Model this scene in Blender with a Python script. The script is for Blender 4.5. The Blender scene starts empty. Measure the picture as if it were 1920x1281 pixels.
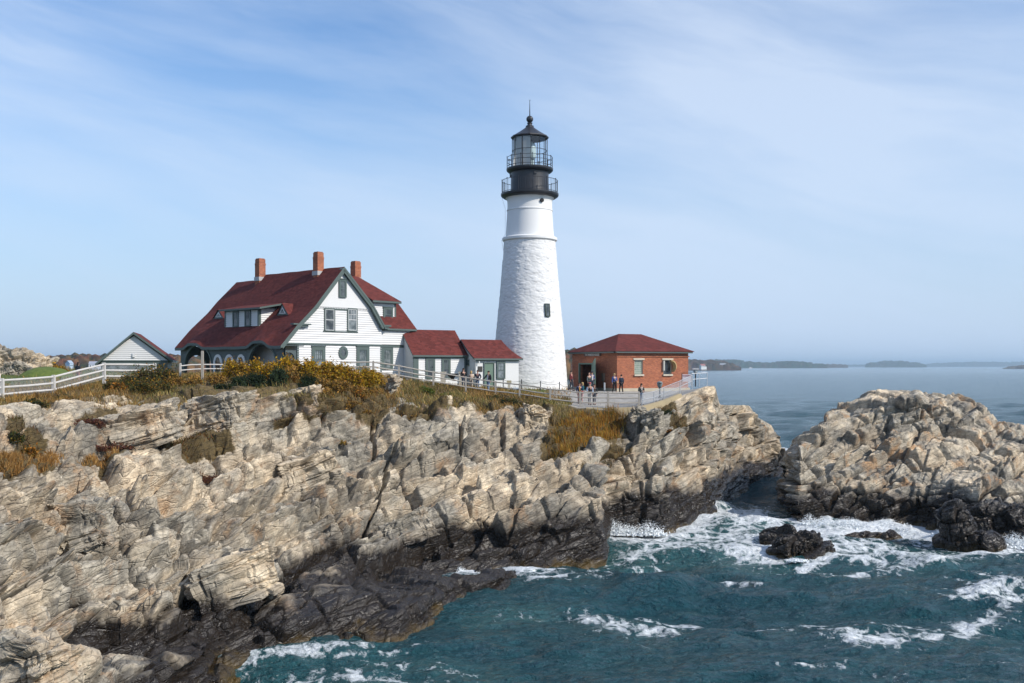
import bpy, bmesh, math, random
import numpy as np
from mathutils import Vector, Matrix
D = bpy.data
SC = bpy.context.scene
COL = SC.collection
R = math.radians
F_PX, CX, HOR, CAMZ = 1900.0, 960.0, 686.0, 12.0   # calibration of the viewpoint

# ---------------------------------------------------------------- helpers
def at(u, v, Y):
    """world point seen at photo coordinates (u, v) at depth Y"""
    return Vector(((u - CX) / F_PX * Y, Y, CAMZ - (v - HOR) / F_PX * Y))

def link(o, parent=None):
    COL.objects.link(o)
    if parent is not None:
        o.parent = parent
    return o

def tag(o, label=None, cat=None, group=None, kind=None):
    if label: o['label'] = label
    if cat: o['category'] = cat
    if group: o['group'] = group
    if kind: o['kind'] = kind
    return o

def empty(name, loc=(0, 0, 0), rz=0.0):
    o = D.objects.new(name, None)
    o.empty_display_size = 0.3
    o.location = loc
    o.rotation_euler = (0, 0, rz)
    return link(o)

class MB:
    """collects shapes, then links them as one mesh object"""
    def __init__(self):
        self.v = []; self.f = []; self.m = []
    def add(self, verts, faces, mat=0):
        n = len(self.v)
        self.v += [tuple(p) for p in verts]
        self.f += [tuple(i + n for i in f) for f in faces]
        self.m += [mat] * len(faces)
        return self
    def box(self, c, s, M=None, mat=0, ax=None):
        """box, centre c, full size s; ax = 3 axis vectors (optional)"""
        hx, hy, hz = s[0] / 2, s[1] / 2, s[2] / 2
        pts = [Vector((x, y, z)) for z in (-hz, hz) for y in (-hy, hy) for x in (-hx, hx)]
        if ax: pts = [ax[0] * p.x + ax[1] * p.y + ax[2] * p.z for p in pts]
        pts = [p + Vector(c) for p in pts]
        if M: pts = [M @ p for p in pts]
        self.add(pts, [(0, 2, 3, 1), (4, 5, 7, 6), (0, 1, 5, 4), (2, 6, 7, 3), (0, 4, 6, 2), (1, 3, 7, 5)], mat)
        return self
    def bar(self, a, b, w, h=None, mat=0):
        a, b = Vector(a), Vector(b); h = h or w
        d = (b - a); L = d.length; d.normalize()
        up = Vector((0, 0, 1)) if abs(d.z) < 0.95 else Vector((0, 1, 0))
        s = d.cross(up).normalized(); t = s.cross(d)
        return self.box((a + b) / 2, (L, w, h), mat=mat, ax=(d, s, t))
    def tube(self, pts, rad, n=8, mat=0, cap=True, squash=None):
        pts = [Vector(p) for p in pts]
        if not hasattr(rad, '__len__'): rad = [rad] * len(pts)
        vs, fs = [], []
        prev = None
        for i, p in enumerate(pts):
            d = (pts[min(i + 1, len(pts) - 1)] - pts[max(i - 1, 0)])
            if d.length < 1e-9: d = Vector((0, 0, 1))
            d.normalize()
            ref = prev if prev is not None else (Vector((1, 0, 0)) if abs(d.x) < 0.9 else Vector((0, 1, 0)))
            s = (ref - d * ref.dot(d)).normalized(); t = d.cross(s); prev = s
            for k in range(n):
                a = 2 * math.pi * k / n
                vs.append(p + (s * math.cos(a) + t * math.sin(a)) * rad[i])
        for i in range(len(pts) - 1):
            for k in range(n):
                fs.append((i * n + k, i * n + (k + 1) % n, (i + 1) * n + (k + 1) % n, (i + 1) * n + k))
        if cap:
            fs.append(tuple(range(n))[::-1]); fs.append(tuple((len(pts) - 1) * n + k for k in range(n)))
        return self.add(vs, fs, mat)
    def lathe(self, prof, n=32, c=(0, 0, 0), mat=0, a0=0.0):
        vs, fs = [], []
        for r, z in prof:
            for k in range(n):
                a = a0 + 2 * math.pi * k / n
                vs.append((c[0] + r * math.cos(a), c[1] + r * math.sin(a), c[2] + z))
        for i in range(len(prof) - 1):
            for k in range(n):
                fs.append((i * n + k, i * n + (k + 1) % n, (i + 1) * n + (k + 1) % n, (i + 1) * n + k))
        return self.add(vs, fs, mat)
    def prism(self, outline, M, depth, mat=0):
        """outline = 2D points (x,z) in the plane M@(x,0,z), extruded to y=depth"""
        n = len(outline)
        a = [M @ Vector((x, 0, z)) for x, z in outline]; b = [M @ Vector((x, depth, z)) for x, z in outline]
        fs = [tuple(range(n)), tuple(range(2 * n - 1, n - 1, -1))]
        fs += [(i, i + n, (i + 1) % n + n, (i + 1) % n) for i in range(n)]
        return self.add(a + b, fs, mat)
    def ball(self, c, r, n=10, mat=0, M=None):
        c = Vector(c); rr = r if hasattr(r, '__len__') else (r, r, r)
        vs, fs = [], []
        m = max(4, n // 2 + 1)
        for i in range(m + 1):
            th = math.pi * i / m
            for k in range(n):
                a = 2 * math.pi * k / n
                p = Vector((rr[0] * math.sin(th) * math.cos(a), rr[1] * math.sin(th) * math.sin(a), rr[2] * math.cos(th)))
                vs.append(c + (M @ p if M else p))
        for i in range(m):
            for k in range(n):
                fs.append((i * n + k, (i + 1) * n + k, (i + 1) * n + (k + 1) % n, i * n + (k + 1) % n))
        return self.add(vs, fs, mat)
    def build(self, name, mats, parent=None, smooth=False, loc=None):
        me = D.meshes.new(name)
        me.from_pydata(self.v, [], self.f)
        if not isinstance(mats, (list, tuple)): mats = [mats]
        for m in mats: me.materials.append(m)
        if len(mats) > 1: me.polygons.foreach_set('material_index', self.m)
        if smooth: me.polygons.foreach_set('use_smooth', [True] * len(me.polygons))
        bm = bmesh.new(); bm.from_mesh(me)
        bmesh.ops.recalc_face_normals(bm, faces=bm.faces); bm.to_mesh(me); bm.free()
        me.update()
        o = D.objects.new(name, me)
        if loc is not None: o.location = loc
        return link(o, parent)

def np_mesh(name, V, quads, mats, smooth=False, attrs=None, parent=None, midx=None):
    """fast mesh from numpy arrays; quads (n,k)"""
    me = D.meshes.new(name)
    V = np.asarray(V, np.float32); Q = np.asarray(quads, np.int32); k = Q.shape[1]
    me.vertices.add(len(V)); me.vertices.foreach_set('co', V.ravel())
    me.loops.add(Q.size); me.loops.foreach_set('vertex_index', Q.ravel())
    me.polygons.add(len(Q)); me.polygons.foreach_set('loop_start', np.arange(0, Q.size, k, dtype=np.int32))
    try: me.polygons.foreach_set('loop_total', np.full(len(Q), k, np.int32))
    except Exception: pass
    if not isinstance(mats, (list, tuple)): mats = [mats]
    for m in mats: me.materials.append(m)
    if midx is not None: me.polygons.foreach_set('material_index', np.asarray(midx, np.int32))
    me.polygons.foreach_set('use_smooth', np.full(len(Q), bool(smooth)))
    me.update(calc_edges=True)
    for n, (dom, arr) in (attrs or {}).items():
        arr = np.asarray(arr, np.float32)
        if arr.ndim == 1:
            a = me.attributes.new(n, 'FLOAT', dom); a.data.foreach_set('value', arr)
        else:
            a = me.attributes.new(n, 'FLOAT_COLOR', dom); a.data.foreach_set('color', arr.ravel())
    o = D.objects.new(name, me)
    return link(o, parent)

def grid_quads(nr, nc):
    i = np.arange((nr - 1) * nc).reshape(nr - 1, nc)[:, :-1].ravel()
    return np.stack([i, i + 1, i + nc + 1, i + nc], 1)

# ---------------------------------------------------------------- materials
class NT:
    def __init__(self, m):
        self.t = m.node_tree; self.n = self.t.nodes
    def new(self, typ, **kw):
        nd = self.n.new(typ)
        for k, v in kw.items():
            if k == 'inp':
                for a, b in v.items():
                    if hasattr(b, 'is_output'): self.t.links.new(b, nd.inputs[a])
                    else: nd.inputs[a].default_value = b
            else: setattr(nd, k, v)
        return nd
    def lk(self, a, b): self.t.links.new(a, b)
    def noise(self, vec, scale, detail=4, rough=0.55, dist=0.0):
        nd = self.new('ShaderNodeTexNoise', inp={'Scale': scale, 'Detail': detail, 'Roughness': rough, 'Distortion': dist})
        if vec is not None: self.lk(vec, nd.inputs['Vector'])
        return nd.outputs['Fac']
    def ramp(self, fac, stops, interp='LINEAR'):
        nd = self.new('ShaderNodeValToRGB'); cr = nd.color_ramp; cr.interpolation = interp
        while len(cr.elements) < len(stops): cr.elements.new(0.5)
        for e, (p, c) in zip(cr.elements, stops):
            e.position = p
            e.color = (c, c, c, 1) if not hasattr(c, '__len__') else (*c, 1)
        self.lk(fac, nd.inputs['Fac']); return nd.outputs['Color']
    def mix(self, fac, a, b, mode='MIX'):
        nd = self.new('ShaderNodeMix', data_type='RGBA', blend_type=mode)
        for s, x in ((nd.inputs[0], fac), (nd.inputs[6], a), (nd.inputs[7], b)):
            if hasattr(x, 'is_output'): self.lk(x, s)
            elif hasattr(x, '__len__'): s.default_value = (*x, 1) if len(x) == 3 else x
            else: s.default_value = x
        return nd.outputs[2]
    def math(self, op, a, b=0.0, c=0.0, clamp=False):
        nd = self.new('ShaderNodeMath', operation=op, use_clamp=clamp)
        for s, x in zip(nd.inputs, (a, b, c)):
            if hasattr(x, 'is_output'): self.lk(x, s)
            else: s.default_value = x
        return nd.outputs[0]
    def obj(self): return self.new('ShaderNodeTexCoord').outputs['Object']
    def mapping(self, vec, scale=(1, 1, 1), rot=(0, 0, 0), loc=(0, 0, 0)):
        nd = self.new('ShaderNodeMapping')
        nd.inputs['Scale'].default_value = scale; nd.inputs['Rotation'].default_value = rot; nd.inputs['Location'].default_value = loc
        self.lk(vec, nd.inputs['Vector']); return nd.outputs[0]
    def strata(self, vec, scale=(1, 1, 1), loc=(0, 0, 0)):
        e = Matrix([list(r) for r in STRATA.T]).to_euler()
        return self.mapping(self.mapping(vec, rot=tuple(e)), scale, loc=loc)
    def bump(self, h, strength=0.5, dist=0.02, normal=None):
        nd = self.new('ShaderNodeBump', inp={'Strength': strength, 'Distance': dist}); self.lk(h, nd.inputs['Height'])
        if normal is not None: self.lk(normal, nd.inputs['Normal'])
        return nd.outputs[0]

def new_mat(name):
    m = D.materials.new(name); m.use_nodes = True
    nt = NT(m); return m, nt, m.node_tree.nodes['Principled BSDF']

def flat_mat(name, col, rough=0.6, var=0.12, scale=2.0, metal=0.0, spec=0.4, bump=0.0):
    """paint/cloth/metal with a slight natural variation in tone"""
    m, n, b = new_mat(name)
    v = n.obj()
    f = n.noise(v, scale, 5, 0.6)
    c = n.mix(f, [max(0, x * (1 - var)) for x in col], [min(1, x * (1 + var)) for x in col])
    n.lk(c, b.inputs['Base Color'])
    b.inputs['Roughness'].default_value = rough; b.inputs['Metallic'].default_value = metal
    b.inputs['Specular IOR Level'].default_value = spec
    if bump:
        n.lk(n.bump(n.noise(v, scale * 8, 4), bump, 0.02), b.inputs['Normal'])
    return m

# ---------------------------------------------------------------- noise in numpy
def _hash(ix, iy, iz, seed):
    h = (ix.astype(np.uint32) * np.uint32(374761393) + iy.astype(np.uint32) * np.uint32(668265263)
         + iz.astype(np.uint32) * np.uint32(2147483647) + np.uint32((seed * 1274126177) & 0xffffffff))
    h = (h ^ (h >> np.uint32(13))) * np.uint32(1274126177)
    h = (h ^ (h >> np.uint32(15))) * np.uint32(2246822519)
    return h ^ (h >> np.uint32(16))

def _u(h): return (h & np.uint32(0xffff)).astype(np.float32) / 65535.0

def vnoise(P, scale, seed=0, octv=4, gain=0.5):
    """value noise in -1..1"""
    out = np.zeros(len(P), np.float32); amp = 1.0; tot = 0.0
    for o in range(octv):
        q = P * np.float32((2 ** o) / scale)
        i = np.floor(q); f = (q - i).astype(np.float32); i = i.astype(np.int64)
        f = f * f * (3 - 2 * f)
        acc = 0
        for dx in (0, 1):
            wx = f[:, 0] if dx else 1 - f[:, 0]
            for dy in (0, 1):
                wy = f[:, 1] if dy else 1 - f[:, 1]
                for dz in (0, 1):
                    wz = f[:, 2] if dz else 1 - f[:, 2]
                    acc = acc + wx * wy * wz * _u(_hash(i[:, 0] + dx, i[:, 1] + dy, i[:, 2] + dz, seed + o * 17))
        out += amp * (acc * 2 - 1); tot += amp; amp *= gain
    return out / tot

def cells(Q, seed=0, jit=0.9):
    """3-D cellular noise: returns F1, F2, hash id of nearest cell, offset to its centre"""
    n = len(Q)
    i = np.floor(Q).astype(np.int64)
    F1 = np.full(n, 9.0, np.float32); F2 = np.full(n, 9.0, np.float32)
    ID = np.zeros(n, np.uint32); OFF = np.zeros((n, 3), np.float32)
    for dx in (-1, 0, 1):
        for dy in (-1, 0, 1):
            for dz in (-1, 0, 1):
                a, b, c = i[:, 0] + dx, i[:, 1] + dy, i[:, 2] + dz
                h = _hash(a, b, c, seed)
                h2 = h * np.uint32(2654435761); h2 ^= h2 >> np.uint32(16)
                h3 = h2 * np.uint32(2246822519); h3 ^= h3 >> np.uint32(15)
                ox = (Q[:, 0] - (a + 0.5 + jit * (_u(h) - 0.5))).astype(np.float32)
                oy = (Q[:, 1] - (b + 0.5 + jit * (_u(h2) - 0.5))).astype(np.float32)
                oz = (Q[:, 2] - (c + 0.5 + jit * (_u(h3) - 0.5))).astype(np.float32)
                d = np.abs(ox) * 0.35 + np.abs(oy) * 0.35 + np.abs(oz) * 0.35 + 0.65 * np.sqrt(ox * ox + oy * oy + oz * oz)
                m = d < F1
                F2 = np.where(m, F1, np.minimum(F2, d)); F1 = np.where(m, d, F1)
                ID = np.where(m, h3 ^ h, ID)
                OFF[m, 0] = ox[m]; OFF[m, 1] = oy[m]; OFF[m, 2] = oz[m]
    return F1, F2, ID, OFF

def rnd(ID, k):
    h = ID * np.uint32(2654435761 + 40503 * 2 * k + 2 * k); h ^= h >> np.uint32(15); h = h * np.uint32(2246822519); h ^= h >> np.uint32(13)
    return _u(h)

E1 = np.array([0.69, 0.70, 0.24]); E1 /= np.linalg.norm(E1)
E3 = np.array([-0.32, -0.02, 0.945]); E3 -= E1 * E3.dot(E1); E3 /= np.linalg.norm(E3)
E2 = np.cross(E3, E1)
STRATA = np.stack([E1, E2, E3], 1)
BIAS = (np.array([-0.45, -0.20, 0.0]) @ STRATA).astype(np.float32)     # blocks rise toward their broken edges

def bricks(S, dims, seed):
    """jointed beds: layers along the bedding, each broken by two joint sets; returns ids, offsets in the block and distance to its faces"""
    l1, l2, t = dims
    q3 = S[:, 2] / t + 50; k3 = np.floor(q3); f3 = q3 - k3; k3 = k3.astype(np.int64)
    z = np.zeros_like(k3)
    h3 = _hash(k3, z, z, seed); a1 = l1 * (0.7 + 0.8 * rnd(h3, 1))
    q1 = S[:, 0] / a1 + 100 * rnd(h3, 2) + 50; k1 = np.floor(q1); f1 = q1 - k1; k1 = k1.astype(np.int64)
    h1 = _hash(k3, k1, z, seed + 7); a2 = l2 * (0.65 + 0.8 * rnd(h1, 1))
    q2 = S[:, 1] / a2 + 100 * rnd(h1, 2) + 50 + 0.35 * (f1 - .5) * (rnd(h1, 3) - .5); k2 = np.floor(q2); f2 = q2 - k2; k2 = k2.astype(np.int64)
    ID = _hash(k3, k1, k2, seed + 13)
    edge = np.minimum(np.minimum(np.minimum(f1, 1 - f1) * a1, np.minimum(f2, 1 - f2) * a2), np.minimum(f3, 1 - f3) * t)
    return h3, ID, np.stack([f1 - .5, f2 - .5, f3 - .5], 1), edge

def terrace(P, step, seed):
    """vertical shift that gathers a slope into ledges: nearly level treads and steep broken risers"""
    w = vnoise(P, 9.0, seed, 3) * 1.1 + vnoise(P, 2.2, seed + 1, 3) * .22
    S = P @ STRATA
    k1 = np.floor(S[:, 0] / 5.5 + .5 * w).astype(np.int64); k2 = np.floor(S[:, 1] / 6.5 + .3 * w).astype(np.int64); z = np.zeros_like(k1)
    off = (rnd(_hash(k1, k2, z, seed + 3), 1) - .5) * .7
    q = (P[:, 2] - .20 * P[:, 0] + .05 * P[:, 1] + .8 * w) / step + off
    f = q - np.floor(q)
    g = np.where(f < .68, f * (.22 / .68), .22 + (f - .68) * (.78 / .32))
    return ((g - f) * step).astype(np.float32) + .22 * step

def rock_disp(P, seed=1, levels=((8.0, 4.4, 1.9, .80, .30), (3.2, 1.9, .80, .46, .15), (1.2, .75, .34, .12, .08), (.45, .3, .16, .025, .05)), rough=0.24):
    """fractured-rock displacement: every level breaks the mass into tilted jointed blocks along the bedding
    (length, width, thickness of the blocks, amplitude, joint half-width)"""
    w = np.stack([vnoise(P, 7.0, seed + 5, 3), vnoise(P, 7.0, seed + 6, 3), vnoise(P, 7.0, seed + 7, 3)], 1)
    w2 = np.stack([vnoise(P, 1.6, seed + 8, 3), vnoise(P, 1.6, seed + 9, 3), vnoise(P, 1.6, seed + 10, 3)], 1)
    S = (P + 0.55 * w + 0.09 * w2) @ STRATA
    out = np.zeros(len(P), np.float32)
    for k, (l1, l2, t, amp, jw) in enumerate(levels):
        h3, ID, OFF, edge = bricks(S, (l1, l2, t), seed + 101 * k)
        g = (np.stack([rnd(ID, 2), rnd(ID, 3), rnd(ID, 4)], 1) * 2 - 1) * 0.8 + BIAS
        val = (rnd(h3, 5) * 2 - 1) * 0.45 + (rnd(ID, 1) * 2 - 1) * 0.55 + 1.1 * (OFF * g).sum(1)
        c = np.clip(1 - edge / jw, 0, 1) ** 1.2
        out += amp * (val * (1 - .8 * c) - c * ((0.55, 0.6, 0.4, 0.3)[min(k, 3)] + 0.7 * rnd(ID, 5)))
    # some irregular breakage
    for k, (sz, am) in enumerate(((1.0, 1.0), (.42, .42))):
        F1, F2, ID, OFF = cells(S / (sz * np.array((3.4, 2.3, 1.7))) + 9 + k, seed + 71 + k)
        g = np.stack([rnd(ID, 2), rnd(ID, 3), rnd(ID, 4)], 1) * 2 - 1 + .6 * BIAS
        c = np.clip(1 - (F2 - F1) / .06, 0, 1)
        out += rough * am * (((rnd(ID, 1) * 2 - 1) * .8 + 1.35 * (OFF * g).sum(1)) * (1 - .7 * c) - .55 * c)
    out += 0.05 * vnoise(P, 0.5, seed + 55, 3) + 0.10 + 0.25 * rough
    return out
# ---------------------------------------------------------------- camera, light, sky
cam = D.cameras.new('camera'); cam.sensor_width = 36; cam.lens = 36 * F_PX / 1920.0
cam.shift_y = (HOR - 640.5) / 1920.0
cam.clip_end = 60000; cam.clip_start = 0.1
co = D.objects.new('camera', cam); co.location = (0, 0, CAMZ); co.rotation_euler = (R(90), 0, 0)
link(co); SC.camera = co

SUN_AZ, SUN_EL = 63.0, 37.0     # degrees right of straight-behind the camera / above horizon
sd = Vector((math.sin(R(SUN_AZ)) * math.cos(R(SUN_EL)), -math.cos(R(SUN_AZ)) * math.cos(R(SUN_EL)), math.sin(R(SUN_EL))))
sl = D.lights.new('sun', 'SUN'); sl.energy = 3.9; sl.angle = R(0.9); sl.color = (1.0, 0.93, 0.83)
so = D.objects.new('sun', sl); so.rotation_euler = sd.to_track_quat('Z', 'Y').to_euler(); link(so)

wd = D.worlds.new('World'); SC.world = wd; wd.use_nodes = True
wn = NT(wd); bg = wd.node_tree.nodes['Background']
sky = wn.new('ShaderNodeTexSky', sky_type='NISHITA', sun_disc=False, sun_elevation=R(SUN_EL),
             sun_rotation=math.atan2(sd.x, sd.y), air_density=1.2, dust_density=1.0, ozone_density=1.6, altitude=10)
gen = wn.new('ShaderNodeTexCoord').outputs['Generated']
sep = wn.new('ShaderNodeSeparateXYZ'); wn.lk(gen, sep.inputs[0])
zc = wn.math('MAXIMUM', sep.outputs[2], 0.0)
zz = wn.math('ADD', zc, 0.17)
cx = wn.math('DIVIDE', sep.outputs[0], zz); cy = wn.math('DIVIDE', sep.outputs[1], zz)
cv = wn.new('ShaderNodeCombineXYZ', inp={0: cx, 1: cy, 2: 0.0}).outputs[0]
warp = wn.new('ShaderNodeTexNoise', inp={'Scale': 2.2, 'Detail': 4.0, 'Vector': gen}).outputs['Color']
cw = wn.mix(0.10, gen, warp)
def sky_noise(ang, scale, loc, det, rough, dist=0.3):
    v = wn.mapping(wn.mapping(cw, rot=(0, R(ang), 0)), scale, loc=loc)
    return wn.noise(v, 1.0, det, rough, dist)
n1 = sky_noise(-13, (1.5, 1.0, 6.0), (3.1, 1.3, 0.4), 6, 0.5)
n2 = sky_noise(-17, (2.2, 1.5, 15.0), (1.7, 4.3, 2.2), 9, 0.6, 0.5)
n3 = sky_noise(-10, (6.0, 3.0, 42.0), (8.2, 0.4, 5.0), 9, 0.66)
cm = wn.math('ADD', wn.math('MULTIPLY', n1, 0.70), wn.math('ADD', wn.math('MULTIPLY', n2, 0.21), wn.math('MULTIPLY', n3, 0.09)))
mask = wn.ramp(cm, ((0.41, 0.0), (0.49, 0.38), (0.61, 1.0)))
hz = wn.ramp(zc, ((0.0, 1.0), (0.06, 0.8), (0.30, 0.0)))
blue = wn.mix(1.0, sky.outputs[0], (0.86, 1.12, 1.46), 'MULTIPLY')
c1 = wn.mix(wn.math('MULTIPLY', mask, 0.68), blue, (6.8, 7.7, 9.1))
c2 = wn.mix(wn.math('MULTIPLY', hz, 0.88), c1, (5.2, 6.5, 8.5))
wn.lk(c2, bg.inputs['Color']); bg.inputs['Strength'].default_value = 0.10

SC.view_settings.view_transform = 'Standard'; SC.view_settings.look = 'None'
SC.view_settings.exposure = 0.2; SC.view_settings.gamma = 1.0
SC.cycles.max_bounces = 6; SC.cycles.diffuse_bounces = 3; SC.cycles.glossy_bounces = 3
SC.cycles.transparent_max_bounces = 8; SC.cycles.caustics_reflective = False; SC.cycles.caustics_refractive = False
SC.cycles.use_denoising = True

# ---------------------------------------------------------------- rock material
def rock_material(name, wet_lo, wet_hi, warm=0.5):
    m, n, b = new_mat(name)
    geo = n.new('ShaderNodeNewGeometry'); pos = geo.outputs['Position']
    sp = n.new('ShaderNodeSeparateXYZ'); n.lk(pos, sp.inputs[0])
    # tone varies block by block and along the bedding
    bed = n.strata(pos, (0.6, 0.85, 1.5))
    nb = n.noise(bed, 1.6, 8, 0.62, 0.3)
    big = n.noise(pos, 0.22, 5, 0.6)
    base = n.ramp(nb, ((0.30, (0.17, 0.142, 0.105)), (0.45, (0.47, 0.39, 0.29)), (0.66, (0.72, 0.62, 0.47))))
    grey = n.ramp(n.noise(bed, 2.3, 6, 0.6), ((0.3, (0.12, 0.113, 0.098)), (0.7, (0.50, 0.46, 0.385))))
    c = n.mix(n.ramp(big, ((0.40, 0.0), (0.56, 1.0))), base, grey)
    at_block = n.new('ShaderNodeAttribute', attribute_name='block').outputs['Fac']
    c = n.mix(0.75, c, n.ramp(at_block, ((0.0, (0.52, 0.50, 0.48)), (1.0, (1.38, 1.32, 1.22)))), 'MULTIPLY')
    rust = n.ramp(n.noise(pos, 0.5, 6, 0.65, 0.6), ((0.55, 0.0), (0.66, 1.0)))
    c = n.mix(n.math('MULTIPLY', rust, warm), c, (0.44, 0.245, 0.11))
    band = n.ramp(n.noise(n.strata(pos, (0.3, 0.9, 6.0), (3, 1, 8)), 1.1, 8, 0.66, 0.5), ((0.37, 1.0), (0.47, 0.0)))
    c = n.mix(n.math('MULTIPLY', band, 0.36), c, (0.075, 0.066, 0.055))
    spk = n.ramp(n.noise(pos, 9.0, 5, 0.7), ((0.36, 0.55), (0.52, 1.0), (0.7, 1.12)))
    c = n.mix(0.7, c, spk, 'MULTIPLY')
    lich = n.ramp(n.noise(n.mapping(pos, loc=(7, 3, 1)), 1.1, 7, 0.7), ((0.60, 0.0), (0.70, 0.6)))
    c = n.mix(lich, c, (0.115, 0.105, 0.085))
    # tide zone: black algae, then brown weed near the water
    wob = n.math('MULTIPLY', n.math('SUBTRACT', n.noise(pos, 0.35, 6, 0.65, 0.4), 0.5), 3.4)
    xs = n.new('ShaderNodeMapRange', inp={'Value': sp.outputs[0], 'From Min': -14.0, 'From Max': 4.0, 'To Min': wet_lo, 'To Max': wet_hi})
    def mr(o, a, b_): return n.new('ShaderNodeMapRange', inp={'Value': o, 'From Min': a, 'From Max': b_}).outputs[0]
    gully = n.math('MULTIPLY', n.math('MULTIPLY', mr(sp.outputs[0], -11.5, -14.0), mr(sp.outputs[1], 36.4, 37.8)), n.math('MULTIPLY', mr(sp.outputs[1], 46.0, 42.5), 1.0))
    lvl = n.math('SUBTRACT', sp.outputs[2], n.math('ADD', n.math('ADD', xs.outputs[0], wob), n.math('MULTIPLY', gully, 0.7)))
    wet = n.new('ShaderNodeMapRange', inp={'Value': lvl, 'From Min': 0.45, 'From Max': -0.35}).outputs[0]
    dark = n.mix(n.noise(pos, 2.2, 6, 0.7), (0.004, 0.004, 0.0045), (0.040, 0.029, 0.020))
    wl = n.math('ADD', sp.outputs[2], n.math('MULTIPLY', n.math('SUBTRACT', n.noise(pos, 0.9, 5, 0.7), 0.5), 1.9))
    weed = n.new('ShaderNodeMapRange', inp={'Value': wl, 'From Min': 0.25, 'From Max': -0.25}).outputs[0]
    dark = n.mix(weed, dark, n.mix(n.noise(pos, 3.0, 5, 0.7), (0.035, 0.022, 0.008), (0.13, 0.085, 0.022)))
    c = n.mix(wet, c, dark)
    n.lk(c, b.inputs['Base Color'])
    n.lk(n.math('SUBTRACT', 0.9, n.math('MULTIPLY', wet, n.ramp(n.noise(pos, 1.4, 4), ((0.35, 0.5), (0.65, 0.76))))), b.inputs['Roughness'])
    b.inputs['Specular IOR Level'].default_value = 0.4
    # fine fractures and grain
    bed2 = n.strata(pos, (0.35, 0.8, 1.9))
    wv = n.mix(0.10, bed2, n.new('ShaderNodeTexNoise', inp={'Scale': 1.3, 'Detail': 5.0, 'Vector': pos}).outputs['Color'])
    vo = n.new('ShaderNodeTexVoronoi', feature='DISTANCE_TO_EDGE', inp={'Scale': 1.5, 'Randomness': 0.9}); n.lk(wv, vo.inputs['Vector'])
    crk = n.ramp(vo.outputs[0], ((0.0, 0.0), (0.045, 1.0)))
    vo2 = n.new('ShaderNodeTexVoronoi', feature='DISTANCE_TO_EDGE', inp={'Scale': 3.6}); n.lk(wv, vo2.inputs['Vector'])
    crk2 = n.mix(n.ramp(n.noise(pos, 0.5, 4), ((0.42, 1.0), (0.58, 0.0))), n.ramp(vo2.outputs[0], ((0.0, 0.0), (0.06, 1.0))), (1.0, 1.0, 1.0))
    lay = n.noise(n.strata(pos, (0.3, 0.8, 6.0)), 1.4, 5, 0.6)
    h = n.math('ADD', n.math('ADD', n.math('MULTIPLY', crk, 0.4), n.math('MULTIPLY', crk2, 0.28)), n.math('ADD', n.math('MULTIPLY', lay, 0.1), n.math('MULTIPLY', n.noise(pos, 7, 6, 0.7), 0.45)))
    n.lk(n.bump(h, 1.0, 0.10), b.inputs['Normal'])
    return m, n, b, c

def add_soil(m, n, b, rockcol):
    """ground cover colours of the plateau and of the pockets of turf, chosen by painted ground-cover maps"""
    pos = n.new('ShaderNodeNewGeometry').outputs['Position']
    veg = n.new('ShaderNodeAttribute', attribute_name='veg').outputs['Fac']
    lawn = n.new('ShaderNodeAttribute', attribute_name='lawn').outputs['Fac']
    pave = n.new('ShaderNodeAttribute', attribute_name='pave').outputs['Fac']
    nz = n.noise(pos, 1.6, 7, 0.7)
    vm = n.ramp(n.math('ADD', veg, n.math('MULTIPLY', n.math('SUBTRACT', nz, 0.5), 0.9)), ((0.42, 0.0), (0.56, 1.0)))
    soil = n.ramp(n.noise(pos, 3.0, 6, 0.7), ((0.3, (0.05, 0.035, 0.016)), (0.55, (0.12, 0.085, 0.035)), (0.75, (0.17, 0.115, 0.045))))
    grs = n.ramp(n.noise(pos, 2.0, 6, 0.7), ((0.3, (0.045, 0.075, 0.012)), (0.7, (0.115, 0.15, 0.03))))
    con = n.ramp(n.noise(pos, 1.2, 7, 0.7), ((0.3, (0.27, 0.25, 0.225)), (0.7, (0.42, 0.40, 0.365))))
    c = n.mix(vm, rockcol, soil)
    c = n.mix(lawn, c, grs); c = n.mix(pave, c, con)
    n.lk(c, b.inputs['Base Color'])

M_ROCK, _n, _b, _c = rock_material('headland rock', 1.45, 2.7)
add_soil(M_ROCK, _n, _b, _c)
M_ISLET = rock_material('islet rock', 2.3, 2.3, 0.75)[0]
M_SEAROCK = rock_material('sea rock', 6.0, 6.0, 0.5)[0]

# ---------------------------------------------------------------- lofted rock sheets
def loft(ctrl, us, nv, xs=None):
    """ctrl: {u: [(v, Y) ...]} rows from the sea up; returns u,v,Y grids (nv rows, len(us) columns) and row parameter"""
    keys = sorted(ctrl); A = np.array([ctrl[k] for k in keys], float)          # cols, rows, 2
    nr = A.shape[1]
    col = np.stack([[np.interp(us, keys, A[:, r, c]) for r in range(nr)] for c in (0, 1)], 2)   # rows, us, 2
    ts = xs
    seg = np.clip(np.floor(ts).astype(int), 0, nr - 2); f = (ts - seg)[:, None]
    V = col[seg, :, 0] * (1 - f) + col[seg + 1, :, 0] * f
    Y = col[seg, :, 1] * (1 - f) + col[seg + 1, :, 1] * f
    return V, Y

def smooth(A, k=3, it=2):
    for _ in range(it):
        P = np.pad(A, ((1, 1), (1, 1)), mode='edge')
        A = (P[:-2, 1:-1] + P[2:, 1:-1] + P[1:-1, :-2] + P[1:-1, 2:] + 4 * A) / 8
    return A

def grid_normals(P):
    du = np.gradient(P, axis=1); dv = np.gradient(P, axis=0)
    n = np.cross(du, dv); n /= (np.linalg.norm(n, axis=2, keepdims=True) + 1e-9)
    flip = np.where(n[:, :, 2:3] < -0.05, -1, 1)
    return n * flip

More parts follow.
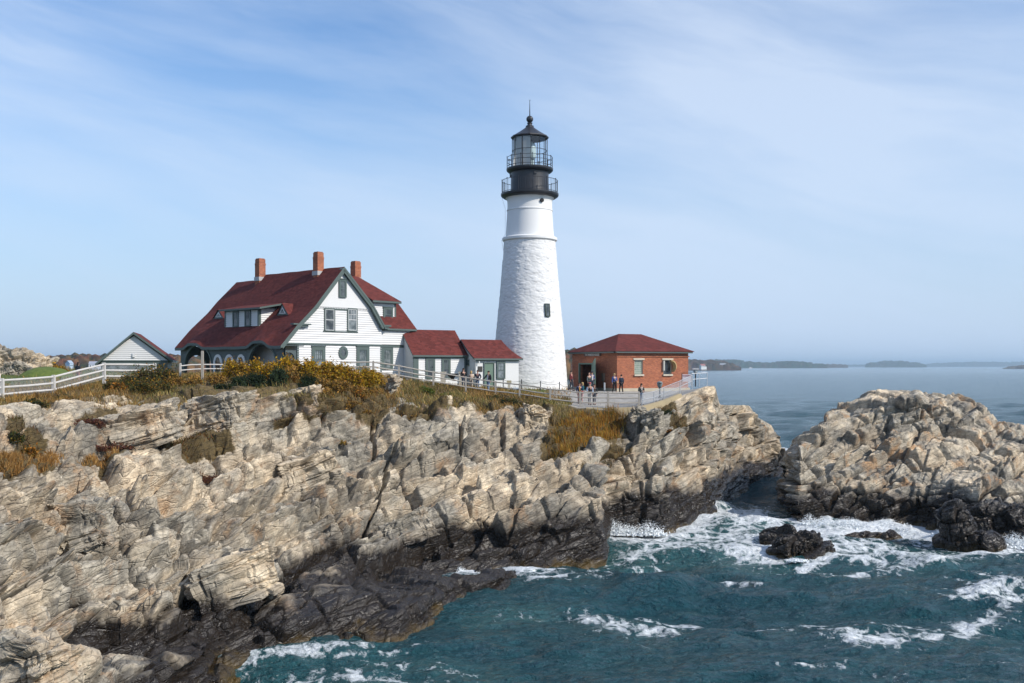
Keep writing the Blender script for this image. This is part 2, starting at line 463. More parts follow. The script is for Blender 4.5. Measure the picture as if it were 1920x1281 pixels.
def zrow(z, Y): return (HOR + (CAMZ - z) * F_PX / Y, Y)

HEAD = {
 -170: [(1520, 22), (1430, 24), (1330, 26), (1260, 28), (1180, 30), (1080, 33), (960, 37), (860, 42), (790, 48), (754, 55), zrow(11.5, 86), zrow(10.8, 150), zrow(-2, 190)],
 0:    [(1520, 22), (1420, 24), (1285, 27), (1215, 30.5), (1150, 33), (1060, 36), (960, 39.5), (870, 43.5), (775, 51), (750, 57), zrow(11.6, 86), zrow(10.8, 150), zrow(-2, 190)],
 150:  [(1480, 27), (1380, 29), (1245, 31.5), (1225, 37), (1160, 38.5), (1060, 42), (960, 45.5), (870, 50), (770, 58), (727, 65), zrow(11.7, 95), zrow(10.8, 150), zrow(-2, 190)],
 300:  [(1400, 33), (1310, 34), (1238, 35.5), (1224, 39.5), (1140, 41.5), (1050, 45), (960, 48.5), (870, 54), (760, 63), (713, 74), zrow(11.3, 98), zrow(10.8, 150), zrow(-2, 190)],
 385:  [(1330, 37), (1285, 38), (1242, 38.6), (1216, 42.5), (1130, 44.5), (1050, 48), (950, 52.5), (802, 63.4), (748, 64.6), (707, 76), zrow(11.0, 98), zrow(10.8, 150), zrow(-2, 190)],
 400:  [(1300, 38), (1228, 42), (1222, 42.2), (1210, 42.7), (1130, 44.7), (1050, 48.4), (950, 52.8), (802, 63.4), (748, 64.6), (706, 76), zrow(11.0, 98), zrow(10.8, 150), zrow(-2, 190)],
 450:  [(1300, 40), (1222, 42.5), (1185, 43.5), (1165, 45), (1110, 47), (1040, 51), (940, 55.6), (800, 63.6), (746, 65), (702, 76), zrow(10.9, 98), zrow(10.8, 150), zrow(-2, 190)],
 600:  [(1280, 42), (1200, 44.4), (1150, 46.5), (1095, 50.5), (1045, 55.5), (1000, 58), (905, 62), (800, 67.2), (748, 68.6), (699, 77), zrow(10.9, 98), zrow(10.8, 150), zrow(-2, 190)],
 750:  [(1270, 42.5), (1190, 45.2), (1130, 48), (1078, 56), (1030, 60), (980, 62), (900, 66), (830, 69), (750, 74), (711, 82), zrow(10.7, 97), zrow(10.6, 150), zrow(-2, 190)],
 870:  [(1200, 49), (1130, 51.3), (1105, 53), (1082, 57.3), (1030, 60.7), (975, 63), (900, 67), (830, 71), (765, 77), (730, 83), zrow(10.1, 92), zrow(10.2, 140), zrow(-2, 170)],
 955:  [(1180, 51), (1114, 53.3), (1096, 55), (1077, 58.2), (1020, 61.2), (960, 63.6), (893, 67.8), (827, 72.5), (773, 77.6), (741, 82.5), zrow(9.9, 92), zrow(9.8, 130), zrow(-2, 155)],
 985:  [(1160, 55), (1078, 58.2), (1070, 59.2), (1055, 60.6), (1008, 61.7), (950, 64), (890, 68), (825, 73), (777, 78), (746, 82), zrow(9.85, 92), zrow(9.8, 128), zrow(-2, 150)],
 1050: [(1140, 60), (1058, 61.3), (1040, 61.9), (1015, 62.4), (980, 63), (935, 65.5), (885, 69), (825, 74), (785, 78), (759, 80.5), zrow(9.75, 91), zrow(9.7, 125), zrow(-2, 145)],
 1133: [(1130, 62), (1048, 63), (1010, 63.4), (970, 63.8), (930, 64.6), (895, 68), (860, 72), (820, 76), (790, 78.6), (768, 79.6), zrow(9.6, 91), zrow(9.6, 120), zrow(-2, 140)],
 1143: [(1070, 71.6), (1000, 72.6), (970, 73), (940, 73.4), (910, 74), (885, 74.7), (855, 75.5), (820, 77), (792, 78.8), (768, 79.7), zrow(9.6, 91), zrow(9.6, 120), zrow(-2, 140)],
 1240: [(1060, 71.4), (1002, 72.1), (965, 72.8), (930, 73.4), (900, 74.2), (870, 75.2), (840, 76.8), (810, 78.5), (780, 80.4), (756, 82.3), zrow(9.6, 92), zrow(9.5, 116), zrow(-2, 134)],
 1322: [(1030, 78.3), (975, 78.9), (935, 79.4), (895, 80), (855, 80.6), (820, 81.2), (790, 81.9), (765, 82.6), (742, 83.4), (724, 84.5), zrow(10.0, 92), zrow(8.5, 110), zrow(-2, 124)],
 1341: [(1020, 81), (963, 82.3), (930, 82.7), (895, 83.1), (860, 83.5), (825, 83.9), (795, 84.3), (768, 84.7), (742, 85), (723, 85.6), zrow(9.8, 92), zrow(8.0, 106), zrow(-2, 120)],
 1349: [(1000, 85.6), (948, 87), (920, 87.2), (890, 87.5), (862, 87.9), (834, 88.3), (808, 88.7), (788, 89.1), (769, 89.8), (759, 91), zrow(8.3, 96), zrow(6.0, 104), zrow(-2, 112)],
 1405: [(960, 98), (914, 100), (892, 100.4), (870, 100.8), (849, 101.2), (829, 101.6), (808, 102.1), (790, 102.6), (774, 103.4), (760, 105.5), zrow(7.6, 109), zrow(5.0, 113), zrow(-2, 118)],
 1418: [(955, 99), (912, 101.2), (892, 101.6), (872, 102), (852, 102.4), (834, 102.8), (816, 103.3), (802, 103.8), (790, 104.8), (781, 106.5), zrow(6.4, 110), zrow(4.0, 114), zrow(-2, 119)],
 1448: [(945, 101), (905, 104), (888, 104.3), (872, 104.7), (856, 105.1), (842, 105.6), (828, 106.2), (816, 106.9), (806, 108), (798, 110), zrow(5.2, 112), zrow(3.0, 116), zrow(-2, 121)],
 1462: [(940, 104), (898, 107.3), (889, 107.6), (880, 108), (871, 108.4), (863, 108.9), (856, 109.5), (849, 110.2), (842, 111.2), (836, 113), zrow(2.7, 115), zrow(1.0, 118), zrow(-2, 122)],
 1480: [(930, 106), (892, 110.5), (886, 110.8), (880, 111.2), (875, 111.7), (870, 112.2), (866, 112.8), (862, 113.5), (858, 114.5), (855, 116), zrow(1.2, 118), zrow(0.0, 120), zrow(-2, 123)],
 1510: [(930, 108), (905, 111), (903, 111.4), (901, 112), (900, 112.5), (899, 113), (898, 113.5), (897, 114), (896, 115), (895, 116), zrow(-1.0, 118), zrow(-1.5, 120), zrow(-3, 123)],
}
ISLET = {
 1466: [(1010, 79), (975, 82.5), (950, 82.8), (925, 83.2), (905, 83.6), (885, 84.2), (868, 85), (856, 86.5), zrow(2.5, 92), zrow(-2, 98)],
 1476: [(1010, 77), (975, 78.9), (940, 79.6), (910, 80.3), (890, 81), (870, 82), (856, 83.4), (847, 86), zrow(3.6, 93), zrow(-2, 101)],
 1500: [(1040, 74), (986, 76), (955, 76.7), (925, 77.6), (890, 78.8), (860, 80.4), (835, 82.4), (819, 86), zrow(4.8, 95), zrow(-2, 106)],
 1543: [(1040, 74), (986, 76), (955, 77), (925, 78.5), (885, 80.6), (845, 82.6), (812, 84.8), (791, 88), zrow(6, 98), zrow(-2, 112)],
 1551: [(1040, 74), (986, 76), (955, 77), (925, 78.5), (880, 81), (838, 83.4), (800, 85.6), (766, 88), zrow(6.4, 99), zrow(-2, 112)],
 1595: [(1040, 73.6), (989, 75.3), (955, 76.4), (925, 78), (880, 80.6), (830, 83.4), (785, 86.5), (758, 90.5), zrow(7, 100), zrow(-2, 115)],
 1645: [(1040, 73.8), (986, 76), (950, 76.8), (915, 78.2), (870, 81), (808, 85.4), (758, 87.2), (737, 91.5), zrow(8, 101), zrow(-2, 116)],
 1720: [(1040, 73.8), (986, 76), (945, 76.6), (905, 77.8), (870, 80.4), (806, 85), (752, 86.2), (731, 90.5), zrow(8.4, 101), zrow(-2, 117)],
 1785: [(1050, 72), (995, 73.8), (945, 74.6), (900, 76), (865, 79.4), (808, 84.4), (756, 86), (740, 90), zrow(8, 100), zrow(-2, 116)],
 1838: [(1050, 71), (1003, 71.9), (950, 72.8), (905, 74.6), (870, 78), (835, 81.4), (800, 84.8), (750, 89), zrow(7, 99), zrow(-2, 115)],
 1870: [(1050, 71), (1003, 71.9), (955, 73), (910, 75), (875, 78), (845, 80.6), (820, 83), (790, 87), zrow(6, 97), zrow(-2, 113)],
 1940: [(1050, 71), (1003, 71.9), (955, 73), (915, 75), (885, 77.4), (860, 79.6), (835, 82), (805, 86), zrow(5, 95), zrow(-2, 110)],
 2060: [(1060, 70), (1003, 71.9), (970, 73), (950, 74), (930, 75.4), (915, 77), (900, 79), (885, 82), zrow(2, 88), zrow(-2, 98)],
 2110: [(1060, 70), (1020, 74), (1018, 75), (1016, 76), (1014, 77), (1012, 78), (1010, 79), (1008, 80), zrow(-1, 86), zrow(-3, 95)],
}

def rock_sheet(name, ctrl, u0, u1, du, xs, mat, seed, amp_row, amp_scale=1.0, extra=None, levels=None, lift=None, rough=.24, calm=None, ledges=None):
    us = np.arange(u0, u1, du)
    V, Y = loft(ctrl, us, len(xs), xs)
    U = np.repeat(us[None, :], len(xs), 0)
    V = smooth(V, it=3); Y = smooth(Y, it=3)
    P = np.stack([(U - CX) / F_PX * Y, Y, CAMZ - (V - HOR) / F_PX * Y], 2)
    if lift is not None: P[:, :, 2] += smooth(lift(U, np.repeat(xs[:, None], len(us), 1)), it=6)
    Ps = np.stack([smooth(P[:, :, i], it=25) for i in range(3)], 2)
    N = grid_normals(Ps); N = np.stack([smooth(N[:, :, i], it=30) for i in range(3)], 2)
    N /= (np.linalg.norm(N, axis=2, keepdims=True) + 1e-9)
    amp = np.interp(xs, *amp_row)[:, None] * np.ones_like(U) * amp_scale
    pf = P.reshape(-1, 3)
    if calm is not None: amp = amp * calm(U, np.repeat(xs[:, None], len(us), 1))
    kw = {'levels': levels} if levels else {}
    kw['rough'] = rough
    d = rock_disp(pf, seed, **kw)
    d = smooth(d.reshape(U.shape), it=1).ravel()
    fl = amp.ravel()
    P2 = pf + N.reshape(-1, 3) * (d * fl)[:, None]
    if ledges is not None:
        tz = smooth(terrace(pf, ledges[0], seed + 400).reshape(U.shape), it=1) * np.interp(xs, *ledges[1])[:, None]
        P2[:, 2] += tz.ravel(); P2[:, 1] -= .25 * tz.ravel()
        P2 -= N.reshape(-1, 3) * fissures(U, V).ravel()[:, None]
    w = (np.stack([vnoise(pf, 6.0, seed + 5, 3), vnoise(pf, 6.0, seed + 6, 3), vnoise(pf, 6.0, seed + 7, 3)], 1) * 1.1 + pf) @ STRATA
    ID = cells(w / (1.5 * np.array((1.7, 1.0, 0.55))), seed + 900)[2]
    attrs = {'block': ('POINT', rnd(ID, 7))}
    if extra: attrs.update(extra(U.ravel(), V.ravel(), Y.ravel(), np.repeat(xs[:, None], len(us), 1).ravel(), pf))
    o = np_mesh(name, P2, grid_quads(len(xs), len(us)), mat, False, attrs)
    return o, P2.reshape(len(xs), len(us), 3), U, V, attrs

def blob(U, V, cu, cv, ru, rv, s=1.0):
    return np.clip(1.6 - np.sqrt(((U - cu) / ru) ** 2 + ((V - cv) / rv) ** 2) * 1.1, 0, 1) * s

VEG_SPOTS = [(40, 868, 75, 20), (185, 857, 45, 8), (360, 832, 80, 20), (205, 790, 55, 24), (1100, 800, 75, 42), (1045, 832, 30, 26), (640, 745, 110, 28),
             (1115, 873, 26, 8), (1245, 765, 26, 14), (1275, 788, 20, 10), (1165, 836, 22, 10), (560, 790, 60, 12), (790, 770, 50, 14), (60, 830, 30, 14), (30, 800, 26, 12), (690, 770, 40, 22)]
FISSURES = [([(-20, 900), (60, 935), (130, 958)], 6, 1.1), ([(200, 868), (245, 920), (300, 988)], 9, 1.5), ([(330, 803), (395, 832), (480, 852)], 6, .9), ([(455, 965), (560, 905), (640, 852)], 6, 1.0),
            ([(552, 850), (606, 896), (655, 928)], 9, 1.5), ([(686, 1010), (700, 960), (732, 858)], 4, 1.3), ([(730, 1010), (800, 962), (905, 905)], 5, 1.0), ([(359, 742), (362, 802)], 4, 1.2), ([(470, 750), (476, 806)], 5, 1.2),
            ([(700, 788), (705, 852)], 4, 1.2), ([(860, 796), (863, 845)], 4, 1.2), ([(940, 796), (946, 835)], 5, 1.0), ([(330, 1028), (352, 1060), (366, 1110)], 7, 1.3), ([(140, 1022), (230, 1052), (332, 1118)], 6, 1.1), ([(-20, 1112), (120, 1092), (220, 1132)], 6, 1.1),
            ([(620, 962), (720, 932), (835, 900)], 4, .8), ([(1000, 902), (1080, 882), (1152, 842)], 5, .9), ([(60, 1010), (180, 985), (300, 1010), (420, 1005)], 6, 1.0), ([(240, 930), (330, 905), (420, 915)], 6, .9), ([(880, 890), (960, 860), (1050, 850)], 4, .7), ([(800, 1000), (880, 980), (960, 930)], 4, .8)]
def fissures(U, V):
    """depth of the open joints that cross the ledges"""
    out = np.zeros_like(U)
    jig = 6 * vnoise(np.stack([U.ravel() / 22, V.ravel() / 22, 0 * U.ravel()], 1), 1.0, 77, 3).reshape(U.shape)
    for pts, w, dp in FISSURES:
        for (ax, ay), (bx, by) in zip(pts[:-1], pts[1:]):
            dx, dy = bx - ax, by - ay
            t = np.clip(((U - ax) * dx + (V - ay) * dy) / (dx * dx + dy * dy), 0, 1)
            d = np.abs(np.hypot(U - ax - t * dx, V - ay - t * dy) + jig * .5)
            out = np.maximum(out, dp * np.clip(1.25 - d / w, 0, 1))
    return out
def head_cover(U, V, Y, T, P):
    veg = np.interp(T - np.clip((330 - U) / 200, 0, 1) * .42, (7.75, 8.15, 9.0, 9.4), (0, 0.75, 1.0, 1.0))
    veg = veg * np.where(U < 1075, 1, np.clip((1110 - U) / 40, 0, 1))
    for s in VEG_SPOTS: veg = np.maximum(veg, blob(U, V, *s))
    lawn = np.interp(T, (9.15, 9.6), (0, 1)) * np.where(U < 1030, 1, 0.0) * np.clip((1350 - U) / 10, 0, 1)
    pave = np.interp(T, (8.92, 9.0), (0, 1)) * np.clip((U - 1020) / 30, 0, 1) * np.clip((1335 - U) / 8, 0, 1)
    return {'veg': ('POINT', veg), 'lawn': ('POINT', lawn * (1 - pave)), 'pave': ('POINT', pave)}

xs_h = np.concatenate([np.linspace(0, 1, 16)[:-1], np.linspace(1, 8, 400)[:-1], np.linspace(8, 9, 50)[:-1], np.linspace(9, 12, 50)])
head, HP, HU, HV, HA = rock_sheet('rocky_headland', HEAD, -170, 1511, 1.9, xs_h, M_ROCK, 3,
    ((0, 1, 3, 4.2, 5.5, 7.6, 8.2, 8.9, 9.05, 12), (0.4, 0.4, 0.42, 0.85, 1.0, 1.0, 0.6, 0.12, 0.03, 0.0)), 1.0, head_cover,
    lift=lambda U, T: 0.42 * np.interp(T, (1.05, 1.4, 2.2, 2.75), (0, 1, 1, 0)) * np.interp(U, (430, 520, 700, 950, 974), (0, .7, 1, 2.0, 0)) + .55 * np.exp(-((U - 405) / 45.0) ** 2) * np.interp(T, (1.6, 2.2, 3.6, 4.2), (0, 1, 1, 0)),
    ledges=(1.7, ((2.8, 3.8, 7.4, 8.2), (0, 1, 1, 0))),
    calm=lambda U, T: 1 - .6 * np.exp(-((U - 1338) / 26.0) ** 2) * np.clip((T - 5) / 1.5, 0, 1))
tag(head, 'rocky headland of broken tan and grey ledges with a black tide line', None, None, 'structure')
xs_i = np.concatenate([np.linspace(0, 1, 12)[:-1], np.linspace(1, 7, 330)[:-1], np.linspace(7, 9, 60)])
islet, IP, IU, IV, IA = rock_sheet('rocky_islet', ISLET, 1466, 2111, 1.9, xs_i, M_ISLET, 41,
    ((0, 1, 5.5, 6.6, 9), (0.7, 1.0, 0.95, 0.6, 0.5)), 1.0, rough=.14)
tag(islet, 'high rocky islet across the narrow channel', None, None, 'structure')

def ground_z(x, y):
    """height of the headland sheet near (x, y)"""
    G = HP[:, :, :2]
    d = (G[:, :, 0] - x) ** 2 + (G[:, :, 1] - y) ** 2
    i = np.unravel_index(np.argmin(d), d.shape)
    return float(HP[i][2])

# ---------------------------------------------------------------- separate wave-washed rocks
def ico(n):
    bm = bmesh.new(); bmesh.ops.create_icosphere(bm, subdivisions=n, radius=1.0)
    V = np.array([v.co[:] for v in bm.verts]); Fc = np.array([[v.index for v in f.verts] for f in bm.faces]); bm.free()
    return V, Fc
ICO6 = ico(6)
def boulder(name, c, r, rz, mat, seed, amp=1.0, power=0.7, label=None, cat='rock', group=None, lean=(0, 0)):
    V, Fc = ICO6
    S = np.sign(V) * np.abs(V) ** power
    S = S / np.linalg.norm(S, axis=1, keepdims=True) ** 0.55
    P = S * np.array(r)
    P[:, 0] += P[:, 2] * lean[0]; P[:, 1] += P[:, 2] * lean[1]
    a = R(rz); Rm = np.array([[math.cos(a), -math.sin(a), 0], [math.sin(a), math.cos(a), 0], [0, 0, 1]])
    P = P @ Rm.T + np.array(c); N = V @ Rm.T
    d = rock_disp(P, seed, levels=((2.6, 1.6, 1.1, .50, .14), (1.0, .7, .42, .16, .07), (.42, .28, .18, .05, .05)), rough=.08)
    P = P + N * (d * amp)[:, None]
    ID = cells((P @ STRATA) / 1.2, seed + 900)[2]
    o = np_mesh(name, P - np.array(c), Fc, mat, False, {'block': ('POINT', rnd(ID, 7))})
    o.location = c
    return tag(o, label, cat, group)
p = at(1500, 1046, 63.5); boulder('sea_rock', (p.x + .2, 64.6, -0.1), (2.1, 1.5, 1.55), 20, M_SEAROCK, 71, 0.8, label='low black sea rock standing alone in the white surf of the channel')
p = at(1462, 1015, 68); boulder('sea_rock', (p.x, 68.0, -0.1), (1.3, 1.3, 1.0), 50, M_SEAROCK, 72, 0.7, label='smaller black rock just behind and left of the lone sea rock')
p = at(1812, 1030, 66.5); boulder('sea_rock', (p.x, 68.2, 0.6), (1.1, 1.5, 1.9), 10, M_SEAROCK, 73, 0.7, label='upright brown-footed block of wet rock at the islet\'s foot')
p = at(1885, 1010, 69); boulder('sea_rock', (p.x + .4, 70.6, 0.7), (2.2, 1.5, 1.8), -15, M_SEAROCK, 74, 0.8, label='broad dark wet rock at the islet\'s foot, right of the upright block')
p = at(1855, 1025, 66.5); boulder('sea_rock', (p.x, 67.0, -0.1), (1.1, 0.9, 0.9), -15, M_SEAROCK, 75, 0.5, label='small wet rock lying between the upright block and the broad dark rock')
p = at(1620, 1000, 73); boulder('sea_rock', (p.x, 71.4, -0.75), (2.4, 0.9, 1.15), 5, M_SEAROCK, 76, 0.5, label='flat washed rock awash in the surf below the islet')

def block(name, u, v, Y, r, rot, mat, seed, label, group=None, power=0.42, amp=0.6):
    """one big angular block of the bedrock, its top bedding plane tilted by rot (degrees about x, y, z)"""
    V, Fc = ICO6
    S = np.sign(V) * np.abs(V) ** power
    S = S / np.max(np.abs(S), axis=1, keepdims=True) * 0.75 + S * 0.25
    Rm = np.array(Matrix.Rotation(R(rot[2]), 3, 'Z') @ Matrix.Rotation(R(rot[1]), 3, 'Y') @ Matrix.Rotation(R(rot[0]), 3, 'X'))
    c = np.array(at(u, v, Y))
    rr = np.random.RandomState(seed); sk = rr.uniform(-.18, .18, 6)
    S = S * (1 + np.stack([sk[0] * S[:, 1], sk[1] * S[:, 2], sk[2] * S[:, 0]], 1))
    P = (S * np.array(r)) @ Rm.T + c; N = V @ Rm.T
    P = P + N * (rock_disp(P, seed, levels=((2.2, 1.3, .8, .36, .10), (.9, .55, .32, .20, .07), (.38, .25, .14, .08, .05)), rough=.12) * amp)[:, None]
    ID = cells((P @ STRATA) / 1.2, seed + 900)[2]
    o = np_mesh(name, P - c, Fc, mat, False, {'block': ('POINT', 0.35 + 0.6 * rnd(ID, 7))})
    o.location = c
    return tag(o, label, 'boulder', group)
block('boulder', 428, 1092, 46.0, (1.75, 1.7, 1.15), (-14, -16, 32), M_ROCK, 201, 'big pale slab with a squared end tilted above the dark ledges')
block('boulder', 765, 995, 60.6, (1.35, .6, .9), (-20, -20, 20), M_ROCK, 202, 'pale kite-shaped slab leaning at the edge of the black tide rocks')
block('boulder', 150, 992, 44.4, (1.25, 1.2, .95), (-8, -12, 12), M_ROCK, 203, 'ochre-stained squared block on the grey ledges at far left')
block('boulder', 415, 778, 64.6, (2.0, 1.5, 1.25), (4, -8, -10), M_ROCK, 204, 'large square-faced crag under the dark green junipers')
block('boulder', 560, 766, 69, (1.6, 1.4, 1.1), (0, -14, 8), M_ROCK, 205, 'broken crag below the juniper bushes, right of the square-faced crag')
block('boulder', 735, 724, 76.5, (.34, .5, .8), (10, 30, -18), M_ROCK, 206, 'narrow leaning rock standing up out of the brown grass')
block('boulder', 262, 806, 57.0, (2.2, 1.6, 1.0), (0, -16, 14), M_ROCK, 207, 'long tilted rock with a dark hollow face among the reddish brush')
block('boulder', 1000, 790, 76.5, (.9, .8, 1.2), (0, 8, 25), M_ROCK, 208, 'upright grey crag beside the tall orange grass')
block('boulder', 60, 1255, 27.6, (1.0, .9, .8), (-8, 14, -14), M_ROCK, 209, 'rounded pale foreground rock with warm tan stripes')
block('boulder', 1195, 778, 78.8, (.62, .5, .62), (8, 12, 15), M_ROCK, 210, 'squat grey boulder below the concrete terrace edge')
block('boulder', 1222, 783, 78.4, (.72, .5, .5), (8, -12, -15), M_ROCK, 211, 'pale cracked boulder under the terrace, right of the squat grey one')
block('boulder', 575, 885, 61.5, (1.7, .9, 1.0), (-6, -18, 30), M_ROCK, 212, 'dark-faced angular outcrop in the middle of the grey slope')
# ---------------------------------------------------------------- sea
def water_material():
    m, n, b = new_mat('sea water')
    pos = n.new('ShaderNodeNewGeometry').outputs['Position']
    foam = n.new('ShaderNodeAttribute', attribute_name='foam').outputs['Fac']
    aer = n.new('ShaderNodeAttribute', attribute_name='aerated').outputs['Fac']
    p2 = n.mapping(pos, (1, 0.75, 1), (0, 0, R(8)))
    wv = n.mix(0.35, p2, n.new('ShaderNodeTexNoise', inp={'Scale': 0.9, 'Detail': 5.0, 'Vector': p2}).outputs['Color'])
    n1 = n.noise(wv, 1.1, 9, 0.68, 1.2)
    vo = n.new('ShaderNodeTexVoronoi', feature='DISTANCE_TO_EDGE', inp={'Scale': 1.5}); n.lk(wv, vo.inputs['Vector'])
    web = n.ramp(vo.outputs[0], ((0.0, 0.16), (0.16, -0.0)))
    n2 = n.noise(wv, 4.2, 9, 0.74, 0.6)
    f = n.math('ADD', foam, n.math('MULTIPLY', n.math('SUBTRACT', n1, 0.5), 1.5))
    f = n.math('ADD', f, n.math('MULTIPLY', n.math('SUBTRACT', n2, 0.5), 1.5))
    f = n.math('ADD', f, n.math('MULTIPLY', web, n.math('MULTIPLY', foam, 3.0)))
    fm = n.ramp(f, ((0.55, 0.0), (0.72, 0.62), (0.95, 1.0)))
    deep = n.mix(n.noise(pos, 0.07, 4, 0.6), (0.010, 0.047, 0.070), (0.012, 0.074, 0.082))
    body = n.mix(aer, deep, (0.035, 0.125, 0.125))
    c = n.mix(fm, body, (0.80, 0.84, 0.86))
    n.lk(c, b.inputs['Base Color'])
    n.lk(n.math('ADD', 0.13, n.math('MULTIPLY', fm, 0.6)), b.inputs['Roughness'])
    b.inputs['IOR'].default_value = 1.33
    rip = n.noise(n.mapping(pos, (1, 1.7, 1), (0, 0, R(10))), 2.6, 5, 0.6, 0.4)
    mid = n.noise(n.mapping(pos, (1, 2.2, 1), (0, 0, R(-6)), (5, 9, 0)), 0.55, 6, 0.6, 0.3)
    big = n.noise(n.mapping(pos, (1, 2.6, 1), (0, 0, R(4)), (2, 1, 0)), 0.11, 6, 0.62, 0.3)
    chop = n.new('ShaderNodeAttribute', attribute_name='chop').outputs['Fac']
    nrm = n.bump(n.math('MULTIPLY', chop, n.math('ADD', n.math('MULTIPLY', mid, 1.9), n.math('ADD', n.math('MULTIPLY', rip, 1.1), n.math('MULTIPLY', big, 1.6)))), 0.9, 0.5)
    nrm = n.bump(n.math('MULTIPLY', fm, n.noise(pos, 9, 4, 0.7)), 0.5, 0.06, nrm)
    n.lk(nrm, b.inputs['Normal'])
    return m
M_SEA = water_material()

wu = np.arange(-420, 2720, 4.4)
near_v = np.arange(1420, 800, -1.7); mid_v = np.arange(800, 700, -1.0); far_v = np.array([698, 696, 694, 692.5, 691, 690, 689, 688.2, 687.6, 687.2, 686.9])
wvv = np.concatenate([near_v, mid_v, far_v])
WY = CAMZ * F_PX / (wvv - HOR)
U = np.repeat(wu[None, :], len(wvv), 0); V = np.repeat(wvv[:, None], len(wu), 1); Yg = np.repeat(WY[:, None], len(wu), 1)
X = (U - CX) / F_PX * Yg
x, y, u_, v_ = X.ravel(), Yg.ravel(), U.ravel(), V.ravel()
rg = np.random.RandomState(5)
Z = np.zeros_like(x)
row_dy = np.abs(np.gradient(WY))[:, None].repeat(len(wu), 1).ravel()
gust = 0.75 + 0.5 * vnoise(np.stack([x, y, 0 * x], 1), 14.0, 77, 3)
wx = 0.9 * vnoise(np.stack([x, y, 0 * x], 1), 3.2, 61, 3); wy = 0.9 * vnoise(np.stack([x, y, 0 * x], 1), 3.2, 62, 3)
for i in range(90):
    L = 0.5 * (1.045 ** i) * rg.uniform(.9, 1.1)
    a = R(258 + rg.normal(0, 34)); k = 2 * math.pi / L
    A = 0.0165 * L ** 0.72 * rg.uniform(.5, 1.3)
    fade = np.clip((L / np.maximum(row_dy, 0.02) - 2.2) / 2.5, 0, 1)
    ph = k * ((x + wx) * math.cos(a) + (y + wy) * math.sin(a)) + rg.uniform(0, 6.28)
    Z += A * fade * (1.3 - 2.05 * np.abs(np.sin(ph / 2)))
Z *= gust * 0.95 * (1 - .55 * np.clip(1 - np.sqrt(((u_ - 900) / 260) ** 2 + ((v_ - 1095) / 70) ** 2), 0, 1) ** .5)
Z = np.clip(Z - Z[y < 120].mean(), -0.9, 0.9)
# foam cover: where it lies on the water (kept with the water surface)
foam = np.zeros_like(x); aer = np.zeros_like(x)
def streak(pts, w, s=1.0, ae=0.0):
    global foam, aer
    for (a, b) in zip(pts[:-1], pts[1:]):
        ax, ay = a; bx, by = b
        dx, dy = (bx - ax), (by - ay)
        t = np.clip(((u_ - ax) * dx + (v_ - ay) * 9 * dy * 1.0) / (dx * dx + 9 * dy * dy + 1e-6), 0, 1)
        d = np.sqrt(((u_ - ax - t * dx) / 2.6) ** 2 + (v_ - ay - t * dy) ** 2)
        g = np.maximum(np.clip(1 - d / w, 0, 1) ** 0.8, 0.62 * np.clip(1 - d / (w * 2.6), 0, 1))
        foam = np.maximum(foam, g * s); aer = np.maximum(aer, np.clip(1.25 - d / (w * 1.5), 0, 1) * ae)
# surf in the channel and round the rocks
streak([(1140, 1000), (1200, 1005), (1260, 1000), (1330, 975)], 24, 0.72, 0.6)
streak([(1180, 1040), (1300, 1015), (1420, 985)], 26, 0.55, 0.9)
streak([(1340, 965), (1420, 965), (1470, 1000)], 15, 0.7, 0.5)
streak([(1390, 1040), (1450, 1040)], 20, 0.66, 0.8)
streak([(1310, 1000), (1420, 1020), (1440, 1045)], 22, 0.66, 0.7)
streak([(1510, 985), (1560, 1005), (1660, 985), (1740, 995), (1780, 1010)], 22, 0.85, 0.6)
streak([(1560, 1030), (1640, 1022), (1700, 1040), (1780, 1045)], 24, 0.62, 0.5)
streak([(1500, 1062), (1570, 1045), (1650, 1055)], 10, 0.62, 0.3)
streak([(1790, 1040), (1870, 1030), (1960, 1025)], 14, 0.80, 0.3)
streak([(1560, 1075), (1660, 1065), (1760, 1060)], 12, 0.52, 0.2)
foam *= 1.28
# streaks drifting on the open water
streak([(1230, 1078), (1300, 1080), (1370, 1090), (1430, 1102)], 8, 0.62)
streak([(1095, 1155), (1130, 1170), (1200, 1172), (1260, 1180)], 19, 0.66, 0.2)
streak([(1180, 1150), (1290, 1155), (1420, 1165), (1540, 1168), (1620, 1165)], 12, 0.58)
streak([(1480, 1160), (1600, 1168), (1700, 1165)], 10, 0.5)
streak([(1600, 1203), (1690, 1205), (1790, 1185), (1870, 1150), (1930, 1128)], 18, 0.66)
streak([(1810, 1122), (1870, 1122), (1960, 1140), (2050, 1150)], 15, 0.66)
streak([(1810, 1068), (1860, 1078), (1930, 1080)], 7, 0.6)
streak([(1760, 1080), (1800, 1095)], 6, 0.5)
streak([(1490, 1260), (1600, 1265), (1700, 1280)], 9, 0.45)
streak([(1880, 1255), (1930, 1262)], 9, 0.5)
# wash along the ledges at lower left
streak([(395, 1240), (450, 1232), (530, 1225), (620, 1215), (690, 1208)], 15, 0.66, 0.5)
streak([(420, 1270), (520, 1260), (640, 1252), (760, 1262)], 26, 0.60, 0.4)
streak([(700, 1235), (800, 1240), (900, 1262)], 24, 0.50, 0.5)
streak([(900, 1160), (1010, 1150)], 14, 0.42, 0.6)
streak([(560, 1285), (700, 1280), (830, 1268)], 14, 0.5, 0.3)
streak([(640, 1225), (720, 1215), (800, 1200)], 9, 0.5, 0.2)
streak([(810, 1078), (850, 1074), (880, 1078)], 8, 0.95, 0.4)
streak([(880, 1078), (950, 1080), (1000, 1078), (1060, 1072), (1120, 1062)], 10, 0.62, 0.2)
streak([(1000, 1100), (1050, 1095)], 7, 0.5)
streak([(1140, 1050), (1180, 1060), (1240, 1058)], 10, 0.5, 0.5)
streak([(1440, 842), (1500, 846)], 5, 0.8)
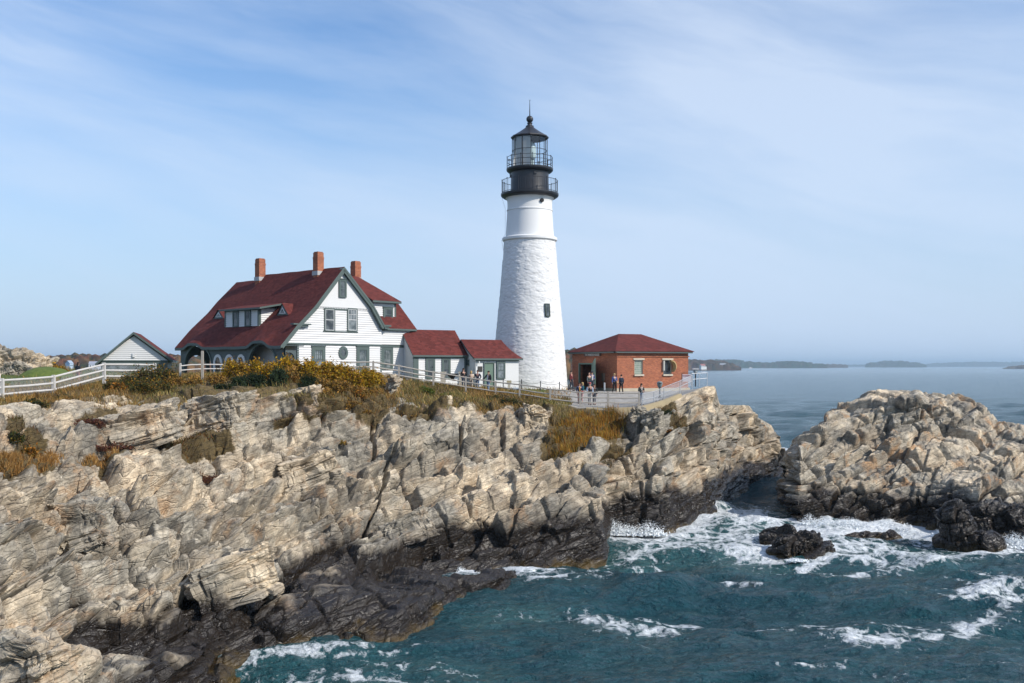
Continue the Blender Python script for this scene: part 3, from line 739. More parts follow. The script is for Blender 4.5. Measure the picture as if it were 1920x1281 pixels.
foam += np.clip(vnoise(np.stack([x * 0.5, y * 0.8, 0 * x], 1), 5.0, 23, 4) - 0.30, 0, 1) * 0.75 * np.clip((v_ - 900) / 150, 0, 1)
foam += np.clip((Z - 0.26) * 1.4, 0, 0.22) * np.clip((v_ - 760) / 200, 0, 1)
aer = np.maximum(aer, 0.18 * np.clip(vnoise(np.stack([x, y, 0 * x], 1), 9.0, 31, 3) + 0.2, 0, 1))
Z += np.clip(foam - 0.45, 0, 0.5) * 0.25 * (0.4 + vnoise(np.stack([x, y, 0 * x], 1), 0.8, 41, 3))
sea = np_mesh('sea', np.stack([x, y, Z], 1), grid_quads(len(wvv), len(wu)), M_SEA, True, {'foam': ('POINT', foam), 'aerated': ('POINT', aer * .8), 'chop': ('POINT', np.interp(y, (60, 160, 500, 2000), (1.0, .9, .6, .3)))})
tag(sea, 'choppy blue-green sea with drifting foam', None, None, 'structure')
# the sea goes on to both sides and behind the viewpoint
mb = MB(); mb.add([(-14000, -500, -2.5), (14000, -500, -2.5), (14000, 26000, -2.5), (-14000, 26000, -2.5)], [(0, 1, 2, 3)])
o = mb.build('sea_beyond', M_SEA); tag(o, 'open sea reaching to the horizon', None, None, 'structure')
# ---------------------------------------------------------------- building materials
def shingle_mat(name, col):
    m, n, b = new_mat(name)
    v = n.obj()
    sp = n.new('ShaderNodeSeparateXYZ'); n.lk(v, sp.inputs[0])
    vo = n.new('ShaderNodeTexVoronoi', inp={'Scale': 1.0, 'Randomness': 0.8}); n.lk(n.mapping(v, (3.2, 3.2, 6.5)), vo.inputs['Vector'])
    vs = n.new('ShaderNodeSeparateColor'); n.lk(vo.outputs['Color'], vs.inputs[0])
    big = n.noise(v, 0.5, 6, 0.65)
    c = n.mix(vs.outputs[0], [x * 0.68 for x in col], [x * 1.20 for x in col])
    c = n.mix(n.ramp(big, ((0.35, 0.0), (0.7, 0.55))), c, [col[0] * 0.62, col[1] * 0.8, col[2] * 0.85])
    n.lk(c, b.inputs['Base Color'])
    saw = n.math('FRACT', n.math('MULTIPLY', sp.outputs[2], 6.2))
    n.lk(n.bump(n.math('ADD', saw, n.math('MULTIPLY', n.noise(v, 12, 4), 0.8)), 0.7, 0.035), b.inputs['Normal'])
    b.inputs['Roughness'].default_value = 0.92; b.inputs['Specular IOR Level'].default_value = 0.2
    return m
M_SHING = shingle_mat('red roof shingles', (0.134, 0.033, 0.028))
M_WHITE = flat_mat('white painted clapboard', (0.66, 0.66, 0.66), 0.55, 0.04, 0.9)
M_GREEN = flat_mat('grey green trim paint', (0.082, 0.112, 0.105), 0.5, 0.10, 1.2)
M_GREEN2 = flat_mat('green door paint', (0.125, 0.19, 0.145), 0.5, 0.12, 1.6)
M_PORCH = flat_mat('dark porch paint', (0.075, 0.098, 0.10), 0.55, 0.10, 1.2)
M_FLASH = flat_mat('lead flashing', (0.42, 0.42, 0.42), 0.5, 0.12, 4)
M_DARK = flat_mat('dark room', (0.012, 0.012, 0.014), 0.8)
M_CONC = flat_mat('weathered concrete', (0.44, 0.39, 0.30), 0.85, 0.22, 1.4, bump=0.4)
M_STONE = flat_mat('pale cut stone', (0.52, 0.47, 0.38), 0.8, 0.12, 3)
M_IRON = flat_mat('black iron paint', (0.022, 0.023, 0.028), 0.42, 0.2, 2, spec=0.5)
M_STEEL = flat_mat('galvanised rail', (0.46, 0.48, 0.50), 0.45, 0.1, 6, metal=0.35)

def glass_mat(name, lo, hi, scale=1.4):
    m, n, b = new_mat(name)
    v = n.obj()
    n.lk(n.mix(n.ramp(n.noise(v, scale, 3, 0.5), ((0.42, 0.0), (0.58, 1.0))), lo, hi), b.inputs['Base Color'])
    b.inputs['Roughness'].default_value = 0.07; b.inputs['Specular IOR Level'].default_value = 0.7
    n.lk(n.bump(n.noise(v, 1.1, 2), 0.05, 0.05), b.inputs['Normal'])
    return m
M_GLASS = glass_mat('window glass', (0.03, 0.036, 0.042), (0.10, 0.115, 0.12))
M_CURT = glass_mat('curtained glass with painted sky tone', (0.07, 0.088, 0.095), (0.20, 0.225, 0.235))  # pale grey tone stands for white curtains plus sky reflection painted into the colour

def brick_mat():
    m, n, b = new_mat('red brick')
    v = n.obj(); sp = n.new('ShaderNodeSeparateXYZ'); n.lk(v, sp.inputs[0])
    cv = n.new('ShaderNodeCombineXYZ', inp={0: n.math('ADD', sp.outputs[0], sp.outputs[1]), 1: sp.outputs[2]}).outputs[0]
    br = n.new('ShaderNodeTexBrick', inp={'Scale': 1.0, 'Mortar Size': 0.007, 'Brick Width': 0.23, 'Row Height': 0.075, 'Bias': -0.1, 'Mortar Smooth': 0.3,
               'Color1': (0.27, 0.070, 0.032, 1), 'Color2': (0.46, 0.145, 0.060, 1), 'Mortar': (0.40, 0.28, 0.20, 1)})
    n.lk(cv, br.inputs['Vector'])
    c = n.mix(0.75, br.outputs['Color'], n.ramp(n.noise(v, 0.8, 6, 0.65), ((0.3, (0.72, 0.70, 0.70)), (0.7, (1.15, 1.1, 1.08)))), 'MULTIPLY')
    n.lk(c, b.inputs['Base Color']); b.inputs['Roughness'].default_value = 0.9
    n.lk(n.bump(n.math('SUBTRACT', 1.0, br.outputs['Fac']), 0.5, 0.012), b.inputs['Normal'])
    return m
M_BRICK = brick_mat()

class Frame:
    """a building's own axes: x along its front, y to the back, z up from its floor"""
    def __init__(self, x, y, z, rz):
        self.o = Vector((x, y, z)); a = R(rz); self.rz = a
        self.ex = Vector((math.cos(a), math.sin(a), 0)); self.ey = Vector((-math.sin(a), math.cos(a), 0))
    def onx(self, u, v, a=0.0):
        """photo point on the plane y=a -> (x, z)"""
        k = (u - CX) / F_PX; p = self.o + self.ey * a
        s = (k * p.y - p.x) / (self.ex.x - k * self.ex.y)
        Y = p.y + self.ex.y * s
        return s, CAMZ - (v - HOR) / F_PX * Y - self.o.z
    def ony(self, u, v, s=0.0):
        k = (u - CX) / F_PX; p = self.o + self.ex * s
        a = (k * p.y - p.x) / (self.ey.x - k * self.ey.y)
        Y = p.y + self.ey.y * a
        return a, CAMZ - (v - HOR) / F_PX * Y - self.o.z
    def root(self, name):
        return empty(name, self.o, self.rz)

FRONT = Matrix.Identity(4)                       # wall in the x,z plane looking to -y
def side_m(s):                                   # wall in the plane x=s looking to -x ; its own x runs along -y
    return Matrix.Translation((s, 0, 0)) @ Matrix.Rotation(R(-90), 4, 'Z')
# side_m: local x -> -y world-of-house, local y -> +x (into the house)

def span(poly, z):
    xs = []
    for (x0, z0), (x1, z1) in zip(poly, poly[1:] + poly[:1]):
        if (z0 - z) * (z1 - z) <= 0 and abs(z0 - z1) > 1e-9:
            xs.append(x0 + (x1 - x0) * (z - z0) / (z1 - z0))
    return (min(xs), max(xs)) if len(xs) >= 2 else None

def boards(mb, poly, M=FRONT, step=0.19, lip=0.065, y0=0.0, mat=0):
    zmin = min(p[1] for p in poly); zmax = max(p[1] for p in poly)
    z = zmin
    while z < zmax - 0.02:
        z1 = min(z + step, zmax - 0.004)
        a, b = span(poly, z + 0.003), span(poly, z1)
        if a and b and a[1] - a[0] > 0.03:
            P = [(a[0], y0 - lip, z), (a[1], y0 - lip, z), (b[1], y0 - 0.006, z1), (b[0], y0 - 0.006, z1), (a[0], y0, z), (a[1], y0, z)]
            mb.add([M @ Vector(p) for p in P], [(0, 1, 2, 3), (4, 5, 1, 0)], mat)
        z += step

def window(root, M, x, z, w, h, frame=0.11, curtain=True, trim=None, cap=True, rows=2, cols=2, deep=0.03, name='window', fmat=None):
    """x,z = lower left corner of the casing; w,h = outer size; M maps (x,-y out,z) to the house"""
    fm = fmat or M_GREEN
    mb = MB()
    def bx(x0, x1, z0, z1, y0, y1): mb.box(((x0 + x1) / 2, (y0 + y1) / 2, (z0 + z1) / 2), (x1 - x0, y1 - y0, z1 - z0), M)
    o = -0.125
    bx(x, x + frame, z, z + h, o, deep); bx(x + w - frame, x + w, z, z + h, o, deep)
    bx(x + frame, x + w - frame, z + h - frame, z + h, o, deep); bx(x + frame, x + w - frame, z, z + frame * 0.6, o - 0.02, deep)
    if cap: bx(x - 0.05, x + w + 0.05, z + h, z + h + 0.07, o - 0.05, deep)
    wn_ = mb.build(name, fm, root)
    sb = MB()
    def sx(x0, x1, z0, z1): sb.box(((x0 + x1) / 2, -0.092, (z0 + z1) / 2), (x1 - x0, 0.03, z1 - z0), M)
    xi0, xi1, zi0, zi1 = x + frame, x + w - frame, z + frame * 0.6, z + h - frame
    t = 0.045
    sx(xi0, xi0 + t, zi0, zi1); sx(xi1 - t, xi1, zi0, zi1)
    sx(xi0 + t, xi1 - t, zi1 - t, zi1); sx(xi0 + t, xi1 - t, zi0, zi0 + t)
    zm = (zi0 + zi1) / 2
    sx(xi0 + t, xi1 - t, zm - t / 2, zm + t / 2)
    for k in range(1, cols):
        xm = xi0 + (xi1 - xi0) * k / cols
        sx(xm - .012, xm + .012, zm + t / 2, zi1 - t)
    if rows > 1:
        zr = (zm + zi1) / 2
        for k in range(cols):
            a = xi0 + (xi1 - xi0) * k / cols + (t if k == 0 else .012); b_ = xi0 + (xi1 - xi0) * (k + 1) / cols - (t if k == cols - 1 else .012)
            sx(a, b_, zr - .012, zr + .012)
    sb.build('sash', trim or M_GREEN, wn_)
    pb = MB(); pb.box(((xi0 + xi1) / 2, -0.075, (zi0 + zi1) / 2), (xi1 - xi0, 0.014, zi1 - zi0), M)
    pb.build('pane', M_CURT if curtain else M_GLASS, wn_)
    return wn_

def win_px(root, fr, u0, u1, v0, v1, a=0.0, **kw):
    x0, z1 = fr.onx(u0, v0, a); x1, _ = fr.onx(u1, v0, a); _, z0 = fr.onx((u0 + u1) / 2, v1, a); _, z1 = fr.onx((u0 + u1) / 2, v0, a)
    M = Matrix.Translation((0, a, 0))
    return window(root, M, x0, z0, x1 - x0, z1 - z0, **kw)

# ================================================================ keeper's house
H = Frame(-17.4, 82.0, 10.85, 48.0)
hr = H.root('keepers_house')
tag(hr, 'large white clapboard house with steep red roof, arched green porch and three chimneys', 'house')
def fx(u, v, a=0.0): return H.onx(u, v, a)
pk = fx(646, 500, -0.45)
L1 = fx(590, 575, -0.45); L2 = fx(556, 611, -0.45); L3 = fx(526.5, 648, -0.45)
R1_ = fx(701, 572, -0.45); R2_ = fx(723, 612.5, -0.45)
prof = [L3, L2, L1, pk, R1_, R2_]
A_END = 15.7
TH = 0.24
def eyebrow(a):
    z = 0.0
    for c, w, hgt in EYE: z += hgt * math.exp(-((a - c) / w) ** 4)
    return z
a1c = H.ony(366, 650, -1.6)[0]; a2c = H.ony(488, 650, -1.6)[0]
EYE = [(a1c, 1.25, 0.40), (a2c, 1.25, 0.46)]
# roof
rb = MB()
av = list(np.arange(-0.45, A_END + .01, 0.17))
top, bot = [], []
# refine the left slope so the eyebrows curve
fine = []
for (p, q), k in zip(zip(prof[:-1], prof[1:]), (6, 3, 3, 2, 2)):
    for i in range(k): fine.append((p[0] + (q[0] - p[0]) * i / k, p[1] + (q[1] - p[1]) * i / k))
fine.append(prof[-1])
for a in av:
    low = 0.42 * min(1, max(0, (a - 11.2) / 0.5))
    for (s, z) in fine:
        t = max(0.0, 1 - (s - L3[0]) / 1.5)
        zz_ = z + eyebrow(a) * t ** 1.2 - low * max(0, 1 - abs(s - pk[0]) / 2.2)
        zz_ += 0.012 * math.sin(a * 2.1 + s)
        top.append((s, a, zz_)); bot.append((s, a, zz_ - TH))
n1_, m_ = len(av), len(fine)
rb.add(top, [(i * m_ + j, i * m_ + j + 1, (i + 1) * m_ + j + 1, (i + 1) * m_ + j) for i in range(n1_ - 1) for j in range(m_ - 1)], 0)
rb.add(bot, [(i * m_ + j, (i + 1) * m_ + j, (i + 1) * m_ + j + 1, i * m_ + j + 1) for i in range(n1_ - 1) for j in range(m_ - 1)], 1)
for i in (0, n1_ - 1):
    for j in range(m_ - 1):
        rb.add([top[i * m_ + j], top[i * m_ + j + 1], bot[i * m_ + j + 1], bot[i * m_ + j]], [(0, 1, 2, 3)], 1)
for i in range(n1_ - 1):
    rb.add([top[i * m_], top[(i + 1) * m_], bot[(i + 1) * m_], bot[i * m_]], [(0, 1, 2, 3)], 1)
    rb.add([top[i * m_ + m_ - 1], top[(i + 1) * m_ + m_ - 1], bot[(i + 1) * m_ + m_ - 1], bot[i * m_ + m_ - 1]], [(0, 1, 2, 3)], 1)
roof = rb.build('roof', [M_SHING, M_GREEN], hr)
def roof_z(s):
    return float(np.interp(s, [p[0] for p in prof], [p[1] for p in prof]))
def ray_roof(u, v):
    """where the photo ray meets the left slope -> (s, a)"""
    best = None
    for a in np.arange(0, 15.6, 0.05):
        s, z = H.onx(u, v, a)
        d = abs(z - roof_z(s))
        if s < pk[0] and (best is None or d < best[0]): best = (d, s, a)
    return best[1], best[2]
# walls
zb = fx(640, 645)[1]; S_R = fx(715, 640)[0]
xl_ = fx(531, 644)[0]
up = [(xl_, zb + .02), (S_R, zb + .02), (S_R, roof_z(S_R) - TH)] + [(q[0], q[1] - TH + .02) for q in prof[::-1] if xl_ < q[0] < S_R] + [(xl_, roof_z(xl_) - TH)]
def lowered(poly, dz): return [(x_, min(z_, pk[1] - TH - dz)) for x_, z_ in poly]
lo = [(0, 0), (S_R, 0), (S_R, zb - .1), (0, zb - .1)]
wb = MB()
wb.prism(up, Matrix.Translation((0, 0.004, 0)), 10.6); wb.prism([(x_, z_ - (.62 if z_ > zb + .5 else 0)) for x_, z_ in up], Matrix.Translation((0, 10.604, 0)), A_END - 10.9)
wb.prism(lo, Matrix.Translation((0, 0.004, 0)), 12.0)
boards(wb, up); boards(wb, lo)
# flared upper gable
zg = fx(640, 577)[1]
gl = span(up, zg)
gp = [(gl[0], zg), (gl[1], zg), (pk[0], pk[1] - TH)]
boards(wb, gp, Matrix.Translation((0, -0.10, 0)), 0.19, 0.012)
wb.prism(gp, Matrix.Translation((0, -0.098, 0)), 0.095)
x = gl[0] + .1
while x < gl[1] - .12:
    wb.box((x + .05, -0.085, zg - .06), (.085, .03, .12)); x += .17
wall = wb.build('wall', M_WHITE, hr)
# trim
tb = MB()
def tbx(x0, x1, z0, z1, y0=-0.06, y1=0.02, M=None): tb.box(((x0 + x1) / 2, (y0 + y1) / 2, (z0 + z1) / 2), (x1 - x0, y1 - y0, z1 - z0), M)
tbx(-1.5, S_R + .03, zb - .12, zb + .02, -0.10)
tbx(-0.02, 0.16, 0, zb - .12); tbx(S_R - .16, S_R + .02, 0, zb - .12)
c2 = fx(560, 609); tbx(c2[0] - .8, c2[0] + .95, c2[1] - .02, c2[1] + .10, -0.42, 0.0); tbx(c2[0] - .25, c2[0] + .6, c2[1] - .16, c2[1] - .02, -0.34, 0.0)
c3 = fx(719, 612); tbx(c3[0] - .6, c3[0] + .55, c3[1] - .04, c3[1] + .12, -0.42, 0.0); tbx(c3[0] - .45, c3[0] + .35, c3[1] - .24, c3[1] - .04, -0.34, 0.0)
u0, u1 = fx(606, 577)[0], fx(669, 577)[0]
zw1 = fx(640, 577)[1]; zw0 = fx(640, 622)[1]
tbx(u0, u1, zw1 - .24, zw1 - .06, -0.07); tbx(u0 - .06, u1 + .06, zw0 - .05, zw0 + .04, -0.10)
# rake boards under the front edge
for (p, q) in zip(prof[:-1], prof[1:]):
    d = Vector((q[0] - p[0], 0, q[1] - p[1])); n = Vector((0, 1, 0)); nn = d.cross(n).normalized()
    if nn.z > 0: nn = -nn
    for off, th_, yy, wd_ in ((TH + .02, .20, -0.40, .05), (TH + .02, .16, -0.18, .30)):
        a0 = Vector((p[0], yy, p[1])) + nn * (off + th_ / 2 - .10); b0 = Vector((q[0], yy, q[1])) + nn * (off + th_ / 2 - .10)
        dd = (b0 - a0).normalized(); side = Vector((0, 1, 0)); upv = dd.cross(side)
        tb.box((a0 + b0) / 2, ((b0 - a0).length, wd_, th_), ax=(dd, side, upv))
tb.build('trim', M_GREEN, hr)
# windows of the gable
win_px(hr, H, 607, 627, 578, 621, frame=.10, cap=False, curtain=False, trim=M_WHITE, rows=1, cols=1)
win_px(hr, H, 650, 669, 578, 621, frame=.10, cap=False, trim=M_WHITE, rows=2, cols=3)
win_px(hr, H, 634.5, 648.5, 524, 558, a=-0.10, frame=.13, curtain=False, rows=1, cols=1)
win_px(hr, H, 583.5, 608.5, 650, 695, frame=.28, rows=2, cols=4)
win_px(hr, H, 667.5, 691, 650, 697, frame=.28, rows=2, cols=4)
# oval window
cxo, czo = fx(642.5, 661.5); ro = (fx(651, 661)[0] - fx(634, 661)[0]) / 2; rz_ = ro * 1.0
ob = MB(); ns = 28
ring = lambda k, y: [(cxo + ro * k * math.cos(2 * math.pi * i / ns), y, czo + 1.13 * ro * k * math.sin(2 * math.pi * i / ns)) for i in range(ns)]
A_, B_, C_ = ring(1, -.13), ring(.58, -.13), ring(1, 0)
ob.add(A_ + B_ + C_, [(i, (i + 1) % ns, ns + (i + 1) % ns, ns + i) for i in range(ns)] + [(i, 2 * ns + i, 2 * ns + (i + 1) % ns, (i + 1) % ns) for i in range(ns)])
ow = ob.build('oval_window', M_GREEN, hr)
pb = MB(); pb.add(ring(.6, -.09), [tuple(range(ns))]); pb.build('pane', M_GLASS, ow)
# ------------------------------------------------ porch under the left slope
SP = L3[0] + 0.35
def arch_wall(mb, a0, a1, ztop, openings, M, th=0.16):
    xs_ = sorted(set(list(np.arange(a0, a1, 0.08)) + [a1] + [o[0] + s_ * o[1] for o in openings for s_ in (-1, 1)]))
    def low(a):
        for c, hw, sp, rise in openings:
            if abs(a - c) < hw - 1e-6: return sp + rise * math.sqrt(max(0, 1 - ((a - c) / hw) ** 2))
        return 0.0
    for p, q in zip(xs_[:-1], xs_[1:]):
        mid = (p + q) / 2; inside = low(mid) > 0
        zp, zq = (low(p + 1e-5) if inside else 0, low(q - 1e-5) if inside else 0)
        P = [(p, 0, zp), (q, 0, zq), (q, 0, ztop(q)), (p, 0, ztop(p)), (p, th, zp), (q, th, zq), (q, th, ztop(q)), (p, th, ztop(p))]
        mb.add([M @ Vector(t) for t in P], [(0, 1, 2, 3), (5, 4, 7, 6), (4, 5, 1, 0)])
    for c, hw, sp, rise in openings:
        for s_ in (-1, 1):
            e = c + s_ * hw
            mb.add([M @ Vector(t) for t in ((e, 0, 0), (e, th, 0), (e, th, sp), (e, 0, sp))], [(0, 1, 2, 3)])
MS = side_m(SP)                                     # its x is -a
pa = lambda u, v=660: H.ony(u, v, SP)
pw = MB()
ztop_s = lambda x: roof_z(SP) - TH + .06 + eyebrow(-x) * 0.8
ops = []
for (ua, ub, vt) in ((346.5, 397, 648), (466, 518, 646)):
    aa, ab = pa(ua)[0], pa(ub)[0]; c = (aa + ab) / 2; hw = abs(aa - ab) / 2; zc_ = pa((ua + ub) / 2, vt)[1]
    ops.append((-c, hw, zc_ - hw * .95, hw * .95))
arch_wall(pw, -15.3, 0.35, ztop_s, ops, MS)
# arch toward the front, and the far end
zt3 = fx(545, 657)[1]
arch_wall(pw, SP + .16, -0.02, lambda x: zt3, [((fx(533, 660)[0] + fx(552, 660)[0]) / 2, .52, fx(540, 661)[1] - .5, .5)], Matrix.Translation((0, 0.03, 0)))
arch_wall(pw, SP + .16, 1.3, lambda x: roof_z(SP) - TH, [(0.0, 1.0, 1.0, 1.1)], Matrix.Translation((0, 15.1, 0)))
porch = pw.build('porch', M_PORCH, hr)
for (c, hw, sp_, rise) in ops:
    fb = MB()
    ring_o = [(c - hw - .0, 0, 0.2)] + [(c + hw * 1.0 * math.cos(t), 0, sp_ + rise * math.sin(t)) for t in np.linspace(math.pi, 0, 22)] + [(c + hw, 0, 0.2)]
    ring_i = [(c - hw - .17, 0, 0.2)] + [(c + (hw + .17) * math.cos(t), 0, sp_ + (rise + .17) * math.sin(t)) for t in np.linspace(math.pi, 0, 22)] + [(c + hw + .17, 0, 0.2)]
    n_ = len(ring_o)
    P = [MS @ Vector((p[0], -.06, p[2])) for p in ring_o] + [MS @ Vector((p[0], -.06, p[2])) for p in ring_i] + [MS @ Vector((p[0], 0.02, p[2])) for p in ring_i] + [MS @ Vector((p[0], 0.1, p[2])) for p in ring_o]
    fb.add(P, [(i, i + 1, n_ + i + 1, n_ + i) for i in range(n_ - 1)] + [(n_ + i, n_ + i + 1, 2 * n_ + i + 1, 2 * n_ + i) for i in range(n_ - 1)] + [(i + 1, i, 3 * n_ + i, 3 * n_ + i + 1) for i in range(n_ - 1)])
    fb.build('arch_trim', M_GREEN, porch)
fl = MB(); fl.box((SP + 1.2, 7.4, 0.05), (2.6, 15.6, .1)); fl.box((SP + 1.2, 7.4, roof_z(SP) - TH - .12), (1.9, 15.0, .05)); fl.build('porch_floor', M_PORCH, porch)
# three arched windows with white surrounds
for (ua, ub) in ((401, 417), (421.5, 439), (444.5, 460.5)):
    aa, ab = pa(ua)[0], pa(ub)[0]; c = -(aa + ab) / 2; hw = abs(aa - ab) / 2; zt_ = pa((ua + ub) / 2, 664.5)[1]
    sp_ = zt_ - hw * 1.15
    oo = [(c - hw, 0.35)] + [(c + hw * math.cos(t), sp_ + hw * 1.15 * math.sin(t)) for t in np.linspace(math.pi, 0, 18)] + [(c + hw, 0.35)]
    ii = [(c - hw * .6, 0.35)] + [(c + hw * .6 * math.cos(t), sp_ + hw * .8 * math.sin(t)) for t in np.linspace(math.pi, 0, 18)] + [(c + hw * .6, 0.35)]
    n_ = len(oo); g = MB()
    P = [MS @ Vector((p[0], -.07, p[1])) for p in oo] + [MS @ Vector((p[0], -.07, p[1])) for p in ii] + [MS @ Vector((p[0], 0.01, p[1])) for p in oo] + [MS @ Vector((p[0], 0.0, p[1])) for p in ii]
    g.add(P, [(i, i + 1, n_ + i + 1, n_ + i) for i in range(n_ - 1)] + [(i, 2 * n_ + i, 2 * n_ + i + 1, i + 1) for i in range(n_ - 1)] + [(n_ + i, n_ + i + 1, 3 * n_ + i + 1, 3 * n_ + i) for i in range(n_ - 1)])
    aw = g.build('arched_window', M_WHITE, porch)
    gp_ = MB(); gp_.add([MS @ Vector((p[0], -.025, p[1])) for p in ii], [tuple(range(n_))]); gp_.build('pane', M_GLASS, aw)
    aw['label'] = 'arched window with a broad white surround'
# ------------------------------------------------ dormer on the left slope
sd1, ad1 = ray_roof(486, 612.5); sd0, ad0 = ray_roof(422.5, 613)
sD = (sd0 + sd1) / 2
a_r = H.ony(486, 600, sD)[0]; a_l = H.ony(422.5, 600, sD)[0]
zd0 = roof_z(sD) + .02; zd1 = H.ony(455, 579, sD)[1]
# depth where the dormer roof meets the slope
s_in = float(np.interp(zd1 + .35, [L3[1], L2[1], L1[1], pk[1]], [L3[0], L2[0], L1[0], pk[0]]))
MD = side_m(sD)
db = MB()
db.prism([(-a_l, zd0 - .25), (-a_r, zd0 - .25), (-a_r, zd1), (-a_l, zd1)], MD @ Matrix.Translation((0, 0.004, 0)), s_in - sD)
boards(db, [(-a_l, zd0), (-a_r, zd0), (-a_r, zd1), (-a_l, zd1)], MD, .18)
Mc = Matrix.Translation((0, a_r, 0))
boards(db, [(sD, zd0), (s_in, zd1), (sD, zd1)], Mc, .18)
dorm = db.build('dormer', M_WHITE, hr)
dt = MB()
for aa in (a_r + .07, a_l - .07): dt.box((sD - .02, aa, (zd0 + zd1) / 2), (.10, .17, zd1 - zd0))
dt.box((sD + .06, a_r - .045, (zd0 + zd1) / 2 + .02), (.17, .06, zd1 - zd0 - .2))
dt.box((sD - .05, (a_l + a_r) / 2, zd1 - .09), (.07, a_l - a_r, .2))
dt.build('dormer_trim', M_GREEN, dorm)
rr_ = MB()
e0, e1 = a_r - .75, a_l + .35
P = [(sD - .45, e1, zd1 - .0), (sD - .45, e0, zd1 + .0), (s_in + .9, e0, zd1 + .62), (s_in + .9, e1, zd1 + .62)]
rr_.add(P, [(0, 1, 2, 3)], 0)
Q = [(p[0], p[1], p[2] - .15) for p in P]
rr_.add(P + Q, [(4, 5, 6, 7), (0, 1, 5, 4), (1, 2, 6, 5), (0, 3, 7, 4)], 1)
rr_.build('dormer_roof', [M_SHING, M_GREEN], dorm)
for (ua, ub) in ((438, 448.5), (460.5, 471.5)):
    xa, xb = -H.ony(ua, 600, sD)[0], -H.ony(ub, 600, sD)[0]
    window(dorm, MD, xa, zd0 - .02, xb - xa, zd1 - zd0 - .12, frame=.12, cap=False, curtain=False, rows=2, cols=3)
# two small triangular dormers
for (ua, ub, va, vb) in ((401.5, 420, 582.5, 597.5), (520.5, 541, 571, 591)):
    s0, a0 = ray_roof((ua + ub) / 2, vb)
    x0 = -H.ony(ua, vb, s0)[0]; x1 = -H.ony(ub, vb, s0)[0]; hgt = H.ony((ua + ub) / 2, va, s0)[1] - roof_z(s0)
    xm = (x0 + x1) / 2; zb0 = roof_z(s0); Mt = side_m(s0 - .05)
    t = MB(); t.prism([(x0, zb0), (x1, zb0), (xm, zb0 + hgt)], Mt, 0.12)
    dpt = hgt / 1.1
    P = [Mt @ Vector(p) for p in ((x0 - .12, -.06, zb0), (xm, -.06, zb0 + hgt + .12), (x1 + .12, -.06, zb0), (xm, dpt + .4, zb0 + hgt + .12), (x0 - .12, .5, zb0 + .2), (x1 + .12, .5, zb0 + .2))]
    t2 = MB(); t2.add(P, [(0, 1, 3, 4), (1, 2, 5, 3)])
    to = t.build('small_dormer', M_GREEN, hr); t2.build('dormer_roof', M_SHING, to)
    k = .62; cz = zb0 + .12
    t3 = MB(); t3.prism([(xm + (x0 - xm) * k, cz), (xm + (x1 - xm) * k, cz), (xm, cz + hgt * k)], Mt @ Matrix.Translation((0, -.03, 0)), .04); wo = t3.build('triangle_window', M_WHITE, to)
    k = .38; cz = zb0 + .19
    t4 = MB(); t4.prism([(xm + (x0 - xm) * k, cz), (xm + (x1 - xm) * k, cz), (xm, cz + hgt * k)], Mt @ Matrix.Translation((0, -.05, 0)), .03); t4.build('pane', M_GLASS, to)
# ------------------------------------------------ right wing with hip roof and dormer
WA = 0.35
S_W = H.onx(771.5, 640, WA)[0]
ze = H.onx(750, 617, WA)[1]
w2 = MB()
lo2 = [(S_R - .3, 0), (S_W, 0), (S_W, zb - .08), (S_R - .3, zb - .08)]
up2 = [(S_R - .3, zb + .04), (S_W + .06, zb + .04), (S_W, zb + .3), (S_W, ze), (S_R - .3, ze)]
w2.prism(lo2, Matrix.Translation((0, WA + .004, 0)), 9); w2.prism(up2, Matrix.Translation((0, WA + .003, 0)), 9)
boards(w2, lo2, Matrix.Translation((0, WA, 0))); boards(w2, up2, Matrix.Translation((0, WA - .02, 0)))
wing = w2.build('wing', M_WHITE, hr)
t2 = MB()
def t2x(x0, x1, z0, z1, y0, y1): t2.box(((x0 + x1) / 2, (y0 + y1) / 2, (z0 + z1) / 2), (x1 - x0, y1 - y0, z1 - z0))
t2x(S_R + .04, S_W + .02, zb - .22, zb - .02, WA - .08, WA + .02)
t2x(S_W - .14, S_W + .03, 0, zb - .22, WA - .06, WA + .02)
t2x(S_R + .04, S_W + .08, ze - .2, ze - .01, WA - .08, WA + .02)
t2.build('trim', M_GREEN, wing)
win_px(wing, H, 714.5, 735.5, 651, 693, a=WA, frame=.24, rows=2, cols=4)
OV = .35
eS, eA = S_W + OV, WA - OV
zbk = ze + 2.45; bi = 1.25; zt = ze + 4.72; ti = 3.75
def hip(mb, pts, th=.2):
    pass
wr = MB()
back = 9.0
def ringp(ins, z): return [(S_R - 2.2, eA + ins, z), (eS - ins, eA + ins, z), (eS - ins, back, z)]
r0, r1, r2 = ringp(0, ze), ringp(bi, zbk), ringp(ti, zt)
for a_, b_ in ((r0, r1), (r1, r2)):
    wr.add(a_ + b_, [(0, 1, 4, 3), (1, 2, 5, 4)], 0)
wr.add([(p[0], p[1], p[2]) for p in r0] + [(p[0], p[1], p[2] - .16) for p in r0], [(0, 3, 4, 1), (1, 4, 5, 2)], 1)
wr.add([(r0[0][0], r0[0][1], ze - .16), (r0[1][0], r0[1][1], ze - .16), (r0[2][0], r0[2][1], ze - .16), (r0[0][0], back, ze - .16)], [(0, 1, 2, 3)], 1)
wr.add([r2[0], r2[1], r2[2], (r2[0][0], back, zt)], [(0, 1, 2, 3)], 0)
wroof = wr.build('roof', [M_SHING, M_GREEN], wing)
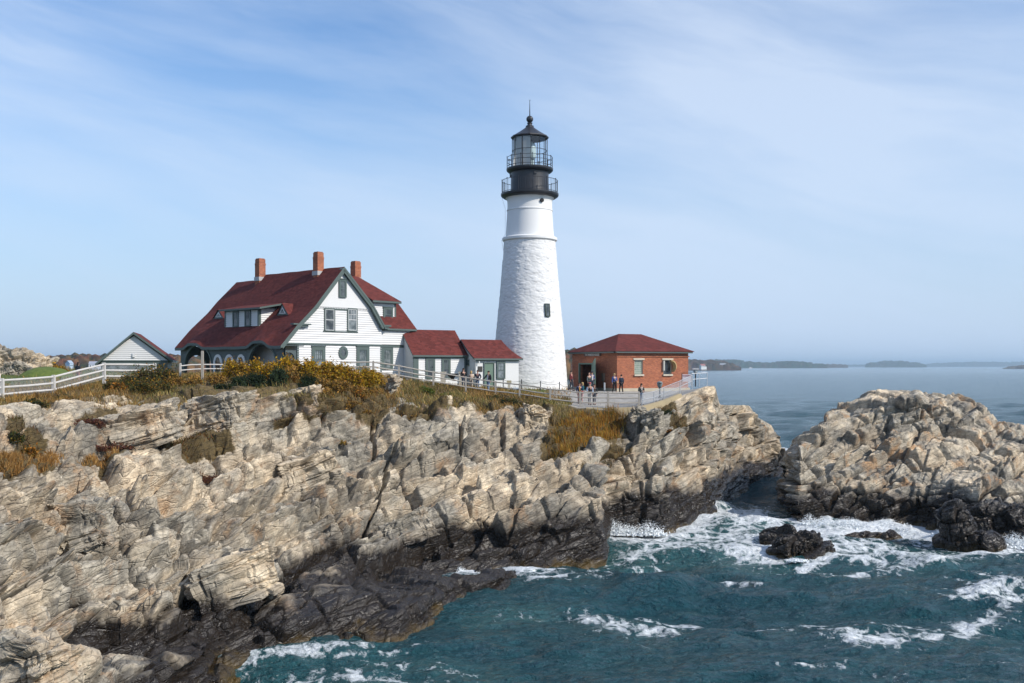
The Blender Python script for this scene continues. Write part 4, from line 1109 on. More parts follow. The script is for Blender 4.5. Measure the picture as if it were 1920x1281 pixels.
# dormer in the wing's front slope
DA = 0.62
d0 = H.onx(697, 600, DA)[0]; d1 = H.onx(741, 600, DA)[0]; dz0 = H.onx(720, 604.5, DA)[1]; dz1 = H.onx(720, 568, DA)[1]
dd_ = MB(); dd_.box(((d0 + d1) / 2, DA + 1.0, (dz0 + dz1) / 2), (d1 - d0, 1.99, dz1 - dz0)); boards(dd_, [(d0, dz0), (d1, dz0), (d1, dz1), (d0, dz1)], Matrix.Translation((0, DA, 0)), .18)
wdorm = dd_.build('dormer', M_WHITE, wing)
t5 = MB(); t5.box((d1 - .04, DA - .04, (dz0 + dz1) / 2), (.16, .08, dz1 - dz0)); 
P = [(d0 - .3, DA - .5, dz1 + .02), (d1 + .42, DA - .5, dz1 + .02), (d1 + .42, DA + 1.2, dz1 + .02), (d0 - .3, DA + 1.2, dz1 + .02)]
t5.box(((d0 + d1) / 2 + .06, DA + .2, dz1 + .06), (d1 - d0 + .6, 1.3, .16))
t5.build('dormer_trim', M_GREEN, wdorm)
zs = dz1 + .145
rp = MB(); rp.add([(d0 - .3, DA - .46, zs), (d1 + .38, DA - .46, zs), (eS - ti, eA + ti, zt + .03), (S_R - 2.2, eA + ti, zt + .03), (d1 + .38, back, zs)], [(0, 1, 2, 3), (1, 4, 2)])
rp.build('dormer_roof', M_SHING, wdorm)
win_px(wdorm, H, 717.5, 735.5, 577, 602.5, a=DA, frame=.14, curtain=False, trim=M_GREEN, rows=1, cols=2)
# ------------------------------------------------ chimneys
def chimney(u0, u1, v0, v1, s, a):
    p = H.o + H.ex * s + H.ey * a
    w = (u1 - u0) / F_PX * p.y / 1.28
    z0 = CAMZ - (v1 - HOR) / F_PX * p.y - H.o.z; z1 = CAMZ - (v0 - HOR) / F_PX * p.y - H.o.z
    mb = MB(); h = z1 - z0
    for (ww, za, zb_) in ((w, z0 - 1.2, z1 - .62), (w * 1.05, z1 - .62, z1 - .45), (w * .96, z1 - .45, z1 - .08), (w * .82, z1 - .08, z1)):
        mb.box((s, a, (za + zb_) / 2), (ww, ww, zb_ - za))
    c = mb.build('chimney', M_BRICK, hr)
    f = MB(); f.box((s, a, z0 - .22), (w * 1.16, w * 1.16, .36)); f.build('flashing', M_FLASH, c)
def sa_on(u, a):  # s for a photo column at depth row a
    return H.onx(u, 500, a)[0]
chimney(479, 497, 485, 519, pk[0] - .35, H.ony(488, 500, pk[0] - .35)[0])
chimney(588, 606.5, 472.5, 508, pk[0] - .35, H.ony(597, 500, pk[0] - .35)[0])
chimney(658, 676, 490, 520, sa_on(667, 4.6), 4.6)

# ================================================================ links between house and tower
def low_house(fr, name, label, L, depth, zeave, zridge, aridge, over=.3, flare=None):
    r = fr.root(name); tag(r, label, 'house')
    w = MB(); fpoly = [(0, 0), (L, 0), (L, zeave), (0, zeave)]
    w.prism(fpoly, Matrix.Translation((0, .004, 0)), depth)
    # gable ends
    for s in (0.0,) + ((L - .1,) if flare is None else ()):
        w.prism([(-.006, zeave - .02), (-aridge, zridge - (.18 if flare is None else .30)), (-2 * aridge, zeave - .02)], side_m(s), .1)
    return r, w, fpoly
# first link
F1_ = Frame(-8.75, 89.3, 10.3, 30.0)
L1w = F1_.onx(872.5, 690)[0]
ze1 = F1_.onx(820, 667.5)[1]; zr1 = F1_.onx(820, 619, 2.4)[1]
r1_, w1_, fp1 = low_house(F1_, 'link_house', 'low white link with red roof between the big house and the stuccoed porch room', L1w, 4.6, ze1, zr1, 2.4)
boards(w1_, fp1, FRONT, .17); w1_.build('wall', M_WHITE, r1_)
def gable_roof(r, L0, L1, ar, ze_, zr_, over, back, th=.16, endpath=None):
    m = MB()
    n = 8
    rows = []
    for i in range(n + 1):
        t = i / n; a = -over + (ar + over) * t; z = ze_ + (zr_ - ze_) * t
        e = endpath(t) if endpath else L1
        if endpath: z -= .10 * math.sin(math.pi * t)
        rows.append(((L0, a, z), (e, a, z)))
    for i in range(n):
        m.add([rows[i][0], rows[i][1], rows[i + 1][1], rows[i + 1][0]], [(0, 1, 2, 3)], 0)
        for k in (0, 1):
            p, q = rows[i][k], rows[i + 1][k]
            m.add([p, q, (q[0], q[1], q[2] - th), (p[0], p[1], p[2] - th)], [(0, 1, 2, 3)], 1)
    p, q = rows[0]; m.add([p, q, (q[0], q[1], q[2] - th), (p[0], p[1], p[2] - th)], [(0, 1, 2, 3)], 1)
    u_, v_2 = rows[0]; t_, s_ = rows[-1]
    m.add([(u_[0], u_[1], u_[2] - th), (v_2[0], v_2[1], v_2[2] - th), (s_[0], s_[1], s_[2] - th), (t_[0], t_[1], t_[2] - th)], [(0, 1, 2, 3)], 1)
    # rear slope
    m.add([rows[-1][0], rows[-1][1], (rows[0][1][0], 2 * ar + over, ze_), (L0, 2 * ar + over, ze_)], [(0, 1, 2, 3)], 0)
    if endpath: m.add([rows[i][1] for i in range(n + 1)] + [(rows[0][1][0], 2 * ar + over, ze_)], [tuple(range(n + 2))], 0)
    return m.build('roof', [M_SHING, M_GREEN], r)
gable_roof(r1_, -0.1, L1w + .15, 2.4, ze1 + .06, zr1, .3, 0)
tb1 = MB()
tb1.box((L1w / 2, -.03, ze1 - .1), (L1w, .08, .2)); tb1.box((L1w - .06, -.04, ze1 / 2 - .1), (.14, .08, ze1 - .2))
x0, x1 = 0.02, F1_.onx(784, 690)[0]; tb1.box(((x0 + x1) / 2, -.05, 1.0), (x1 - x0, .1, ze1 * 2 - 2.2))
tb1.build('trim', M_GREEN, r1_)
win_px(r1_, F1_, 797.5, 815, 671, 710, frame=.17, rows=2, cols=3, cap=False, curtain=False)
win_px(r1_, F1_, 827.5, 844, 671, 710, frame=.17, rows=2, cols=3, cap=False, curtain=False)
# second link, stuccoed
M_STUC = flat_mat('white stucco', (0.66, 0.66, 0.66), 0.8, 0.05, 1.3, bump=0.25)
F2_ = Frame(-3.24, 90.6, 10.0, 30.0)
L2w = F2_.onx(972.5, 690)[0]
ze2 = F2_.onx(930, 673.5)[1]; zr2 = F2_.onx(900, 637, 2.34)[1]
r2_, w2_, fp2 = low_house(F2_, 'entry_house', 'small white stucco entry room with green door at the foot of the tower', L2w, 4.4, ze2, zr2, 2.34, flare=1)
w2_.build('wall', M_STUC, r2_)
e_top = F2_.onx(940, 637, 2.34)[0]; e_bot = F2_.onx(981, 671, -.3)[0]
gable_roof(r2_, -.3, 5, 2.34, ze2 + .06, zr2, .3, 0, endpath=lambda t: e_bot + (e_top - e_bot) * (1 - (1 - t) ** 1.5))
tb2 = MB(); tb2.box((L2w / 2, -.05, ze2 - .09), (L2w, .1, .18)); tb2.build('trim', M_GREEN, r2_)
dx0, dx1 = F2_.onx(906.5, 690)[0], F2_.onx(926.5, 690)[0]; dz = F2_.onx(916, 679.5)[1]
dm = MB()
for xx in (dx0 + .05, dx1 - .05): dm.box((xx, -.05, dz / 2), (.1, .11, dz))
dm.box(((dx0 + dx1) / 2, -.05, dz - .05), (dx1 - dx0 - .2, .11, .1))
do = dm.build('door_frame', M_GREEN, r2_)
dl = MB(); dl.box(((dx0 + dx1) / 2, -.02, dz / 2 - .05), (dx1 - dx0 - .2, .05, dz - .1))
for zz0, zz1 in ((.2, .9), (1.05, dz - .25)):
    for sx in (-.25, .25): dl.box(((dx0 + dx1) / 2 + sx * .72, -.03, (zz0 + zz1) / 2), (.26, .02, zz1 - zz0))
dl.build('door', M_GREEN2, r2_)
win_px(r2_, F2_, 930.5, 946.5, 678, 710.5, frame=.11, rows=2, cols=2, cap=False, curtain=True)
pl = MB(); px0, pz1 = F2_.onx(896, 687); px1, pz0 = F2_.onx(904, 697); pl.box(((px0 + px1) / 2, -.03, (pz0 + pz1) / 2), (px1 - px0, .05, pz1 - pz0)); pl.build('plaque', flat_mat('bronze plaque', (0.05, 0.045, 0.04), 0.4), r2_)
lm = MB(); lx = F2_.onx(897, 676)[0]; lm.tube([(lx - .02, -.02, ze2 - .25), (lx - .02, -.2, ze2 - .22), (lx - .02, -.22, ze2 - .42)], .05, 8); lm.build('downpipe', M_WHITE, r2_)
Mg = side_m(0.0); ga0 = F2_.ony(880.5, 680, 0)[0]; gz0 = F2_.ony(878, 685, 0)[1]
window(r2_, Mg, -ga0 - .45, gz0, .42, .5, frame=.06, cap=False, curtain=False, rows=1, cols=1)

# ================================================================ lighthouse
TY = 98.6; TX = (993.3 - CX) / F_PX * TY; K = TY / F_PX; TZ = 9.7
tw = empty('lighthouse', (TX, TY, TZ))
tag(tw, 'tall white stone lighthouse tower with a black lantern room', 'lighthouse')
zv = lambda v: CAMZ + (HOR - v) * K - TZ
def tower_mat():
    m, n, b = new_mat('whitewashed rubble stone')
    v = n.obj()
    f = n.noise(n.mapping(v, (1, 1, 2.2)), 1.6, 6, 0.65)
    c = n.ramp(f, ((0.30, (0.52, 0.52, 0.52)), (0.45, (0.68, 0.68, 0.675)), (0.75, (0.74, 0.735, 0.725))))
    st = n.ramp(n.noise(n.mapping(v, (2.2, 2.2, 0.16)), 1.2, 5, 0.6), ((0.60, 0.0), (0.78, 0.22)))
    c = n.mix(st, c, (0.50, 0.48, 0.45))
    n.lk(c, b.inputs['Base Color']); b.inputs['Roughness'].default_value = 0.75
    n.lk(n.bump(n.noise(n.mapping(v, (1, 1, 1.7)), 5.5, 6, 0.68), 0.25, 0.05), b.inputs['Normal'])
    return m
M_TOWER = tower_mat()
na, nz_ = 260, 300
zsb = np.linspace(-0.5, zv(453), nz_)
vv = np.array([453, 480, 560, 630, 700, 728, 745]); rr = np.array([48.2, 50.2, 57.0, 63.8, 69.2, 71.4, 72.6])
rad = np.interp(HOR - (zsb + TZ - CAMZ) / K, vv, rr) * K
th = np.linspace(0, 2 * math.pi, na, endpoint=False)
T_, Z_ = np.meshgrid(th, zsb); Rr = np.repeat(rad[:, None], na, 1)
Pc = np.stack([Rr * np.cos(T_), Rr * np.sin(T_), Z_], 2).reshape(-1, 3)
F1c, F2c, IDc, OFc = cells(Pc / np.array([.62, .62, .30]) + 40, 611)
disp = 0.030 * (rnd(IDc, 1) - .5) - 0.022 * np.clip(1 - (F2c - F1c) / .22, 0, 1) + 0.018 * vnoise(Pc, .5, 612, 3)
Rd = Rr.ravel() + disp
V_ = np.stack([Rd * np.cos(T_.ravel()), Rd * np.sin(T_.ravel()), Z_.ravel()], 1)
i = np.arange((nz_ - 1) * na); nx = np.where((i % na) == na - 1, i - na + 1, i + 1)
np_mesh('shaft', V_, np.stack([i, nx, nx + na, i + na], 1), M_TOWER, True, parent=tw)
M_TOW2 = flat_mat('white painted brick', (0.75, 0.75, 0.74), 0.65, 0.05, 1.4, bump=0.18)
def lat(name, px, mat, parent=tw, n=64, smooth=True):
    mb = MB(); mb.lathe([(r * K, zv(v)) for r, v in px], n)
    o = mb.build(name, mat, parent, smooth)
    if smooth:
        me = o.data
        try: me.set_sharp_from_angle(angle=R(35))
        except Exception: pass
    return o
lat('cornice', [(47, 454.5), (49.5, 453.5), (51.4, 451.5), (51.6, 447.5), (50.6, 446.4), (46, 445)], M_TOW2)
lat('upper_shaft', [(45.6, 446), (44.8, 438), (42.4, 400), (42.3, 397.2), (43.2, 396.6), (43.2, 394.6), (42.1, 394), (41.8, 384), (42.2, 378), (44, 374), (46.5, 371.6), (46.5, 369)], M_TOW2)
lat('main_gallery', [(44, 372.5), (49, 372.2), (53.0, 369.5), (54.2, 367.5), (54.2, 364.2), (36, 363.4)], M_IRON)
lat('watch_room', [(35.6, 364.5), (36.2, 363), (35.5, 360), (35.4, 330), (35.4, 319.5), (36.4, 318)], M_IRON)
lat('lantern_gallery', [(36, 325), (40, 324), (43, 321.5), (43.8, 319.8), (43.8, 317), (33, 316.2)], M_IRON)
# railings
def railing(name, r, z0, z1, nposts, rails, n=72, bal=0, rod=.022):
    mb = MB()
    for k in range(nposts):
        a = 2 * math.pi * k / nposts + .1
        mb.tube([(r * math.cos(a), r * math.sin(a), z0), (r * math.cos(a), r * math.sin(a), z1 + .04)], .034, 6)
        mb.ball((r * math.cos(a), r * math.sin(a), z1 + .06), .055, 6)
    for zr in rails:
        pts = [(r * math.cos(2 * math.pi * k / n), r * math.sin(2 * math.pi * k / n), zr) for k in range(n + 1)]
        mb.tube(pts, rod * 1.15, 6, cap=False)
    for k in range(bal):
        a = 2 * math.pi * k / bal
        mb.tube([(r * math.cos(a), r * math.sin(a), z0), (r * math.cos(a), r * math.sin(a), z1)], .011, 4)
    return mb.build(name, M_IRON, tw)
railing('main_gallery_railing', 52.2 * K, zv(364), zv(340), 12, [zv(340), zv(362)], bal=72)
railing('lantern_gallery_railing', 42.6 * K, zv(317), zv(296.5), 12, [zv(296.5), zv(304), zv(313)])
# lantern room: twelve panes, blinds on the landward side
lz0, lz1 = zv(316.5), zv(260); lr = 32.8 * K; NF = 12; off = R(-90 + 3)
lb = MB()
for k in range(NF):
    a = off + 2 * math.pi * k / NF
    p = Vector((lr * math.cos(a), lr * math.sin(a), 0)); lb.bar(p + Vector((0, 0, lz0)), p + Vector((0, 0, lz1)), .07)
    b2 = off + 2 * math.pi * (k + 1) / NF; q = Vector((lr * math.cos(b2), lr * math.sin(b2), 0))
    for zz2 in (lz0 + .03, (lz0 * .42 + lz1 * .58), lz1 - .03):
        d = (q - p).normalized() * .036
        lb.bar(p + d + Vector((0, 0, zz2)), q - d + Vector((0, 0, zz2)), .045)
lant = lb.build('lantern_room', M_IRON, tw)
mg, ng, bgl = new_mat('lantern glass')
gm = ng.new('ShaderNodeMixShader', inp={0: 0.08}); gt = ng.new('ShaderNodeBsdfTransparent', inp={'Color': (0.97, 0.98, 0.98, 1)}); gg = ng.new('ShaderNodeBsdfGlossy', inp={'Roughness': 0.04})
ng.lk(gt.outputs[0], gm.inputs[1]); ng.lk(gg.outputs[0], gm.inputs[2])
ng.lk(gm.outputs[0], mg.node_tree.nodes['Material Output'].inputs['Surface'])
M_BLIND = flat_mat('white canvas blind', (0.74, 0.73, 0.74), 0.8, 0.05, 2)
_t = NT(M_BLIND); _b = M_BLIND.node_tree.nodes['Principled BSDF']; _tr = _t.new('ShaderNodeBsdfTranslucent', inp={'Color': (0.85, 0.84, 0.82, 1)})
_mx = _t.new('ShaderNodeMixShader', inp={0: 0.75}); _t.lk(_b.outputs[0], _mx.inputs[1]); _t.lk(_tr.outputs[0], _mx.inputs[2]); _t.lk(_mx.outputs[0], M_BLIND.node_tree.nodes['Material Output'].inputs['Surface'])
M_LROOM = flat_mat('lantern interior', (0.10, 0.09, 0.075), 0.6, 0.2, 1.5)
for k in range(NF):
    a = off + 2 * math.pi * k / NF; b2 = off + 2 * math.pi * (k + 1) / NF
    r_ = lr - .02
    p, q = Vector((r_ * math.cos(a), r_ * math.sin(a), 0)), Vector((r_ * math.cos(b2), r_ * math.sin(b2), 0))
    d = (q - p).normalized() * .05; p += d; q -= d
    g = MB(); g.add([p + Vector((0, 0, lz0 + .06)), q + Vector((0, 0, lz0 + .06)), q + Vector((0, 0, lz1 - .06)), p + Vector((0, 0, lz1 - .06))], [(0, 1, 2, 3)])
    g.build('glass_pane', mg, lant)
    if k in (11, 10, 9, 8, 7):
        s_ = .965
        g = MB(); g.add([p * s_ + Vector((0, 0, lz0 + .02)), q * s_ + Vector((0, 0, lz0 + .02)), q * s_ + Vector((0, 0, lz1 - .02)), p * s_ + Vector((0, 0, lz1 - .02))], [(0, 1, 2, 3)])
        g.build('blind', M_BLIND, lant)
g = MB(); g.lathe([(.0, lz0 + .01), (lr - .1, lz0 + .01)], 24); g.box((-.25, 1.05, (lz0 + lz1) / 2), (1.5, .1, lz1 - lz0 - .1)); g.build('lantern_floor', M_LROOM, lant)
g = MB(); g.lathe([(.0, lz0 + .1), (.28, lz0 + .1), (.28, lz0 + .8), (.42, lz0 + .9), (.5, lz0 + 1.3), (.5, lz0 + 1.9), (.42, lz0 + 2.3), (.2, lz0 + 2.5), (0, lz0 + 2.5)], 20, c=(.12, -.2, 0)); g.build('lamp_lens', flat_mat('lamp lens glass', (0.45, 0.56, 0.56), 0.1, 0.2, 5, spec=0.8), lant)
lat('lantern_roof', [(32.5, 261.5), (34.5, 260.5), (35.8, 258.8), (35.4, 257.2), (31, 255), (22, 249.5), (12, 242.5), (8.4, 239.8), (7.6, 238.2), (7.6, 236.4), (5.0, 235.6), (4.0, 232.2), (5.3, 231.6), (5.3, 230.8), (3.6, 230.4)], M_IRON, n=12, smooth=False)
g = MB(); g.ball((0, 0, zv(223.8)), 6.6 * K, 16); g.tube([(0, 0, zv(219)), (0, 0, zv(205)), (0, 0, zv(189.5))], [.055, .04, .022], 6)
for sx in (-1, 1): g.tube([(0, 0, zv(190)), (sx * .05, 0, zv(188)), (sx * .08, 0, zv(187.2))], .016, 5)
g.build('ventilator_ball', M_IRON, tw)
# tower window, round vent, small fittings on the watch room
def tower_r(v): return float(np.interp(v, vv, rr)) * K
v_m = 584.5; rw = tower_r(v_m); xw = (1026 - CX) / F_PX * (TY - rw) - TX
aw_ = math.asin(xw / rw); Mw = Matrix.Rotation(aw_, 4, 'Z') @ Matrix.Translation((0, -rw - .03, zv(584.5))) @ Matrix.Rotation(R(-5.5), 4, 'X')
M_WFRAME = flat_mat('dark green window paint', (0.03, 0.05, 0.045), 0.5)
window(tw, Mw, -.26, zv(596.5) - zv(584.5), .52, zv(572.5) - zv(596.5), frame=.07, curtain=False, cap=False, rows=2, cols=2, deep=.2, fmat=M_WFRAME, trim=M_WFRAME)
rv = 41.9 * K; xv = (1015.5 - CX) / F_PX * (TY - rv) - TX; av_ = math.asin(xv / rv)
g = MB(); Mv = Matrix.Rotation(av_, 4, 'Z') @ Matrix.Translation((0, -rv, zv(381.5)))
g.tube([Mv @ Vector((0, .1, 0)), Mv @ Vector((0, -.16, 0))], .19, 14); g.build('round_vent', M_DARK, tw)
for (uu, vz) in ((958, 331), (1003.5, 330)):
    r_ = 35.4 * K; xx = (uu - CX) / F_PX * (TY - r_) - TX; a_ = math.asin(max(-1, min(1, xx / r_)))
    g = MB(); Mv = Matrix.Rotation(a_, 4, 'Z') @ Matrix.Translation((0, -r_, zv(vz))); g.box((0, -.05, 0), (.26, .12, .2), Mv); g.box((.1, -.09, .12), (.05, .1, .12), Mv); g.build('vent_box', M_IRON, tw)
g = MB(); g.tube([(-52 * K, -.2, zv(372)), (-46 * K, -.3, zv(392)), (-46.0 * K, -.3, zv(440)), (-52.5 * K, -.3, zv(452)), (-50 * K, -.3, zv(470))], .012, 4); g.build('cable', M_STEEL, tw)

# ================================================================ brick fog-signal building
B = Frame(9.95, 96.0, 9.55, 25.0)
BL = B.onx(1290.5, 690)[0]; BD = B.ony(1073, 690)[0]
zE = B.onx(1200, 662)[1]; br = B.root('brick_building')
tag(br, 'square red brick building with a hipped red roof and an open green door', 'building')
bb = MB()
# walls as slabs so that the doorway is really open
t0, t1 = B.ony(1112, 700)[0], B.ony(1086.5, 700)[0]; zD = B.ony(1100, 681)[1]
w_ = .35
wins = []
def wslab(x0, x1, z0, z1): bb.box(((x0 + x1) / 2, w_ / 2, (z0 + z1) / 2), (x1 - x0, w_, z1 - z0))
wx = [(B.onx(1189.5, 690)[0], B.onx(1205.5, 690)[0]), (B.onx(1243.5, 690)[0], B.onx(1259.5, 690)[0])]
wz0, wz1 = B.onx(1197, 703)[1], B.onx(1197, 675)[1]
cuts = [0] + [c for w in wx for c in w] + [BL]
for k in range(0, 6, 2): wslab(cuts[k], cuts[k + 1], .3, zE)
for a_, b_ in wx: wslab(a_, b_, .3, wz0); wslab(a_, b_, wz1, zE)
bb.box((w_ / 2, (w_ + t0) / 2, .3 + (zE - .3) / 2), (w_, t0 - w_, zE - .3))
bb.box((w_ / 2, (BD + t1) / 2, .3 + (zE - .3) / 2), (w_, BD - t1, zE - .3))
bb.box((w_ / 2, (t0 + t1) / 2, (zD + zE) / 2), (w_, t1 - t0, zE - zD))
bb.box((BL / 2 + w_ / 2, BD - w_ / 2, .3 + (zE - .3) / 2), (BL - w_, w_, zE - .3)); bb.box((BL - w_ / 2, BD / 2, .3 + (zE - .3) / 2), (w_, BD - 2 * w_, zE - .3))
bb.box((BL / 2, -.04, zE - .32), (BL + .16, .08, .10)); bb.box((-.04, BD / 2, zE - .32), (.08, BD, .10))
bb.build('wall', M_BRICK, br)
fb = MB(); fb.box((BL / 2, .12, .13), (BL + .2, .5, .35)); fb.box((.13, .37 + (t0 - .37) / 2, .13), (.5, t0 - .37, .35)); fb.box((.13, (t1 + BD) / 2, .13), (.5, BD - t1, .35)); fb.box((BL / 2, BD - .15, .13), (BL + .2, .5, .35)); fb.box((BL - .13, BD / 2, .13), (.5, BD - .8, .35)); fb.build('foundation', M_CONC, br)
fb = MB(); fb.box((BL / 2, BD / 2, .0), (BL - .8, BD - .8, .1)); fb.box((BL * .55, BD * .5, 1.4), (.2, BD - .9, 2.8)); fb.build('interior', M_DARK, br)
ov = .42; e0 = zE + .02; zt_ = B.onx(1180, 626.5, BD / 2)[1]
x0, x1, y0, y1 = -ov, BL + ov, -ov, BD + ov
ra, rb2 = B.onx(1160, 626, BD / 2)[0], B.onx(1202, 626, BD / 2)[0]
g = MB(); P = [(x0, y0, e0 + .16), (x1, y0, e0 + .16), (x1, y1, e0 + .16), (x0, y1, e0 + .16), (ra, BD / 2, zt_), (rb2, BD / 2, zt_)]
g.add(P, [(0, 1, 5, 4), (1, 2, 5), (2, 3, 4, 5), (3, 0, 4)], 0)
Q = [(p[0], p[1], p[2] - .05) for p in P[:4]]
g.add(P[:4] + Q, [(0, 1, 5, 4), (1, 2, 6, 5), (2, 3, 7, 6), (3, 0, 4, 7)], 0)
g.add(Q, [(0, 1, 2, 3)], 1)
g.build('roof', [M_SHING, M_GREEN], br)
g = MB(); g.box((BL / 2, -.2, e0 + .04), (BL + .55, .36, .14)); g.box((-.2, BD / 2 + .1, e0 + .04), (.36, BD + .2, .14)); g.build('cornice', M_GREEN, br)
def gblock_mat():
    m, n, b = new_mat('glass block'); v = n.obj(); sp = n.new('ShaderNodeSeparateXYZ'); n.lk(v, sp.inputs[0])
    br_ = n.new('ShaderNodeTexBrick', offset=0.0, inp={'Scale': 1.0, 'Mortar Size': 0.02, 'Brick Width': 0.2, 'Row Height': 0.2, 'Color1': (0.16, 0.21, 0.17, 1), 'Color2': (0.26, 0.31, 0.25, 1), 'Mortar': (0.36, 0.37, 0.32, 1)})
    n.lk(n.new('ShaderNodeCombineXYZ', inp={0: sp.outputs[0], 1: sp.outputs[2]}).outputs[0], br_.inputs['Vector']); n.lk(br_.outputs[0], b.inputs['Base Color'])
    b.inputs['Roughness'].default_value = .25; return m
M_GB = gblock_mat()
for k, (a_, b_) in enumerate(wx):
    g = MB()
    for xx in (a_ + .03, b_ - .03): g.box((xx, .12, (wz0 + wz1) / 2 + .03), (.06, .1, wz1 - wz0 - .06))
    g.box(((a_ + b_) / 2, .12, wz1 - .03), (b_ - a_ - .12, .1, .06)); wf = g.build('window', M_STONE, br)
    g = MB(); g.box(((a_ + b_) / 2, -.02, wz1 + .08), (b_ - a_ + .28, .12, .16)); g.build('lintel', M_STONE, wf)
    g = MB(); g.box(((a_ + b_) / 2, -.05, wz0 - .03), (b_ - a_ + .1, .2, .16)); g.build('sill', M_STONE, wf)
    g = MB(); g.box(((a_ + b_) / 2, .16, (wz0 + wz1) / 2 + .03), (b_ - a_, .06, wz1 - wz0 - .06)); g.build('pane', M_GB if k == 0 else M_GLASS, wf)
    if k == 1:
        g = MB(); xm = (a_ + b_) / 2
        g.box((a_ - .01, -.1, wz1 - .55), (.16, .2, .95)); g.build('shutter', flat_mat('grey shutter', (.42, .42, .38), .7), wf)
        g = MB(); pts = []
        for t in np.linspace(0, 1, 12):
            aa = R(95 - 150 * t); pts.append((xm + .1 + .62 * math.cos(aa) * .9, wz1 - .62 + .58 * math.sin(aa)))
        inn = [(p[0] * .985 + xm * .015 - .05, p[1] - .06) for p in pts]
        n_ = len(pts)
        for yy0, yy1 in ((-.62, -.02),):
            P = [(p[0], yy0, p[1]) for p in pts] + [(p[0], yy1, p[1]) for p in pts] + [(p[0], yy0, p[1]) for p in inn] + [(p[0], yy1, p[1]) for p in inn]
            g.add(P, [(i, i + 1, n_ + i + 1, n_ + i) for i in range(n_ - 1)] + [(2 * n_ + i, 2 * n_ + i + 1, 3 * n_ + i + 1, 3 * n_ + i) for i in range(n_ - 1)] + [(i, i + 1, 2 * n_ + i + 1, 2 * n_ + i) for i in range(n_ - 1)])
        g.build('hood', flat_mat('tan sheet hood', (.50, .36, .17), .5, .15, 3), wf); wf['label'] = 'window with a curved tan hood and a dark lower pane'
g = MB()
for tt in (t0 + .06, t1 - .06): g.box((-.03, tt, zD / 2), (.18, .12, zD))
g.box((-.03, (t0 + t1) / 2, zD - .06), (.18, t1 - t0 - .24, .12)); dfr = g.build('door_frame', M_GREEN2, br)
hin = Vector((-.1, t0 + .02)); tipdir = Vector((-.42, -.91)).normalized(); Lf = 1.55
for Lf in np.arange(1.0, 3.4, .02):
    q = hin + tipdir * Lf; w = B.o + B.ex * q.x + B.ey * q.y
    if CX + F_PX * w.x / w.y >= 1129: break
tip = hin + tipdir * Lf
w = B.o + B.ex * tip.x + B.ey * tip.y; ztip = CAMZ + (HOR - 671.5) / F_PX * w.y - B.o.z
nrm = Vector((-tipdir.y, tipdir.x)) * .06
g = MB(); P = []
for off_ in (Vector((0, 0)), nrm):
    P += [(hin.x + off_.x, hin.y + off_.y, .05), (tip.x + off_.x, tip.y + off_.y, .05), (tip.x + off_.x, tip.y + off_.y, ztip), (hin.x + off_.x, hin.y + off_.y, zD)]
g.add(P, [(0, 1, 2, 3), (7, 6, 5, 4), (0, 4, 5, 1), (1, 5, 6, 2), (2, 6, 7, 3), (3, 7, 4, 0)]); dleaf = g.build('door', M_GREEN2, br)
g = MB(); c = (hin + (tip - hin) * .85) - nrm * .3; g.box((c.x, c.y, 1.1), (.06, .06, .22)); g.build('handle', M_IRON, dleaf)
# sign above the door
def text_mesh(txt, size, name, mat, parent, M, ext=.006):
    cu = D.curves.new(name, 'FONT'); cu.body = txt; cu.size = size; cu.align_x = 'CENTER'; cu.align_y = 'CENTER'; cu.extrude = ext
    o = D.objects.new(name, cu); COL.objects.link(o)
    dg = bpy.context.evaluated_depsgraph_get(); me = D.meshes.new_from_object(o.evaluated_get(dg)); D.objects.remove(o)
    me.transform(M @ Matrix.Rotation(R(90), 4, 'X')); me.materials.clear(); me.materials.append(mat); ob = D.objects.new(name, me); return link(ob, parent)
sa, sb_ = B.ony(1128, 665)[0], B.ony(1097, 665)[0]; sz = B.ony(1112, 665.6)[1]
g = MB(); g.box((-.12, (sa + sb_) / 2, sz), (.05, sb_ - sa, .27)); sg = g.build('sign', flat_mat('dark sign board', (.10, .055, .04), .6), br)
text_mesh('THE WHISTLE HOUSE', .29, 'lettering', M_WHITE, sg, Matrix.Translation((-.152, (sa + sb_) / 2, sz)) @ Matrix.Rotation(R(-90), 4, 'Z'))
g = MB(); tq = B.ony(1133, 700)[0]; g.box((-.1, tq, 1.35), (.18, .35, .75)); g.box((-.1, tq, .6), (.08, .08, .8)); g.build('meter_box', flat_mat('rusty box', (.2, .15, .11), .7), br)

# ================================================================ shed on the left
G = Frame(-35.5, 95.0, 11.15, 15.0)
gr = G.root('shed'); tag(gr, 'white gabled shed with green lower wall and red roof standing left of the big house', 'shed')
pl_, pr_ = G.onx(178, 682, -.4), G.onx(323, 675.5, -.4); ppk = G.onx(250, 622.5, -.4)
zg = G.onx(250, 675.5)[1]; wl, wrr = G.onx(189, 675)[0], G.onx(314, 675)[0]
g = MB(); poly = [(wl, zg), (wrr, zg), (ppk[0], ppk[1] - .35)]
g.prism(poly, Matrix.Translation((0, .004, 0)), 6.6); boards(g, poly, FRONT, .19); g.build('gable_wall', M_WHITE, gr)
g = MB(); g.box(((wl + wrr) / 2, 3.3, zg / 2 - .2), (wrr - wl, 6.6, zg + .4)); g.box(((wl + wrr) / 2, -.02, zg - .05), (wrr - wl + .1, .1, .1)); lw = g.build('wall', M_GREEN, gr)
for uu in (207, 233):
    xx = G.onx(uu, 690)[0]; window(gr, FRONT, xx - .55, zg - 1.2, 1.1, .85, frame=.1, cap=False, curtain=True, rows=1, cols=2)
zl = pl_[1]; xl = pl_[0]; xr = 2 * ppk[0] - xl
for s_ in (0, 1):
    pass
g = MB(); a0, a1 = -.4, 7.0; P = []
zr_e = pr_[1]; xr = pr_[0] + .05
